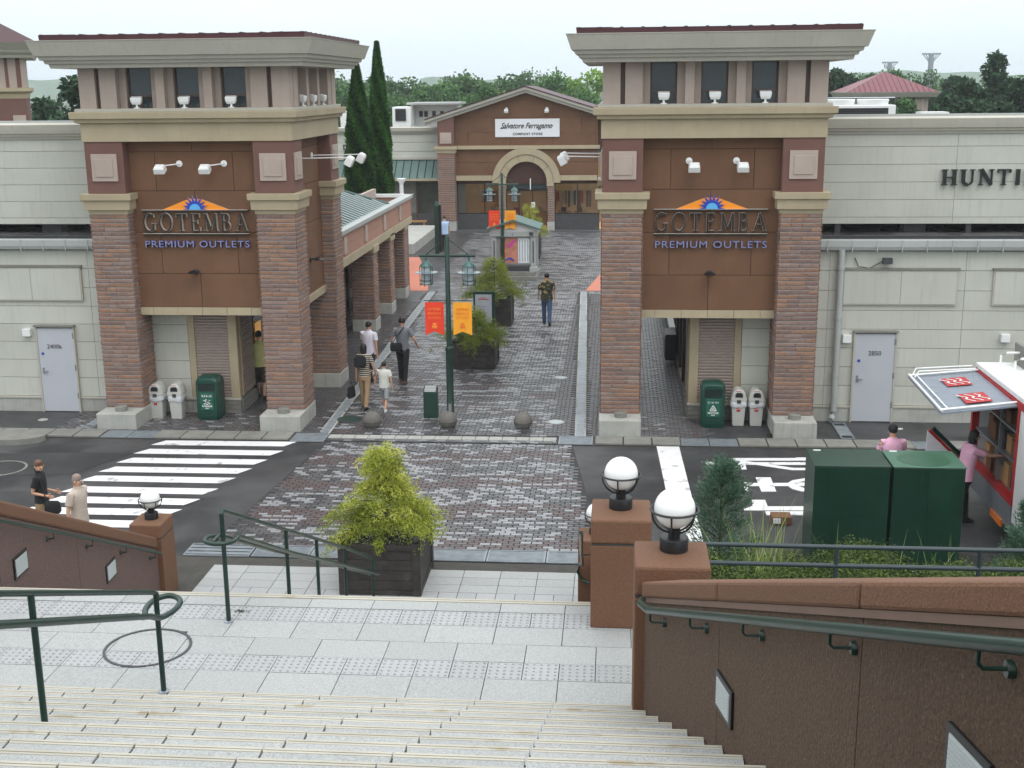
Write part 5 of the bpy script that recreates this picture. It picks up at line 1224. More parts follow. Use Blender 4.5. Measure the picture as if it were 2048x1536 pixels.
def mast(px, ptop, Y, label):
    a = w(px, ptop, Y); t = thing('floodlight_mast', label, 'light mast', (a.x, Y, 0), 'distant stadium light masts')
    MB().tube([(a.x, Y, 0), (a.x, Y, a.z)], [.55, .4], 8).build('pole', 'steel', t)
    b = MB()
    for i in range(-3, 4):
        b.tube([(a.x, Y, a.z - 1.6), (a.x + i * .42, Y, a.z)], .06, 4); b.box((a.x + i * .42 - .15, Y - .1, a.z - .1), (a.x + i * .42 + .15, Y + .1, a.z + .16))
    b.tube([(a.x - 1.3, Y, a.z), (a.x + 1.3, Y, a.z)], .08, 4); b.build('lamp_rack', 'steel', t)
mast(1863, 108, 200, 'taller distant stadium light mast against the sky'); mast(1780, 125, 230, 'shorter distant stadium light mast left of the taller one')
# ------------------------------------------------------------------ street furniture
def lamp_post(label, x, y, h, grp='double lantern posts with two banners'):
    t = thing('lamp_post', label, 'lamp post', (x, y, 0), grp)
    MB().lathe([(.10, 0), (.10, .06), (.085, .08), (.085, 1.68), (.095, 1.70), (.095, 1.76), (.06, 1.80), (.055, h), (.02, h + .05)], (x, y, 0), 14).build('pole', 'darkgreen', t, True)
    MB().box((x - .035, y - .10, .25), (x + .035, y - .082, .42)).build('access_plate', 'concdark', t)
    za = h - .42
    MB().tube([(x - .65, y, za), (x + .65, y, za)], .035, 8).build('cross_arm', 'darkgreen', t, True)
    MB().tube([(x - .5, y, za + .02), (x, y, h - .02), (x + .5, y, za + .02)], .014, 5).build('brace', 'darkgreen', t)
    for s_ in (-1, 1):
        lx = x + s_ * .5; z = za - .1
        ln = MB().lathe([(.025, z + .1), (.03, z - .02), (.06, z - .03), (.15, z - .13), (.155, z - .15), (.02, z - .15)], (lx, y, 0), 16).build('lantern', 'lampgreen', t, True)
        MB().lathe([(.10, z - .15), (.118, z - .16), (.118, z - .56), (.10, z - .57)], (lx, y, 0), 16).build('glass', 'greyblue', ln, True)
        MB().lathe([(.12, z - .27), (.27, z - .285), (.27, z - .293), (.12, z - .28)], (lx, y, 0), 20).build('glare_ring', 'clearring', ln, True)
        b = MB()
        for zz, r in ((z - .295, .145), (z - .56, .15), (z - .47, .145)): b.tube([(lx + r * math.cos(a), y + r * math.sin(a), zz) for a in [i * math.pi / 8 for i in range(17)]], .009, 5)
        for k in range(6): a = k * math.pi / 3 + .4; b.tube([(lx + .15 * math.cos(a), y + .15 * math.sin(a), z - .14), (lx + .15 * math.cos(a), y + .15 * math.sin(a), z - .60)], .007, 4)
        b.build('cage', 'darkgreen', ln)
        # banner
        MB().tube([(x + s_ * .05, y, 2.88), (x + s_ * .58, y, 2.88)], .01, 5).build('banner_rod', 'darkgreen', t)
        x0 = x + s_ * .33 - .22; n = 8; bb = MB(); rs = []
        for j in range(2): pass
        zt, zb = 2.84, 2.06
        for i in range(n):
            xa, xb = x0 + .44 * i / n, x0 + .44 * (i + 1) / n
            def zbot(q): return zb + .09 * (1 - abs((q - x0) / .22 - 1))
            ya, yb = y + .012 * math.sin(i * 1.1), y + .012 * math.sin((i + 1) * 1.1)
            bb.face([(xa, ya - .004, zbot(xa)), (xb, yb - .004, zbot(xb)), (xb, yb * .5 + y * .5 - .004, zt), (xa, ya * .5 + y * .5 - .004, zt)])
            bb.face([(xa, ya + .004, zbot(xa)), (xa, ya * .5 + y * .5 + .004, zt), (xb, yb * .5 + y * .5 + .004, zt), (xb, yb + .004, zbot(xb))])
        bo_ = bb.build('banner', 'banner_r' if s_ < 0 else 'banner_y', t)
        bo_['label'] = 'red banner' if s_ < 0 else 'yellow banner'
        cxx = x0 + .22; tm = 'bannertext_r' if s_ < 0 else 'bannertext_y'
        for k, (tx, sz) in enumerate((('GOTEMBA', .085), ('PREMIUM', .078), ('OUTLETS', .078))):
            wd = textw(tx, sz); text('banner_text', tx, sz, tm, (cxx, y - .022, 2.65 - k * .1), bo_, .003, sx=.30 / wd, align='CENTER')
        MB().box((cxx - .07, y - .02, 2.22), (cxx + .07, y - .017, 2.225)).box((cxx - .06, y - .02, 2.24), (cxx + .06, y - .017, 2.29)).box((cxx - .04, y - .02, 2.30), (cxx + .04, y - .017, 2.35)).build('banner_emblem', tm, bo_)
    return t
M['bannertext_r'] = mat('gold_on_red', S(250, 150, 60), .6, .03); M['bannertext_y'] = mat('orange_on_yellow', S(236, 120, 36), .6, .03)
M['lampgreen'] = mat('lamp_green_enamel', S(70, 104, 100), .35, .08)
M['clearring'] = mat('frosted_ring', S(112, 130, 136), .2, .03)
lamp_post('dark green double lantern post with red and yellow banners nearest the street', -3.87, 27.8, 4.35)
lamp_post('dark green double lantern post with banners farther up the promenade beside the kiosk', -4.59, 49.4, 4.30)
for px, py, m, r, lab in ((745, 862, 'stone', .215, 'grey stone ball bollard nearest the left tower'), (896, 862, 'stone', .215, 'darker stone ball bollard in front of the lamp post'), (1046, 864, 'stone', .215, 'lone stone ball bollard at the right of the promenade')):
    c = g(px, py - 6); t = thing('ball_bollard', lab, 'bollard', (c.x, c.y, 0), 'stone ball bollards across the promenade entrance')
    MB().sphere((c.x, c.y, .19), r, 32).build('ball', m, t, True)
    b = MB(); a_ = [i * math.pi / 16 for i in range(33)]; b.tube([(c.x + (r + .001) * math.cos(a) * .995, c.y + (r + .001) * math.sin(a) * .995, .17) for a in a_], .011, 5); b.build('groove', 'darkgrey', t)
    MB().lathe([(.16, .02), (.15, .04)], (c.x, c.y, 0), 16).build('base', 'darkgrey', t)
kt = thing('service_box', 'small dark green service box with pale sloping lid beside the lamp post', 'utility box', (-4.36, 27.95, 0))
MB().rings([[(x, y, z) for y, z in ((27.86, .01), (28.1, .01), (28.1, .72), (28.02, .78), (27.86, .66))] for x in (-4.53, -4.2)]).build('body', 'darkgreen', kt, bevel=.01)
b = MB(); k = 0
for i in range(4): b.box((-4.50, 27.865 + i * .04, 0), (-4.23, 27.89 + i * .04, .008))
b.v = [(v[0], v[1], .667 + (v[1] - 27.86) * .72 + v[2]) for v in b.v]; b.build('lid_slat', 'gutter', kt)

def green_bin(label, x, y, lines, symbol):
    t = thing('litter_bin', label, 'litter bin', (x, y, 0), 'large green litter bins'); hw, d = .275, .55
    prof = []
    b = MB()
    def rr2(z, sx, y0, y1): 
        q = .05; xs = hw * sx
        return [(x - xs + q, y + y0, z), (x + xs - q, y + y0, z), (x + xs, y + y0 + q, z), (x + xs, y + y1 - q, z), (x + xs - q, y + y1, z), (x - xs + q, y + y1, z), (x - xs, y + y1 - q, z), (x - xs, y + y0 + q, z)]
    b.rings([rr2(0, .88, .02, d), rr2(.07, .9, .01, d), rr2(.075, .97, 0, d), rr2(.9, 1.0, 0, d), rr2(.98, .97, .03, d - .02), rr2(1.05, .80, .09, d - .08), rr2(1.075, .55, .16, d - .16)])
    b.build('body', 'bin_green', t, True)
    MB().rings([[(x - .20, y - .012, .74), (x + .20, y - .012, .74), (x + .20, y - .012, .93), (x + .15, y - .012, .965), (x, y - .012, .975), (x - .15, y - .012, .965), (x - .20, y - .012, .93)], [(x - .18, y + .01, .75), (x + .18, y + .01, .75), (x + .18, y + .01, .92), (x + .13, y + .01, .95), (x, y + .01, .96), (x - .13, y + .01, .95), (x - .18, y + .01, .92)]]).build('opening', mat('bin_shadow', S(8, 36, 30), .6) if 'binsh' not in M else M['binsh'], t)
    M['binsh'] = D.materials['bin_shadow']
    MB().prism([(x - .235, .93), (x + .235, .93), (x + .20, .985), (x + .1, 1.0), (x - .1, 1.0), (x - .20, .985)], y - .035, y + .03).build('hood_lip', 'bin_green', t, bevel=.012)
    MB().box((x - .165, y - .022, .27), (x + .165, y - .008, .70)).build('sign_panel', 'bin_panel', t, bevel=.006)
    wd = textw(lines[0], .06); text('lettering', lines[0], .06, 'whitepaint', (x, y - .024, .60), t, .002, sx=.24 / wd, align='CENTER', bold=.002)
    for k, ln in enumerate(lines[1:]):
        s_ = .055 if k == 0 else .035
        wd = textw(ln, s_); text('lettering', ln, s_, 'whitepaint', (x, y - .024, .355 - k * .045), t, .002, sx=(.24 if k == 0 else .09) / wd, align='CENTER', bold=.002)
    b = MB()
    if symbol == 'tri':
        for (p, q) in (((-.075, .425), (0, .555)), ((0, .555), (.075, .425)), ((.075, .425), (-.075, .425)), ((-.03, .45), (.01, .5)), ((.0, .45), (.035, .45))): stroke(b, [(x + p[0], p[1]), (x + q[0], q[1])], .018, y - .026, y - .023, 0, 0)
    else:
        for (p, q) in (((-.08, .42), (.08, .52)), ((-.08, .52), (.08, .43)), ((-.03, .42), (.03, .42)), ((-.02, .45), (-.02, .55)), ((-.02, .47), (.05, .50))): stroke(b, [(x + p[0], p[1]), (x + q[0], q[1])], .02, y - .026, y - .023, 0, 0)
    b.build('symbol', 'whitepaint', t)
    for z in (.12, .18): MB().box((x - .17, y - .014, z), (x + .17, y - .004, z + .02)).build('rib', 'bin_green', t)
green_bin('large green litter bin with white lettering against the left tower shutter', -9.66, 27.42, ['もえるごみ', 'FLAMMABLES', 'ONLY'], 'x')
green_bin('large green recycling bin with a white triangle against the right tower shutter', 2.27, 27.36, ['ビン・カン・ペット', 'RECYCLE', 'ONLY'], 'tri')
def white_bin(label, x, y, red):
    t = thing('white_bin', label, 'litter bin', (x, y, 0), 'white dome-lidded bins'); 
    b = MB(); f = lambda z, k: [(x - .15 * k, y, z), (x + .15 * k, y, z), (x + .15 * k, y + .3 * k, z), (x - .15 * k, y + .3 * k, z)]
    b.rings([[(x - .13, y + .03, 0), (x + .13, y + .03, 0), (x + .13, y + .3, 0), (x - .13, y + .3, 0)], [(x - .165, y, .60), (x + .165, y, .60), (x + .165, y + .34, .60), (x - .165, y + .34, .60)]]); b.build('body', 'bin_white', t, bevel=.02)
    b = MB(); rs = []
    for a in [i * math.pi / 8 for i in range(9)]: rs.append((a,))
    sec = [(-.18, .60), (-.185, .66), (-.165, .69), (-.155, .76), (-.12, .83), (-.06, .87), (0, .88), (.06, .87), (.12, .83), (.155, .76), (.165, .69), (.185, .66), (.18, .60)]
    MB().rings([[(x + px * k, y + yy, .60 + (pz - .60) * k2) for px, pz in sec] for yy, k, k2 in ((-.02, .93, .90), (.0, 1, 1), (.34, 1, 1), (.36, .93, .92))]).build('lid', 'bin_white', t, True)
    MB().prism([(x - .085, .70), (x + .085, .70), (x + .085, .77), (x + .05, .81), (x - .05, .81), (x - .085, .77)], y - .028, y - .018).build('opening', 'black', t)
    MB().box((x - .045, y - .035, .56), (x + .045, y - .015, .64)).build('latch', 'darkgrey', t)
    rnd = random.Random(int(x * 77)); n = 20
    def ringp(z, o): return [(x + (.175 + o + rnd.uniform(-.008, .012)) * max(-1, min(1, 1.35 * math.cos(a))), y + .17 + (.175 + o + rnd.uniform(-.008, .012)) * max(-1, min(1, 1.35 * math.sin(a))), z + rnd.uniform(-.02, .02)) for a in [2 * math.pi * i / n for i in range(n)]]
    MB().rings([ringp(.60, 0), ringp(.57, .014), ringp(.50, .016), ringp(.45, .002)], 0, False).build('bag_edge', 'plastic', t, True)
    if red: MB().box((x - .045, y + .006 + 0, .36), (x + .035, y + .014, .47)).build('red_sticker', 'red', t); t.children[-1].location.y += -.005; MB().prism([(x - .03, .40), (x + .03, .43), (x + .03, .445), (x - .03, .415)], y - .001, y + .001).build('sticker_mark', 'whitepaint', t)
    MB().box((x - .09, y - .022, .84), (x + .05, y - .018, .85)).build('lid_print', 'red', t)
white_bin('white dome-lidded bin with a red sticker, next to the left column of the left tower', -10.96, 27.50, True)
white_bin('white dome-lidded bin without a sticker, between its twin and the green bin', -10.48, 27.50, False)
white_bin('white dome-lidded bin with a red sticker, next to the green recycling bin', 2.87, 27.55, True)
white_bin('white dome-lidded bin with a red sticker, next to the right column of the right tower', 3.28, 27.55, True)

# directory kiosk
kk = thing('kiosk', 'white directory kiosk with a brown map panel and a green gabled roof', 'kiosk', (-4.25, 49.9, 0))
def kb_(name, a, b_, m, bev=0):
    m = 'gutter' if m == 'whitepaint' else m
    return MB().box(a, b_).build(name, m, kk, bevel=bev)
kb_('step', (-5.15, 49.2, 0), (-3.2, 51.6, .17), 'concdark', .01); kb_('step', (-5.1, 49.35, .17), (-3.28, 51.5, .34), 'concdark', .01); kb_('base', (-4.95, 49.55, .34), (-3.5, 51.2, .55), 'darkgrey')
for x in (-5.05, -3.45):
    kb_('post_foot', (x - .05, 49.45, .34), (x + .29 - .04, 49.85, .52), 'whitepaint', .01); kb_('post', (x, 49.5, .52), (x + .2, 49.75, 1.78), 'whitepaint', .01); kb_('post_slot', (x + .08, 49.49, .7), (x + .12, 49.5, 1.6), 'black')
    kb_('post', (x, 51.0, .34), (x + .2, 51.25, 1.78), 'whitepaint')
kb_('panel_frame', (-4.85, 49.6, .62), (-3.45, 49.66, 1.74), 'whitepaint')
mp = kb_('map_panel', (-4.72, 49.575, .68), (-4.0, 49.6, 1.70), 'boardp')
MB().prism([(-4.45, 1.35), (-4.2, 1.6), (-4.1, 1.62), (-4.12, 1.5), (-4.32, 1.3)], 49.565, 49.574).build('map_print', 'magenta', kk); MB().prism([(-4.6, .78), (-4.3, .92), (-4.12, .80), (-4.15, .74), (-4.32, .84), (-4.58, .72)], 49.565, 49.574).build('map_print', 'blue', kk); MB().prism([(-4.66, .9), (-4.5, 1.1), (-4.45, 1.25), (-4.55, 1.2), (-4.66, 1.0)], 49.565, 49.574).build('map_print', 'banner_y', kk)
kb_('list_panel', (-3.97, 49.575, .68), (-3.52, 49.6, 1.70), 'paper')
for i in range(4): MB().box((-3.93 + i * .11, 49.57, .75), (-3.925 + i * .11 + .04, 49.574, 1.62)).build('list_print', 'greyblue', kk)
kb_('side_wall', (-5.0, 49.75, .55), (-4.95, 51.0, 1.78), 'whitepaint'); kb_('side_wall', (-3.4, 49.75, .55), (-3.35, 51.0, 1.78), 'whitepaint')
kb_('frieze', (-5.12, 49.45, 1.78), (-3.2, 51.3, 1.98), 'whitepaint', .01); kb_('speaker', (-3.5, 49.42, 1.83), (-3.35, 49.45, 1.95), 'darkgrey')
MB().prism([(-5.1, 1.98), (-3.2, 1.98), (-3.2, 2.08), (-4.15, 2.38), (-5.1, 2.08)], 49.5, 51.25).build('gable', 'whitepaint', kk)
for s_ in (-1, 1): MB().prism([(-4.15, 2.40), (-4.15 + s_ * 1.1, 2.05), (-4.15 + s_ * 1.1, 2.11), (-4.15, 2.47)], 49.3, 51.4).build('roof', 'greenroof', kk)
text('lettering', 'i', .2, 'darkgrey', (-4.2, 49.44, 1.80), kk, .004)
# notice board among the planters
nb_ = thing('notice_board', 'dark framed notice board with a grey poster between the planters', 'notice board', (-4.15, 38.3, 0))
MB().box((-4.52, 38.3, .25), (-3.83, 38.38, 1.36)).build('frame', 'darkgreen', nb_, bevel=.01); MB().box((-4.46, 38.285, .32), (-3.93, 38.3, 1.26)).build('poster', mat('grey_poster', S(176, 182, 190), .5, .06, 3), nb_)
MB().box((-4.36, 38.28, 1.10), (-4.02, 38.284, 1.125)).box((-4.30, 38.28, 1.15), (-4.1, 38.284, 1.165)).build('heading', 'red', nb_)
for i in range(5): MB().box((-4.38, 38.28, .5 + i * .09), (-4.38 + .2 + .06 * (i % 3), 38.284, .512 + i * .09)).build('print_line', 'concdark', nb_)
for x in (-4.5, -3.89): MB().box((x, 38.31, 0), (x + .04, 38.37, .3)).build('leg', 'darkgreen', nb_)
# way sign far left
ws = thing('way_sign', 'tall narrow dark green way sign beside the far man', 'sign', (-8.32, 57.0, 0))
MB().box((-8.5, 57, 0), (-8.32, 57.15, 2.3)).build('post', 'darkgreen', ws); MB().prism([(-8.5, 2.3), (-8.3, 2.3), (-8.33, 2.5), (-8.45, 2.52)], 57, 57.15).build('finial', 'lampgreen', ws)
MB().box((-8.30, 56.98, .15), (-8.18, 57.12, 2.35)).build('panel', 'black', ws)

# planters
def planter(label, x0, x1, y0, y1, h, grp='black stained wooden planters'):
    t = thing('wooden_planter', label, 'planter', ((x0 + x1) / 2, (y0 + y1) / 2, 0), grp)
    p = .13; n = 4
    for i in range(n):
        z0, z1 = .10 + (h - .18) * i / n, .10 + (h - .18) * (i + 1) / n - .006
        MB().box((x0 + p, y0 + .03, z0), (x1 - p, y0 + .07, z1)).build('plank', 'wood', t, bevel=.004); MB().box((x0 + p, y1 - .07, z0), (x1 - p, y1 - .03, z1)).build('plank', 'wood', t)
        MB().box((x0 + .03, y0 + p, z0), (x0 + .07, y1 - p, z1)).build('plank', 'wood', t); MB().box((x1 - .07, y0 + p, z0), (x1 - .03, y1 - p, z1)).build('plank', 'wood', t, bevel=.004)
    for (a, b_) in (((x0 + p, y0 + .005), (x1 - p, y0 + .09)), ((x0 + p, y1 - .09), (x1 - p, y1 - .005)), ((x0 + .005, y0 + p), (x0 + .09, y1 - p)), ((x1 - .09, y0 + p), (x1 - .005, y1 - p))):
        MB().box((*a, h - .085), (*b_, h - .01)).build('top_rail', 'wood', t, bevel=.006); MB().box((*a, .03), (*b_, .10)).build('bottom_rail', 'wood', t)
    for px in (x0, x1 - p):
        for py in (y0, y1 - p):
            MB().box((px, py, 0), (px + p, py + p, h + .03)).build('corner_post', 'wood', t, bevel=.008)
            MB().sphere((px + p / 2, py + p / 2, h + .085), .065, 14).build('finial', 'wood', t, True)
    b = MB(); b.box((x0 + .07, y0 + .07, .1), (x1 - .07, y1 - .07, h - .12)); b.build('soil', 'soil', t)
    return t
planter('big black wooden planter at the foot of the stairs', -4.24, -2.95, 17.42, 18.78, .85)
planter('black wooden planter behind the nearest lamp post', -4.54, -3.32, 33.05, 34.35, .74)
planter('black wooden planter third along the promenade, behind the notice board', -4.15, -3.40, 39.3, 40.5, .95)
planter('black wooden planter right of the kiosk, farthest up the promenade', -4.1, -3.45, 55.5, 56.7, .95)

# utility cabinets, truck and things by the right kerb
def cabinet(label, x0, x1, y0, y1, h, mtop):
    t = thing('utility_cabinet', label, 'cabinet', ((x0 + x1) / 2, y0, 0), 'large green utility cabinets')
    MB().box((x0, y0, .0), (x1, y1, h)).build('body', 'cabinet', t, bevel=.012); MB().box((x0 - .01, y0 - .012, h + .001), (x1 + .01, y1, h + .02)).build('top', mtop, t, bevel=.006)
    MB().box(((x0 + x1) / 2 - .004, y0 - .006, .12), ((x0 + x1) / 2 + .004, y0 - .001, h - .06)).build('door_gap', 'cabinet', t)
    MB().box((x0 + .1, y0 + .82, h + .021), (x0 + .22, y0 + .86, h + .03)).build('label_plate', 'whitepaint', t)
    return t
cabinet('large green utility cabinet in the shrubs, the left and glossier of the two', 3.22, 4.41, 19.0, 19.95, 1.74, 'cabinet')
cb2 = cabinet('large green utility cabinet in the shrubs, the right one with a paler patchy top', 4.46, 5.58, 19.0, 19.92, 1.74, 'cabinet')
b = MB(); b.lathe([(1, 0), (1, .002)], (0, 0, 0), 28); b.v = [(5.02 + v[0] * .42, 19.42 + v[1] * .38, 1.7625 + v[2]) for v in b.v]; b.build('darker_patch', mat('patch_green', S(46, 86, 64), .3, .15, 3), cb2)  # oval patch, darker green than the top around it
cb2.children[1].data = cb2.children[1].data; [c for c in cb2.children if c.name.startswith('top')][0].data.materials[0] = M['cabinet2']

tk = thing('delivery_truck', 'white and red drinks delivery truck with its side panel raised', 'truck', (7.8, 21.4, 0))
def tb_(name, a, b_, m, par=tk, bev=0): return MB().box(a, b_).build(name, m, par, bevel=bev)
X0, Y0, Y1 = 6.68, 20.15, 22.6
tb_('roof', (X0, Y0 - .9, 2.56), (9.2, Y1 + .1, 2.66), 'whitepaint', bev=.02)
tb_('roof_edge', (X0 - .02, Y0 - .9, 2.46), (X0 + .05, Y1 + .1, 2.555), 'red')
tb_('corner_post', (X0 - .01, Y0 - .12, .85), (X0 + .14, Y0, 2.46), 'red'); tb_('corner_post', (X0 - .01, Y1, .85), (X0 + .12, Y1 + .1, 2.46), 'red')
tb_('sill', (X0 - .01, Y0 - .1, .76), (X0 + .12, Y1 + .1, .86), 'red')
tb_('front_body', (X0, Y0 - .9, .5), (9.2, Y0 - .125, 2.55), 'whitepaint')
tb_('back_wall', (7.55, Y0, .86), (7.6, Y1, 2.5), 'darkgrey'); tb_('floor', (X0 + .12, Y0, .80), (9.2, Y1, .86), 'steel'); tb_('end_wall', (X0 + .12, Y1, .86), (9.2, Y1 + .1, 2.55), 'whitepaint')
tb_('far_body', (7.6, Y0, .86), (9.2, Y1, 2.55), 'whitepaint')
tb_('skirt', (X0 + .01, Y0 + .0, .32), (X0 + .06, Y1, .75), 'steel', bev=.01); tb_('marker_lamp', (X0 - .02, Y0 + .35, .24), (X0 + .02, Y0 + .95, .36), 'amber'); tb_('chassis', (X0 + .3, Y0 - .8, .3), (8.9, Y1, .5), 'black')
for z in (1.42, 1.95): tb_('shelf', (X0 + .06, Y0 + .02, z), (7.55, Y1 - .02, z + .03), 'steel')
for y in (21.2,): tb_('shelf_divider', (X0 + .06, y, .86), (7.55, y + .03, 2.46), 'steel')
rnd = random.Random(21)
for z, hh in ((.86, .42), (1.45, .38), (1.98, .36)):
    y = Y0 + .08
    while y < Y1 - .35:
        if rnd.random() < .93:
            d_ = rnd.uniform(.0, .08); tb_('drinks_crate', (X0 + .10 + d_, y, z + .003), (7.4, y + .26, z + hh * rnd.uniform(.6, 1)), rnd.choice(['cardboard', 'cardboard', 'red', 'brown', 'darkgrey']))
        y += .29
b = MB()
for cx_ in (6.95,):
    b.lathe([(.20, -.12), (.40, -.12), (.42, -.08), (.42, .08), (.40, .12), (.20, .12)], (0, 0, 0), 24); b.xf(0, Matrix.Translation((6.95, Y0 - .35, .42)) @ Matrix.Rotation(R(90), 4, 'Y'))
wo_ = b.build('wheel', 'black', tk, True)
# raised panel
pa = Vector((X0 + .02, Y0, 2.50)); pb_ = Vector((X0 + .02, Y1, 2.52)); oa = g(1888, 828, 2.36) - Vector((0, 0, 0)); ob_ = g(1823, 765, 2.46)
oa = Vector((5.38, 19.95, 2.40)); ob_ = Vector((5.36, 22.25, 2.48))
def qd(mb, P, th, m=0):
    n = (P[1] - P[0]).cross(P[3] - P[0]).normalized() * th; i = len(mb.v); mb.v += [tuple(p) for p in P] + [tuple(p + n) for p in P]
    for f in [(0, 3, 2, 1), (4, 5, 6, 7), (0, 1, 5, 4), (1, 2, 6, 5), (2, 3, 7, 6), (3, 0, 4, 7)]: mb.f.append(tuple(i + j for j in f)); mb.m.append(m)
def lerp2(u, v): return (pa * (1 - u) + oa * u) * (1 - v) + (pb_ * (1 - u) + ob_ * u) * v
b = MB(); qd(b, [lerp2(0, 0), lerp2(1, 0), lerp2(1, 1), lerp2(0, 1)], .03); pn = b.build('raised_panel', mat('panel_grey', S(128, 137, 148), .3, .06, 2, rvar=.1), tk)
up = Vector((0, 0, .036))
for v0, v1, u0, u1 in ((.12, .36, .28, .62), (.58, .80, .30, .64)):
    b = MB(); P = [lerp2(u0, v0) + up, lerp2(u1, v0) + up, lerp2(u1, v1) + up, lerp2(u0, v1) + up]; qd(b, P, .004); st_ = b.build('red_sticker', 'red', pn)
    b = MB()
    for k in range(3):
        ua = u0 + (u1 - u0) * (.1 + .3 * k); pts = [lerp2(ua + .10 * (i / 6), v0 + (v1 - v0) * (.15 + .7 * i / 6) ) + Vector((.05 * math.sin(i * 1.6 + k), 0, .042)) for i in range(7)]; b.tube(pts, .018, 5, flat=.2)
    b.build('sticker_script', 'whitepaint', pn)
b = MB()
for v in (.03, .97): b.tube([lerp2(.02, v) + up, lerp2(1.0, v) + up], .02, 6)
b.tube([lerp2(.99, 0) + up, lerp2(.99, 1) + up], .02, 6); b.tube([lerp2(.1, .99) + up * 3, lerp2(.9, .99) + up * 4, lerp2(.95, .97) + up], .014, 6); b.tube([lerp2(.1, .9) + up * 3, lerp2(.9, .9) + up * 4, lerp2(.95, .9) + up], .014, 6)
b.tube([lerp2(.9, .02) + up, lerp2(.9, .98) + up], .014, 6)
b.build('panel_rail', 'whitepaint', pn, True)
b = MB(); b.tube([(X0 + .35, 22.4, 2.66), (X0 + .35, 22.4, 2.86), (X0 + .45, 22.4, 2.9), (8.4, 22.4, 2.92)], .022, 8); b.tube([(X0 + .45, 21.9, 2.66), (X0 + .45, 21.9, 2.86), (X0 + .55, 21.9, 2.9), (8.4, 21.9, 2.92)], .022, 8); b.build('roof_rail', 'whitepaint', tk, True)
tb_('roof_box', (7.35, 22.0, 2.66), (9.1, 22.7, 3.05), 'concdark', bev=.02)
cbx = thing('cardboard_box', 'open cardboard box on the street behind the juniper', 'box', (3.0, 21.1, 0)); MB().box((2.85, 21.0, .01), (3.2, 21.3, .15)).build('body', 'brown', cbx); MB().box((2.87, 20.97, .04), (3.0, 20.995, .13)).build('paper', 'paper', cbx)
lb = thing('leaning_board', 'white board with a green and red edge propped up behind the cabinets', 'board', (5.9, 21.9, 0))
b = MB(); b.prism([(5.70, .0), (6.25, .0), (6.25, 1.0), (5.72, 1.52)], 22.0, 22.04); b.build('panel', 'paper', lb); MB().tube([(5.74, 21.98, 1.54), (6.28, 21.98, 1.02)], .03, 6).build('red_edge', 'red', lb); MB().tube([(5.80, 21.98, 1.58), (6.36, 21.98, 1.04)], .045, 6).build('green_edge', 'cabinet', lb)
um = thing('round_cover', 'grey domed cover on the kerb behind the cabinets', 'cover', (5.75, 22.5, .9)); MB().lathe([(.30, .9), (.28, .98), (.15, 1.03), (.02, 1.04)], (5.45, 22.3, .0), 18).build('dome', 'concdark', um, True); MB().tube([(5.45, 22.3, 0), (5.45, 22.3, .95)], .2, 10).build('drum', 'concdark', um)

# planting bed at the right
bed = MB(); N = 24
hgt = lambda x, y: (2.75 - (y - 10.6) * .36 if y < 18.2 else .03) + .05 * math.sin(x * 2.1) * math.cos(y * 1.7)
for i in range(N):
    for j in range(12):
        xa, xb = .36 + i * .5, .36 + (i + 1) * .5; ya, yb = 10.56 + j * .66, 10.56 + (j + 1) * .66
        bed.face([(xa, ya, hgt(xa, ya)), (xb, ya, hgt(xb, ya)), (xb, yb, hgt(xb, yb)), (xa, yb, hgt(xa, yb))])
bd = bed.build('planting_bed', 'soil'); bd['kind'] = 'structure'
MB().box((.36, 18.48, -.02), (12, 18.62, .15)).build('bed_kerb', 'concdark', bd)

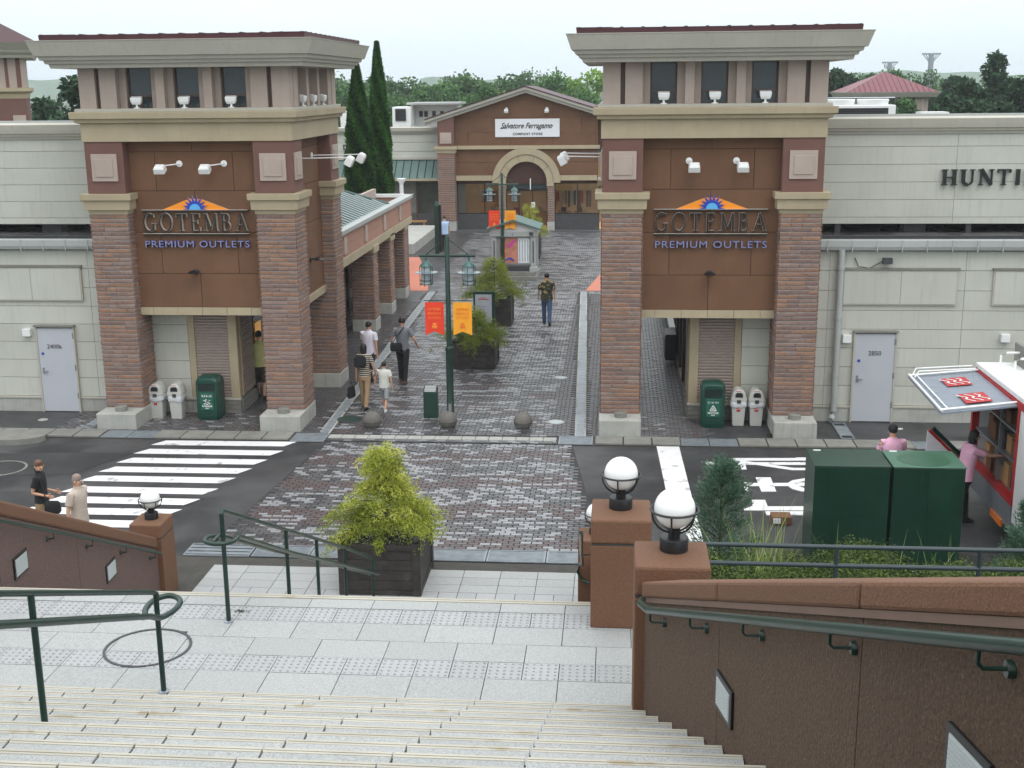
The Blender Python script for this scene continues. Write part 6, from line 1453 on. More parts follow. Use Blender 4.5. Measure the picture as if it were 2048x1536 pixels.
# ------------------------------------------------------------------ foliage
def leaf(mb, c, d, n, L_, W_, tone):
    d = d.normalized(); s_ = d.cross(n); 
    if s_.length < 1e-4: s_ = Vector((1, 0, 0))
    s_ = s_.normalized() * W_ / 2; e = c + d * L_; i = len(mb.v)
    mid = c + d * L_ * .45
    mb.v += [tuple(c), tuple(mid + s_), tuple(e), tuple(mid - s_)]; mb.f.append((i, i + 1, i + 2, i + 3)); mb.m.append(0); mb.t.append(tone)
def rv(r, z=1): 
    while True:
        v = Vector((r.uniform(-1, 1), r.uniform(-1, 1), r.uniform(-1, 1)))
        if .05 < v.length < 1: v.normalize(); v.z *= z; return v
def weeping(label, x, y, z0, h, rad, seed, nbr=150, m='l_gold', sc=1.0, topheavy=True):
    r = random.Random(seed); t = thing('golden_cypress', label, 'shrub', (x, y, z0), 'feathery golden cypresses in the planters')
    wd = MB(); lv = MB(); top = Vector((x + r.uniform(-.05, .05), y, z0 + h * .96))
    wd.tube([(x, y, z0 - .1), (x + .02, y, z0 + h * .5), tuple(top)], [.03, .02, .006], 6)
    for k in range(nbr):
        f = r.random() ** 1.15; zz = z0 + h * (.04 + .90 * (round(f * 9) / 9 * .7 + f * .3)); a = r.uniform(0, 2 * math.pi)
        prof = (1 - f) ** .75 * (.78 + .38 * r.random()); 
        if .58 < f < .72: prof *= .55
        if f > .8: prof = .34 * (.6 + .6 * r.random())
        ln = rad * prof * (1 + .2 * math.sin(a * 3 + seed)); p = Vector((x, y, zz)); d = Vector((math.cos(a), math.sin(a), r.uniform(.25, .6))); d.normalize(); path = [p]; n = 7
        for i in range(n):
            p = p + d * ln * 1.15 / n; d.z -= .10 + .09 * r.random(); d.normalize(); path.append(p.copy())
        if k % 2 == 0: wd.tube([tuple(q) for q in path], [.008 - .001 * i for i in range(len(path))], 3)
        tone0 = r.uniform(.1, .75)
        for q in range(int(62 * sc * (.4 + prof))):
            i = min(n - 1, int(n * (r.random() ** .42))); c = path[i].lerp(path[i + 1], r.random()) + rv(r) * .085 * rad
            for s in range(3):
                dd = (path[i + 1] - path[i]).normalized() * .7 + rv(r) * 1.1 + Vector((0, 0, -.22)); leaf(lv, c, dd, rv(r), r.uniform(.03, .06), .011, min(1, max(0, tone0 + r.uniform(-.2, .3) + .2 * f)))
                c = c + dd.normalized() * .03
    wd.build('branches', 'bark', t); lv.build('foliage', m, t)
    return t
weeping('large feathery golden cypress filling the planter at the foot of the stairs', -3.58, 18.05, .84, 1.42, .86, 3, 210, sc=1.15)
M['l_goldg'] = leafmat('green_gold_foliage', [S(76, 96, 34), S(122, 138, 48), S(160, 168, 66)])
weeping('green gold feathery cypress in the planter behind the nearest lamp post', -3.95, 33.7, .6, 1.0, 1.0, 5, 150, 'l_goldg')
weeping('green gold feathery cypress spreading above the notice board', -4.0, 39.8, .85, 1.35, 1.05, 9, 170, 'l_goldg')
weeping('yellow cypress in the planter right of the kiosk', -3.95, 56.1, .85, 1.7, .75, 14, 110, 'l_gold')
gc = MB(); r = random.Random(77)
for i in range(900):
    x = r.uniform(-4.12, -3.05); y = r.uniform(17.5, 18.65); leaf(gc, Vector((x, y, .735 + r.random() * .05)), rv(r), Vector((0, 0, 1)), .035, .03, r.random())
gc.build('ground_cover', 'l_jun')['kind'] = 'stuff'
M['l_ivy'] = leafmat('pale_ivy', [S(70, 100, 60), S(150, 170, 130), S(190, 200, 160)])
gc2 = D.objects['ground_cover']; gc2.data.materials[0] = M['l_ivy']; gc2['label'] = 'small pale leaved ground cover on the soil of the big planter'; gc2['category'] = 'ground cover'
for (x0, x1, y0, y1, z) in ((-4.1, -3.45, 39.4, 40.4, .85),):
    gc = MB()
    for i in range(700): leaf(gc, Vector((r.uniform(x0, x1), r.uniform(y0, y1), z + r.random() * .12)), rv(r), rv(r), .08, .05, r.random())
    o = gc.build('ground_cover', 'l_ivy'); o['kind'] = 'stuff'; o['label'] = 'pale trailing plants spilling over the third planter'; o['category'] = 'ground cover'

def topiary(label, x, y, h, rad, seed):
    r = random.Random(seed); t = thing('clipped_cypress', label, 'tree', (x, y, 0), 'tall clipped cypresses beyond the arcade')
    MB().tube([(x, y, 0), (x, y, h * .8)], [.16, .05], 8).build('trunk', 'bark', t)
    lv = MB(); core = MB()
    pr = lambda f: rad * (1.0 if f < .35 else max(.03, 1 - ((f - .35) / .65) ** 1.9) ** .9) * (.97 + .03 * math.sin(f * 40))
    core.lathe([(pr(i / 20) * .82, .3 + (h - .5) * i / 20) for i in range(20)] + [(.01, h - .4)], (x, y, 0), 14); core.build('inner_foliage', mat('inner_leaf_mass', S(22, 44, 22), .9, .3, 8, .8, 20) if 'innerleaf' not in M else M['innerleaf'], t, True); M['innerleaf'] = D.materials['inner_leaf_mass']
    for i in range(26000):
        f = 1 - (1 - r.random()) ** .8 if r.random() < .6 else r.random(); f = min(f, .995); a = r.uniform(0, 2 * math.pi)
        lump = 1 + .06 * math.sin(a * 5 + f * 23) + .05 * math.sin(f * 60 + a * 2)
        rr = pr(f) * (.84 + .18 * r.random()) * lump; c = Vector((x + rr * math.cos(a), y + rr * math.sin(a), .3 + (h - .3) * f))
        leaf(lv, c, Vector((math.cos(a) * .6, math.sin(a) * .6, .9)) + rv(r) * .8, rv(r), .13, .06, min(1, max(0, .35 + .3 * math.sin(a * 4 + f * 30) + r.uniform(-.3, .4))))
    lv.build('foliage', 'l_cyp', t); return t
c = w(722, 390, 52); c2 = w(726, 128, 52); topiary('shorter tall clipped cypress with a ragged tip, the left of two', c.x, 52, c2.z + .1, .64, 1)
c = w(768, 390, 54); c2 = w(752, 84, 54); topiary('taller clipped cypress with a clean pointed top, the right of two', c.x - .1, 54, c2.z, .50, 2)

# forest trees share a few crowns
def crown(seed, kind):
    r = random.Random(seed); lv = MB(); blobs = []
    if kind == 'broad':
        for i in range(16): blobs.append((Vector((r.gauss(0, .24), r.gauss(0, .24), r.uniform(.30, .88))), r.uniform(.10, .21)))
        blobs.append((Vector((0, 0, .90)), .13))
    elif kind == 'layer':
        for i in range(26): f = i / 25; blobs.append((Vector((r.gauss(0, .26 * (1.1 - f)), r.gauss(0, .26 * (1.1 - f)), .2 + .75 * f)), .15 * (1.15 - f) + .04))
    else:
        for i in range(34): f = i / 33; a = r.uniform(0, 6.28); q = .20 * (1 - f) ** .8; blobs.append((Vector((q * math.cos(a), q * math.sin(a), .08 + .86 * f)), .10 * (1 - f) + .035))
    n = 2600 if kind == 'broad' else 3400
    for i in range(n):
        c, q = r.choice(blobs); v = rv(r); v = v * (q * (.75 + .35 * r.random())); v.z *= .8; p = c + v
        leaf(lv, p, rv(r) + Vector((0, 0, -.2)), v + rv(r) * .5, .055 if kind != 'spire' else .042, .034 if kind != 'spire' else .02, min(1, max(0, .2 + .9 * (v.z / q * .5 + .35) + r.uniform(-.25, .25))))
    return lv
tm = {}
for k, (kind, m) in enumerate((('broad', 'l_forest'), ('broad', 'l_forest'), ('layer', 'l_forest'), ('broad', 'l_bright'), ('layer', 'l_dark'), ('spire', 'l_dark'), ('layer', 'l_dark'))):
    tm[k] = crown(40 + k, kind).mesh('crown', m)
trunkm = MB().tube([(0, 0, 0), (.01, 0, .5), (0, .01, .85)], [.022, .014, .004], 5).mesh('trunk', 'bark')
GN = {0: 'broadleaf_tree', 1: 'broadleaf_tree', 2: 'forest_tree', 3: 'broadleaf_tree', 4: 'conifer', 5: 'conifer', 6: 'conifer'}
def tree(k, x, y, z, h, wd, label, grp, rz):
    t = thing(GN[k], label, 'tree', (x, y, z), grp)
    for nm, me in (('trunk', trunkm), ('crown', tm[k])):
        o = D.objects.new(nm, me); COL.objects.link(o); o.parent = t; o.scale = (wd, wd, h); o.rotation_euler = (0, 0, rz)
    return t
r = random.Random(99)
G1 = ('broadleaf tree in the hazy wood beyond the outlet roofs', 'trees of the wood beyond the outlet roofs')
def band(y, xa, xb, step, hl, hh, kinds, L1, base=0):
    x = xa
    while x < xb:
        k = r.choice(kinds); h = r.uniform(hl, hh); tree(k, x + r.uniform(-1, 1), y + r.uniform(-5, 5), base, h, h * r.uniform(.8, 1.15), L1[0], L1[1], r.uniform(0, 6)); x += step * r.uniform(.7, 1.25)
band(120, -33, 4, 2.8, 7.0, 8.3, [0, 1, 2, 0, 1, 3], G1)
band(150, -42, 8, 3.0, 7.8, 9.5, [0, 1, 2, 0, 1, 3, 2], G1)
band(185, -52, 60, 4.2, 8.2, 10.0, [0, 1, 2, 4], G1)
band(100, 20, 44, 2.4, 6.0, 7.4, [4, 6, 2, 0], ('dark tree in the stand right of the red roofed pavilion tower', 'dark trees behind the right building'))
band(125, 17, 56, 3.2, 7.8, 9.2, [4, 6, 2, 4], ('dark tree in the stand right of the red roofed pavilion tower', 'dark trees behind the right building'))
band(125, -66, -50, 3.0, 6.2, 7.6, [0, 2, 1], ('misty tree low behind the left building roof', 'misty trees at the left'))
a = w(1995, 97, 95); tree(5, a.x, 95, 0, a.z, 11.5, 'tall dark conifer standing highest at the right edge', None, .4)
a = w(2040, 150, 92); tree(5, a.x, 92, 0, a.z, 10.5, 'second dark conifer at the right edge, lower than the highest', None, 1.9)
a = w(1925, 158, 97); tree(6, a.x, 97, 0, a.z, 8.5, 'dark conifer just left of the highest conifer', None, 2.9)
for (px, py, hw) in ((1905, 190, 7), (1955, 200, 7), (2010, 205, 8), (1880, 212, 6)): a = w(px, py, 88); tree(4, a.x, 88, 0, a.z, hw, 'dark tree in front of the tall conifers at the right', 'dark trees behind the right building', px)
a = w(1790, 142, 112 + 12); tree(2, a.x, 124, 0, a.z, 8, 'sparse topped tree showing above the red pavilion roof', None, 1)
a = w(128, 176, 75); tree(4, a.x + 1.2, 75, 0, a.z + .6, 10.5, 'dark layered tree left of the left tower lantern', None, 2.2)
a = w(90, 205, 78); tree(6, a.x, 78, 0, a.z + .2, 8.5, 'dark spreading tree beside the layered tree at the left', None, 4.2)
# misty hills
def hill(x0, x1, y, prof, m):
    b = MB(); n = 60
    for i in range(n):
        f0, f1 = i / n, (i + 1) / n; z0, z1 = prof(f0), prof(f1); xa, xb = x0 + (x1 - x0) * f0, x0 + (x1 - x0) * f1
        b.face([(xa, y, -1), (xb, y, -1), (xb, y + 60, z1), (xa, y + 60, z0)]); b.face([(xa, y + 60, z0), (xb, y + 60, z1), (xb, y + 90, z1 * .4), (xa, y + 90, z0 * .4)])
    o = b.build('wooded_hill', m, None, True); o['kind'] = 'structure'; return o
M['hill'] = mat('wooded_hill', S(70, 98, 74), .95, .3, .06, 1, .3)
hill(-180, 180, 1080, lambda f: 13 + 3 * math.sin(f * 9 + 1) + 1.4 * math.sin(f * 31) + .6 * math.sin(f * 77), 'hill')
hill(-880, -200, 1100, lambda f: 14 + 14 * (1 - f) + 3 * math.sin(f * 9 + 1) + .8 * math.sin(f * 61), 'hill')
hill(170, 700, 1090, lambda f: 16 + 2 * math.sin(f * 12) + 1 * math.sin(f * 51), 'hill')

# juniper, shrubs and grasses in the bed
def juniper(label, x, y, z0, h, rad, seed, m='l_jun'):
    r = random.Random(seed); t = thing('juniper', label, 'shrub', (x, y, z0)); lv = MB(); wd = MB(); wd.tube([(x, y, z0 - .1), (x, y, z0 + h * .9)], [.03, .008], 6)
    for k in range(150):
        f = r.random() ** .9; a = r.uniform(0, 6.283); zz = z0 + h * .9 * f; ln = rad * (1.08 - f) ** .6 * r.uniform(.6, 1.15); tip = Vector((x + ln * math.cos(a), y + ln * math.sin(a), zz + ln * .8)); b0 = Vector((x, y, zz))
        if k % 3 == 0: wd.tube([tuple(b0), tuple(tip)], [.006, .002], 3)
        tn = r.uniform(.1, .8)
        for q in range(60):
            u = r.random() ** .55; c = b0.lerp(tip, u) + rv(r) * .05; leaf(lv, c, (tip - b0).normalized() + rv(r) * .55, rv(r), r.uniform(.035, .07), .013, min(1, max(0, tn + .12 + r.uniform(-.25, .25))))
    wd.build('branches', 'bark', t); lv.build('foliage', m, t)
a = w(1446, 903, 13); juniper('upright blue green juniper in front of the road marking', a.x, 13, hgt(a.x, 13), a.z - hgt(a.x, 13), .52, 8)
a = w(2046, 990, 14.5); juniper('blue green juniper at the right edge in front of the truck', a.x + .12, 14.5, hgt(a.x, 14.5), a.z - hgt(a.x, 14.5), .40, 18)
sm_ = []
for k in range(3):
    r = random.Random(60 + k); lv = MB()
    for i in range(6500):
        v = rv(r); v.z = abs(v.z); q = .6 + .46 * r.random(); lump = 1 + .13 * math.sin(v.x * 9 + k) * math.cos(v.y * 8) ; p = Vector((v.x * .42, v.y * .42, v.z * .42 + .02)) * q * lump
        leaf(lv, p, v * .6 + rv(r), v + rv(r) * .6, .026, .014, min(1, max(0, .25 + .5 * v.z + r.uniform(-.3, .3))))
    sm_.append(lv.mesh('foliage', 'l_shrub'))
r = random.Random(17)
stem_m = MB().tube([(0, 0, -.08), (0, 0, .2)], [.02, .01], 5).mesh('stem', 'bark')
LAB = {0: 'front', 1: 'middle', 2: 'back'}
for j, y in enumerate((11.4, 12.6, 13.8, 15.2, 16.8)):
    x = .9 + .2 * (j % 2)
    while x < 8.5:
        if not (y > 16 and 3.1 < x < 5.7) or True:
            t = thing('azalea_shrub', 'low rounded olive green shrub in the planting bed right of the stairs', 'shrub', (x, y + r.uniform(-.2, .2), hgt(x, y)), 'low shrubs in the right planting bed')
            for nm, me in (('foliage', r.choice(sm_)), ('stem', stem_m)):
                o = D.objects.new(nm, me); COL.objects.link(o); o.parent = t; s_ = r.uniform(1.1, 1.75); o.scale = (s_, s_, s_ * r.uniform(.75, 1.05)); o.rotation_euler.z = r.uniform(0, 6)
        x += r.uniform(.8, 1.2)
def grass(label, px, py, Y, n, h, seed):
    r = random.Random(seed); a = w(px, py, Y); x, y, z = a.x, Y, hgt(a.x, Y); t = thing('tall_grass', label, 'grass clump', (x, y, z)); lv = MB()
    for i in range(n):
        an = r.uniform(0, 6.28); ln = h * r.uniform(.55, 1.1); lean = r.uniform(.05, .45); p = Vector((x + r.gauss(0, .10), y + r.gauss(0, .1), z)); d = Vector((math.cos(an) * lean, math.sin(an) * lean, 1)).normalized(); tn = r.random(); s_ = Vector((-math.sin(an), math.cos(an), 0)) * .008
        for q in range(6):
            p2 = p + d * ln / 6; k1 = 1 - q / 6.2; k2 = 1 - (q + 1) / 6.2; i0 = len(lv.v); lv.v += [tuple(p - s_ * k1), tuple(p + s_ * k1), tuple(p2 + s_ * k2), tuple(p2 - s_ * k2)]; lv.f.append((i0, i0 + 1, i0 + 2, i0 + 3)); lv.m.append(0); lv.t.append(tn)
            p = p2; d = (d + Vector((math.cos(an), math.sin(an), -.6)) * lean * .28).normalized()
    lv.build('blades', 'l_grass', t)
grass('clump of tall pale grass between the juniper and the cabinets', 1510, 1120, 12.2, 75, 1.4, 1); grass('thin tall grass right in front of the green cabinets', 1555, 1120, 13.5, 40, 1.3, 2)
grass('short grass tuft beside the juniper stem', 1470, 1130, 11.6, 60, .6, 3); grass('sparse grass in front of the left cabinet', 1690, 1110, 14.5, 22, 1.0, 4); grass('sparse grass in front of the right cabinet', 1860, 1110, 14.2, 22, .9, 5)
for (px, py, lab) in ((1548, 874, 'small weed tuft at the corner of the right tower footing'), (1085 + 0, 1185, 'tiny weed in a joint')):
    if py > 1000: continue
    a = g(px, py); rr_2 = random.Random(4); t = thing('weed', lab, 'weed', (a.x, a.y, 0)); lv = MB()
    for i in range(60): d = rv(rr_2); d.z = abs(d.z) + .4; leaf(lv, a + Vector((rr_2.gauss(0, .05), rr_2.gauss(0, .03), 0)), d, rv(rr_2), .09, .02, rr_2.random())
    lv.build('leaves', 'l_shrub', t)
a = g(479, 1223, 3.0); t = thing('weed', 'tiny weed growing in a landing joint right of the railing post', 'weed', tuple(a)); lv = MB(); rr_2 = random.Random(5)
for i in range(40): d = rv(rr_2); d.z = abs(d.z) * .5; leaf(lv, a + Vector((rr_2.gauss(0, .04), rr_2.gauss(0, .008), .0)), d, rv(rr_2), .03, .008, rr_2.random())
lv.build('leaves', 'l_shrub', t)

# ------------------------------------------------------------------ people
def skinmesh(verts, edges, radii, name, m, root=0, sub=1):
    me = D.meshes.new(name); me.from_pydata([tuple(v) for v in verts], edges, []); ob = D.objects.new(name, me); COL.objects.link(ob)
    sk = ob.modifiers.new('s', 'SKIN'); sk.branch_smoothing = .6; sk.use_smooth_shade = True
    for i, rr in enumerate(radii):
        sv = me.skin_vertices[0].data[i]; sv.radius = rr if isinstance(rr, tuple) else (rr, rr); sv.use_root = (i == root)
    su = ob.modifiers.new('u', 'SUBSURF'); su.levels = sub; su.render_levels = sub
    dg = bpy.context.evaluated_depsgraph_get(); dg.update(); nm = D.meshes.new_from_object(ob.evaluated_get(dg)); D.objects.remove(ob)
    nm.materials.clear(); nm.materials.append(M[m]); nm.shade_smooth(); return nm
def person(label, x, y, z, h, heading, top, topm, bottomm, shoem='black', hairm='hair', hair='short', arms=None, legs=((12, 4), (-10, 12)), lean=0, shorts=False, headturn=0, sleeve=.62, wdt=1.0, skirt=False, female=False, build=1.0):
    """local axes: +y forward, +x right; arms = ((fwd, out, elbow), (..)) left, right in degrees; legs = (hip fwd, knee bend)"""
    t = thing('person', label, 'person', (x, y, z)); k = h / 1.72
    arms = arms or ((8, 8, 14), (-10, 8, 16))
    V = Vector; ln = R(lean)
    def torso(px, py, pz):  # lean about hip
        dz = pz - .92; return V((px, py + math.sin(ln) * dz, .92 + math.cos(ln) * dz))
    sw = (.165 if female else .19) * build
    pel = V((0, 0, .93)); vs_ = [pel, torso(0, .01, 1.10), torso(0, .015, 1.27), torso(0, 0, 1.40), torso(0, .0, 1.475), torso(0, .02, 1.56), torso(0, .022, 1.63)]
    rd = [(.135 * build, .10), (.12 * build, .085), (.14 * build, .095), (.10 * build, .075), (.05, .05), (.072, .085), (.066, .078)]
    ed = [(0, 1), (1, 2), (2, 3), (3, 4), (4, 5), (5, 6)]
    def add(p, r_, par): vs_.append(p); rd.append(r_); ed.append((par, len(vs_) - 1)); return len(vs_) - 1
    armp = []; 
    for s_, (fw, out, el) in zip((-1, 1), arms):
        sh = torso(s_ * sw, 0, 1.395); f, o_, e = R(fw) + 0, R(out), R(el)
        d1 = V((s_ * math.sin(o_), math.sin(f) * math.cos(o_), -math.cos(f) * math.cos(o_))); el_ = sh + d1 * .28
        d2 = V((s_ * math.sin(o_) * .3, math.sin(f + e) * math.cos(o_), -math.cos(f + e) * math.cos(o_))).normalized(); wr = el_ + d2 * .245
        a = add(sh, .052, 3); b = add(sh + d1 * .14, .045, a); c = add(el_, .036, b); d = add(wr, .024, c); e_ = add(wr + d2 * .05, (.034, .018), d); 
        palm = wr + d2 * .085; pm = add(palm, (.036, .016), e_)
        sd_ = V((0, 1, 0)) - d2 * d2.y; sd_.normalize()
        armp.append((sh, d1, el_, d2, wr, palm, sd_))
    legp = []
    for s_, (hf, kb2) in zip((-1, 1), legs):
        hp = V((s_ * .09, 0, .88)); f = R(hf); kn = hp + V((s_ * .005, math.sin(f), -math.cos(f))) * .42; f2 = f - R(kb2); an = kn + V((0, math.sin(f2), -math.cos(f2))) * .40
        legp.append([hp, kn, an, f2])
    low = min(l[2].z for l in legp); dz = low - .075
    for l in legp:
        hp, kn, an, f2 = l; a = add(hp, .082, 0); b = add(hp.lerp(kn, .5), .072, a); c = add(kn, .052, b); d = add(kn.lerp(an, .4), .050, c); e_ = add(an, .034, d); add(an + V((0, .10, -.045 if an.z - dz < .12 else -.07)), .03, e_)
    # fold every joint down so that the lower foot touches the ground
    vs_ = [V((v.x * 1, v.y, v.z - dz)) * k for v in vs_]
    me = skinmesh(vs_, ed, [(r_[0] * k, r_[1] * k) if isinstance(r_, tuple) else r_ * k for r_ in rd], 'body', 'skin')
    # fingers as small unequal bent chains joined to the body mesh
    fb = MB()
    for (sh, d1, el_, d2, wr, palm, sd_) in armp:
        nrm = d2.cross(sd_); dn = V((0, 0, dz))
        for q, (off, L1) in enumerate(((-.028, .062), (-.010, .072), (.009, .076), (.027, .070))):
            b0 = palm + sd_ * off; p1 = b0 + d2 * L1 * .5; p2 = p1 + (d2 * .8 + nrm * .35 * (1 if nrm.z < 0 else -1)).normalized() * L1 * .5
            fb.tube([(v - dn) * k for v in (palm + sd_ * off * .7, b0 + d2 * .01, p1, p2)], [.0095 * k] * 3 + [.007 * k], 5)
        b0 = wr + d2 * .04 + sd_ * .02; fb.tube([(v - dn) * k for v in (b0, b0 + sd_ * .03 + d2 * .02, b0 + sd_ * .04 + d2 * .055)], [.011 * k, .010 * k, .008 * k], 5)
    # head detail: nose, ears
    hc = (torso(0, .022, 1.60) - V((0, 0, dz))) * k; ht = R(headturn); fwd = V((math.sin(ht), math.cos(ht), 0)); rgt = V((math.cos(ht), -math.sin(ht), 0))
    fb.tube([hc + fwd * .082 * k + V((0, 0, .012 * k)), hc + fwd * .108 * k - V((0, 0, .018 * k)), hc + fwd * .085 * k - V((0, 0, .024 * k))], [.008 * k, .014 * k, .010 * k], 6)
    for s_ in (-1, 1): fb.sphere(hc + rgt * s_ * .074 * k - V((0, 0, .005)), .024 * k, 8, 0, .5, .8, 1.2)
    bm = bmesh.new(); bm.from_mesh(me); fm = fb.mesh('fm', 'skin', True); bm.from_mesh(fm); bm.to_mesh(me); bm.free(); me.shade_smooth(); D.meshes.remove(fm)
    bo_ = D.objects.new('body', me); COL.objects.link(bo_); bo_.parent = t
    def lo(mb, name, m, smooth=True): 
        me_ = mb.mesh(name, m, smooth); o = D.objects.new(name, me_); COL.objects.link(o); o.parent = t; return o
    D_ = V((0, 0, dz))
    T = lambda p: (p - D_) * k
    # shirt: torso rings plus sleeves
    def ell(c, ax, ay, n=18, tilt=0): return [T(V((c.x + ax * math.cos(2 * math.pi * i / n), c.y + ay * math.sin(2 * math.pi * i / n), c.z)))for i in range(n)]
    sb_ = MB(); bw = build * wdt
    prof = [(.84 if not female else .87, .178, .128), (.95, .172 if not female else .17, .125), (1.08, .158 if not female else .140, .115), (1.24, .176 if not female else .155, .122), (1.34, .190 if not female else .162, .118), (1.405, .178 if not female else .15, .10), (1.445, .115, .078), (1.475, .066, .062), (1.49, .060, .058)]
    if top == 'turtleneck': prof[-2:] = [(1.475, .060, .060), (1.53, .058, .060)]
    sb_.rings([ell(torso(0, .005, zz), ax * bw, ay * bw) for zz, ax, ay in prof])
    for (sh, d1, el_, d2, wr, palm, sd_) in armp:
        en = sh + d1 * (.28 * sleeve) if sleeve < 1 else el_
        a0 = torso(0, 0, 1.40).lerp(sh, .72)
        if sleeve < 1: sb_.tube([T(a0), T(sh + V((0, 0, .004))), T(sh + d1 * .07), T(en)], [.062 * k, .070 * k, .068 * k, .066 * k], 10)
        else: sb_.tube([T(a0), T(sh), T(sh + d1 * .1), T(el_), T(wr)], [.062 * k, .068 * k, .06 * k, .05 * k, .038 * k], 10)
    so = lo(sb_, 'shirt', topm)
    if top == 'collar':
        cb_ = MB(); cb_.rings([ell(torso(0, .01, 1.475), .072, .068), ell(torso(0, .005, 1.515), .064, .062)], 0, False); lo(cb_, 'collar', topm)
    # trousers or skirt
    tr_ = MB()
    tr_.rings([ell(V((0, 0, zz)), ax * build, ay * build) for zz, ax, ay in ((.78, .165, .118), (.86, .172, .124), (.97, .155, .115), (1.03, .143, .106))])
    for s_, (hp, kn, an, f2) in zip((-1, 1), legp):
        if shorts: tr_.tube([T(hp + V((0, 0, .02))), T(hp.lerp(kn, .5)), T(hp.lerp(kn, 1.0)), T(kn.lerp(an, .12))], [.098 * k, .092 * k, .085 * k, .082 * k], 12)
        else: tr_.tube([T(hp + V((0, 0, .02))), T(hp.lerp(kn, .5)), T(kn), T(kn.lerp(an, .5)), T(an + V((0, 0, .0)))], [.096 * k, .085 * k, .068 * k, .066 * k, .060 * k], 12)
    lo(tr_, 'trousers', bottomm)
    for s_, (hp, kn, an, f2) in zip((-1, 1), legp):
        b = MB(); fy = .10
        b.rings([[(an.x + q * math.cos(2 * math.pi * i / 12), an.y + cy + qy * math.sin(2 * math.pi * i / 12), zz) for i in range(12)] for zz, q, cy, qy in ((an.z - .075, .042, .05, .13), (an.z - .045, .044, .05, .132), (an.z - .02, .040, .03, .10), (an.z + .03, .036, 0, .05))]); b.v = [tuple(T(V(v))) for v in b.v]
        lo(b, 'shoe', shoem)
    # hair as a cap over the skull, open at the face
    def hairmesh():
        b = MB(); n = 20; rs = []
        lows = {'short': -.015, 'cap': .02, 'bob': -.11, 'bald': -.04}[hair]
        for j in range(9):
            ph = math.pi / 2 * (1 - j / 8); ring = []
            for i in range(n):
                a = 2 * math.pi * i / n; front = max(0, math.cos(a)); rr = .090 + (.006 if hair != 'bald' else 0) + .004 * math.sin(a * 7 + j)
                zz = math.sin(ph) * .105 + .03; 
                if j > 5: zz = .03 + (lows - .03) * (j - 5) / 3 * (1 - front ** .5) + (.045 - .03) * front * (j - 5) / 3
                r2 = rr * math.cos(ph) if j < 6 else rr * (1.0 if hair != 'bob' else 1.06) * (1 - .18 * front) * (1 - .05 * (j - 5))
                ring.append(hc + (fwd * math.cos(a) * r2 * 1.02 + rgt * math.sin(a) * r2 * .92) * k + V((0, 0, zz * k)) - fwd * .004)
            rs.append(ring)
        rs = [[p + V((0, 0, 0)) for p in q] for q in rs]; rs[0] = [hc + V((0, 0, .137 * k)) + (fwd * math.cos(2 * math.pi * i / n) + rgt * math.sin(2 * math.pi * i / n)) * .012 * k for i in range(n)]
        b.rings(rs, 0, True); return b
    lo(hairmesh(), 'hair', hairm)
    fe = MB(); 
    for s_ in (-1, 1): fe.sphere(hc + rgt * s_ * .03 * k + fwd * .080 * k + V((0, 0, .014 * k)), .010 * k, 8)
    fe.tube([hc + fwd * .083 * k - V((0, 0, .05 * k)) - rgt * .02 * k, hc + fwd * .088 * k - V((0, 0, .05 * k)), hc + fwd * .083 * k - V((0, 0, .05 * k)) + rgt * .02 * k], .005 * k, 5); lo(fe, 'face_features', 'darkgrey')
    t.rotation_euler.z = R(heading - 90)
    t['_arms'] = 0
    P = dict(armp=[[T(q) if i in (0, 2, 4, 5) else q for i, q in enumerate(ap)] for ap in armp], k=k, hc=hc, fwd=fwd, rgt=rgt, torso=lambda a, b, c: T(torso(a, b, c)), lo=lo, t=t)
    return P
def stripes(name, c1, c2, sc_):
    m = D.materials.new(name); m.use_nodes = True; t = m.node_tree; b = t.nodes['Principled BSDF']; b.inputs['Roughness'].default_value = .85
    tc = t.nodes.new('ShaderNodeTexCoord'); wv = t.nodes.new('ShaderNodeTexWave'); wv.bands_direction = 'Z'; wv.inputs['Scale'].default_value = sc_; wv.inputs['Distortion'].default_value = .6; wv.inputs['Detail Scale'].default_value = 1
    cr = t.nodes.new('ShaderNodeValToRGB'); cr.color_ramp.interpolation = 'CONSTANT'; cr.color_ramp.elements[0].color = (*c1, 1); cr.color_ramp.elements[1].position = .5; cr.color_ramp.elements[1].color = (*c2, 1)
    t.links.new(tc.outputs['Object'], wv.inputs['Vector']); t.links.new(wv.outputs[0], cr.inputs[0]); t.links.new(cr.outputs[0], b.inputs['Base Color']); return m
M['striped'] = stripes('black_white_stripes', S(24, 22, 22), S(190, 180, 165), 6.5)
M['aloha'] = mat('floral_black_shirt', S(34, 34, 30), .8, .1, 9, col2=S(70, 72, 54), spots=(11, .56, S(170, 150, 100), .9))
M['c_white'] = mat('white_shirt_cloth', S(222, 220, 232), .85, .06, 8, .9, 13); M['c_blue'] = mat('pale_blue_shirt_cloth', S(176, 198, 232), .85, .08, 8, .9, 13)
M['c_grey'] = mat('grey_shirt_cloth', S(122, 126, 132), .85, .06, 8, .9, 13); M['c_yellow'] = mat('yellow_shirt_cloth', S(196, 196, 132), .85, .06, 8, .9, 13)
M['c_pink'] = mat('pink_shirt_cloth', S(232, 178, 202), .85, .08, 8, .9, 13); M['c_black'] = mat('black_cloth', (.012, .012, .014), .85, .2, 8, .9, 13); M['c_taupe'] = mat('taupe_check_shirt_cloth', S(186, 172, 160), .85, .07, 14, .3, 20)
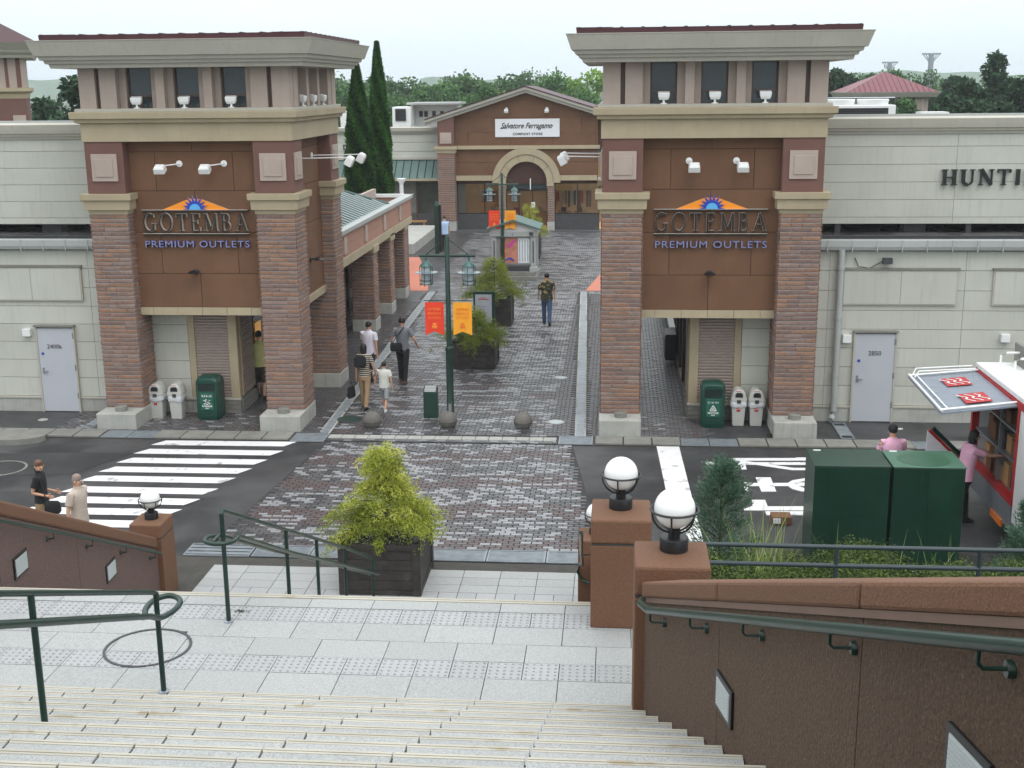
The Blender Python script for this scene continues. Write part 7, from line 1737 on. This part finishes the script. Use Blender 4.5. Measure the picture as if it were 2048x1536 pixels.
M['c_khaki'] = mat('khaki_cloth', S(158, 132, 102), .85, .08, 8, .9, 13); M['c_jeans'] = mat('denim_cloth', S(70, 92, 126), .85, .12, 8, .9, 13); M['c_kid'] = mat('white_tee_cloth', S(214, 214, 206), .85, .06, 8, .9, 13); M['c_greysh'] = mat('light_grey_shorts_cloth', S(150, 152, 154), .85, .06, 8); M['c_olive'] = mat('dark_olive_cloth', S(66, 62, 54), .85, .1, 8)
def bag(P, c, size, m, rz=0, nm='bag'):
    t = thing(nm, *P, tuple(c)); return t
def prop(name, label, cat, loc, rz=0): t = thing(name, label, cat, loc); t.rotation_euler.z = R(rz); return t
# 1 woman in black top looking towards the camera
w1 = person('woman with short brown hair in a black top looking back over her shoulder', -9.82, 19.2, 0, 1.56, 10, 'turtleneck', 'c_black', 'c_khaki', hairm='hairbr', female=True, headturn=50, arms=((-12, 4, 84), (-20, 6, 96)), legs=((3, 2), (-3, 4)))
hb = prop('handbag', 'black shoulder bag hanging on the hip of the woman in black', 'bag', (-9.55, 18.98, .72)); MB().rings([[(x, y, z) for x, y in ((-.03, -.14), (.05, -.15), (.06, .13), (-.03, .14))] for z in (0, .12, .24)]).build('body', 'c_black', None) if False else None
b = MB(); b.prect(-.10, .16, -.05, .05, [(-.02, -.02), (.0, .02), (-.01, .16), (-.03, .20)]); hbm = b.mesh('body', 'c_black', True); inst('body', hbm, (-9.55, 18.98, .72), hb); b = MB(); b.tube([(-.08, 0, .24), (-.16, .06, .5), (-.30, .14, .72)], .01, 6); inst('strap', b.mesh('strap', 'c_black', True), (-9.55, 18.98, .72), hb)
# 2 older man
w2 = person('balding older man with glasses in a light taupe shirt', -8.74, 18.3, 0, 1.62, -8, 'collar', 'c_taupe', 'c_olive', hairm='hairgr', hair='bald', build=1.08, arms=((-12, 10, 12), (-8, 12, 10)), legs=((8, 3), (-6, 6)))
gb = MB(); hc, fw_, rg = w2['hc'], w2['fwd'], w2['rgt']
for s_ in (-1, 1): gb.tube([hc + rg * (s_ * .03 + .02 * math.cos(a)) + fw_ * .098 + Vector((0, 0, .012 + .015 * math.sin(a))) for a in [i * math.pi / 6 for i in range(13)]], .002, 4); gb.tube([hc + rg * s_ * .05 + fw_ * .095 + Vector((0, 0, .015)), hc + rg * s_ * .072 + Vector((0, 0, .015))], .002, 4)
w2['lo'](gb, 'glasses', 'steel')
# 3 family on the promenade
w3 = person('woman in a black and white striped top and tan trousers walking away', -6.12, 28.75, 0, 1.62, 82, 'tee', 'striped', 'c_khaki', hair='bob', female=True, arms=((-6, 8, 8), (6, 18, 18)), legs=((10, 3), (-12, 8)))
bk = prop('backpack', 'small black backpack on the striped woman', 'bag', (-6.15, 28.57, 1.12)); b = MB(); b.prect(-.12, .12, -.05, .05, [(-.02, -.02), (.02, .02), (.02, .2), (-.03, .27)]); inst('body', b.mesh('body', 'c_black', True), (-6.18, 28.60, 1.10), bk)
hb2 = prop('tote_bag', 'black tote bag hanging from the left hand of the striped woman', 'bag', (-6.45, 28.7, .38)); b = MB(); b.prect(-.11, .11, -.03, .03, [(0, 0), (.015, .04), (.0, .28)]); inst('body', b.mesh('body', 'c_black', True), (-6.44, 28.66, .30), hb2, R(70)); b = MB(); b.tube([(-.05, 0, .28), (-.03, 0, .40), (.03, 0, .40), (.05, 0, .28)], .007, 5); inst('handle', b.mesh('handle', 'c_black', True), (-6.44, 28.66, .30), hb2, R(70))
person('small child in a white T-shirt and grey shorts between the adults', -5.60, 28.58, 0, 1.24, 85, 'tee', 'c_kid', 'c_greysh', shoem='whitepaint', shorts=True, arms=((0, 26, 12), (-8, 14, 20)), legs=((20, 8), (-16, 10)), wdt=1.1)
person('man in a white short sleeved shirt walking beside the left tower', -6.50, 31.3, 0, 1.70, 70, 'collar', 'c_white', 'c_black', arms=((14, 10, 10), (-14, 14, 14)), legs=((14, 4), (-16, 14)), wdt=1.08, headturn=20)
w6 = person('slim man in a grey T-shirt and black trousers with a shoulder bag', -5.64, 31.5, 0, 1.78, 88, 'tee', 'c_grey', 'c_black', shoem='hairbr', arms=((-4, 20, 42), (-14, 30, 52)), legs=((14, 6), (-14, 10)), headturn=-10)
sbg = prop('shoulder_bag', 'black shoulder bag across the back of the man in grey', 'bag', (-5.72, 31.35, 1.0)); b = MB(); b.prect(-.14, .14, -.05, .05, [(-.02, 0), (.02, .04), (.02, .17), (-.02, .22)]); inst('body', b.mesh('body', 'c_black', True), (-5.78, 31.34, .90), sbg, R(10)); b = MB(); b.tube([(-.1, 0, .2), (0, -.02, .38), (.16, .06, .58), (.2, .14, .62)], .018, 6, flat=.5); inst('strap', b.mesh('strap', 'c_black', True), (-5.78, 31.32, .90), sbg, 0)
person('man in a dark floral shirt and jeans walking away up the promenade', -2.25, 39.8, 0, 1.73, 92, 'tee', 'aloha', 'c_jeans', hairm='hair', arms=((10, 14, 12), (-8, 12, 14)), legs=((12, 4), (-14, 10)), wdt=1.14, sleeve=.8)
w8 = person('man in a pale blue shirt standing with hands behind his back far up the promenade', -8.22, 58.3, 0, 1.68, -80, 'collar', 'c_blue', 'c_black', arms=((-24, 10, -10), (-24, 10, -10)), legs=((4, 2), (-2, 2)), headturn=30, wdt=1.08)
person('person in a yellow T-shirt and dark shorts at the shopfront under the left tower', -8.98, 29.6, 0, 1.76, 100, 'tee', 'c_yellow', 'c_olive', shorts=True, arms=((6, 8, 18), (-6, 8, 12)), legs=((12, 5), (-14, 12)), wdt=1.12)
w10 = person('delivery worker in a pink T-shirt and cap behind the green cabinets', 5.08, 21.8, 0, 1.64, 96, 'tee', 'c_pink', 'c_black', hair='short', arms=((20, 14, 30), (20, 14, 30)), legs=((4, 2), (-4, 2)), wdt=1.12, lean=6)
cp = MB(); hc = w10['hc']; cp.lathe([(.088, .04), (.086, .07), (.06, .115), (.02, .13)], tuple(hc), 16); w10['lo'](cp, 'cap', 'c_black'); cp = MB(); cp.prismz([(hc.x + .05, hc.y - .05), (hc.x + .17, hc.y - .03), (hc.x + .19, hc.y + .02), (hc.x + .16, hc.y + .06), (hc.x + .05, hc.y + .06)], hc.z + .035, hc.z + .043); w10['lo'](cp, 'cap_brim', 'whitepaint')
cp = MB()
c0 = w10['torso'](0, -.125, 1.22)
for i in range(6): cp.tube([c0 + Vector((-.12 + i * .04, 0, -.02)), c0 + Vector((-.11 + i * .04, 0, .03)), c0 + Vector((-.09 + i * .04, 0, .0))], .008, 4)
w10['lo'](cp, 'back_print', 'red')
w11 = person('delivery worker in a pink T-shirt reaching into the truck shelves', 6.22, 21.25, 0, 1.74, 8, 'tee', 'c_pink', 'c_black', hair='bob', arms=((68, 6, 8), (74, 4, 14)), legs=((10, 6), (-14, 8)), lean=8, wdt=1.12)
bt_ = prop('drink_bottle', 'pale bottle held by the worker reaching into the truck', 'bottle', (6.76, 21.34, 1.22)); MB().lathe([(.03, 0), (.035, .02), (.035, .16), (.013, .2), (.013, .24)], (6.76, 21.34, 1.22), 12).build('body', 'clearring', bt_, True)

# ------------------------------------------------------------------ thin mist in the air
hz = MB(); hz.box((-900, -70, -1.3), (900, 1200, 48)); ho = hz.build('haze', []); ho['kind'] = 'stuff'
m = D.materials.new('thin_mist'); m.use_nodes = True; t = m.node_tree; t.nodes.clear(); o = t.nodes.new('ShaderNodeOutputMaterial'); pv_ = t.nodes.new('ShaderNodeVolumePrincipled'); pv_.inputs['Color'].default_value = (.92, .96, 1, 1); pv_.inputs['Density'].default_value = .0004; pv_.inputs['Anisotropy'].default_value = 0.0
t.links.new(pv_.outputs[0], o.inputs['Volume']); ho.data.materials.clear(); ho.data.materials.append(m)
for ob in D.objects:
    for k_ in ('_rz', '_arms'):
        if k_ in ob: del ob[k_]
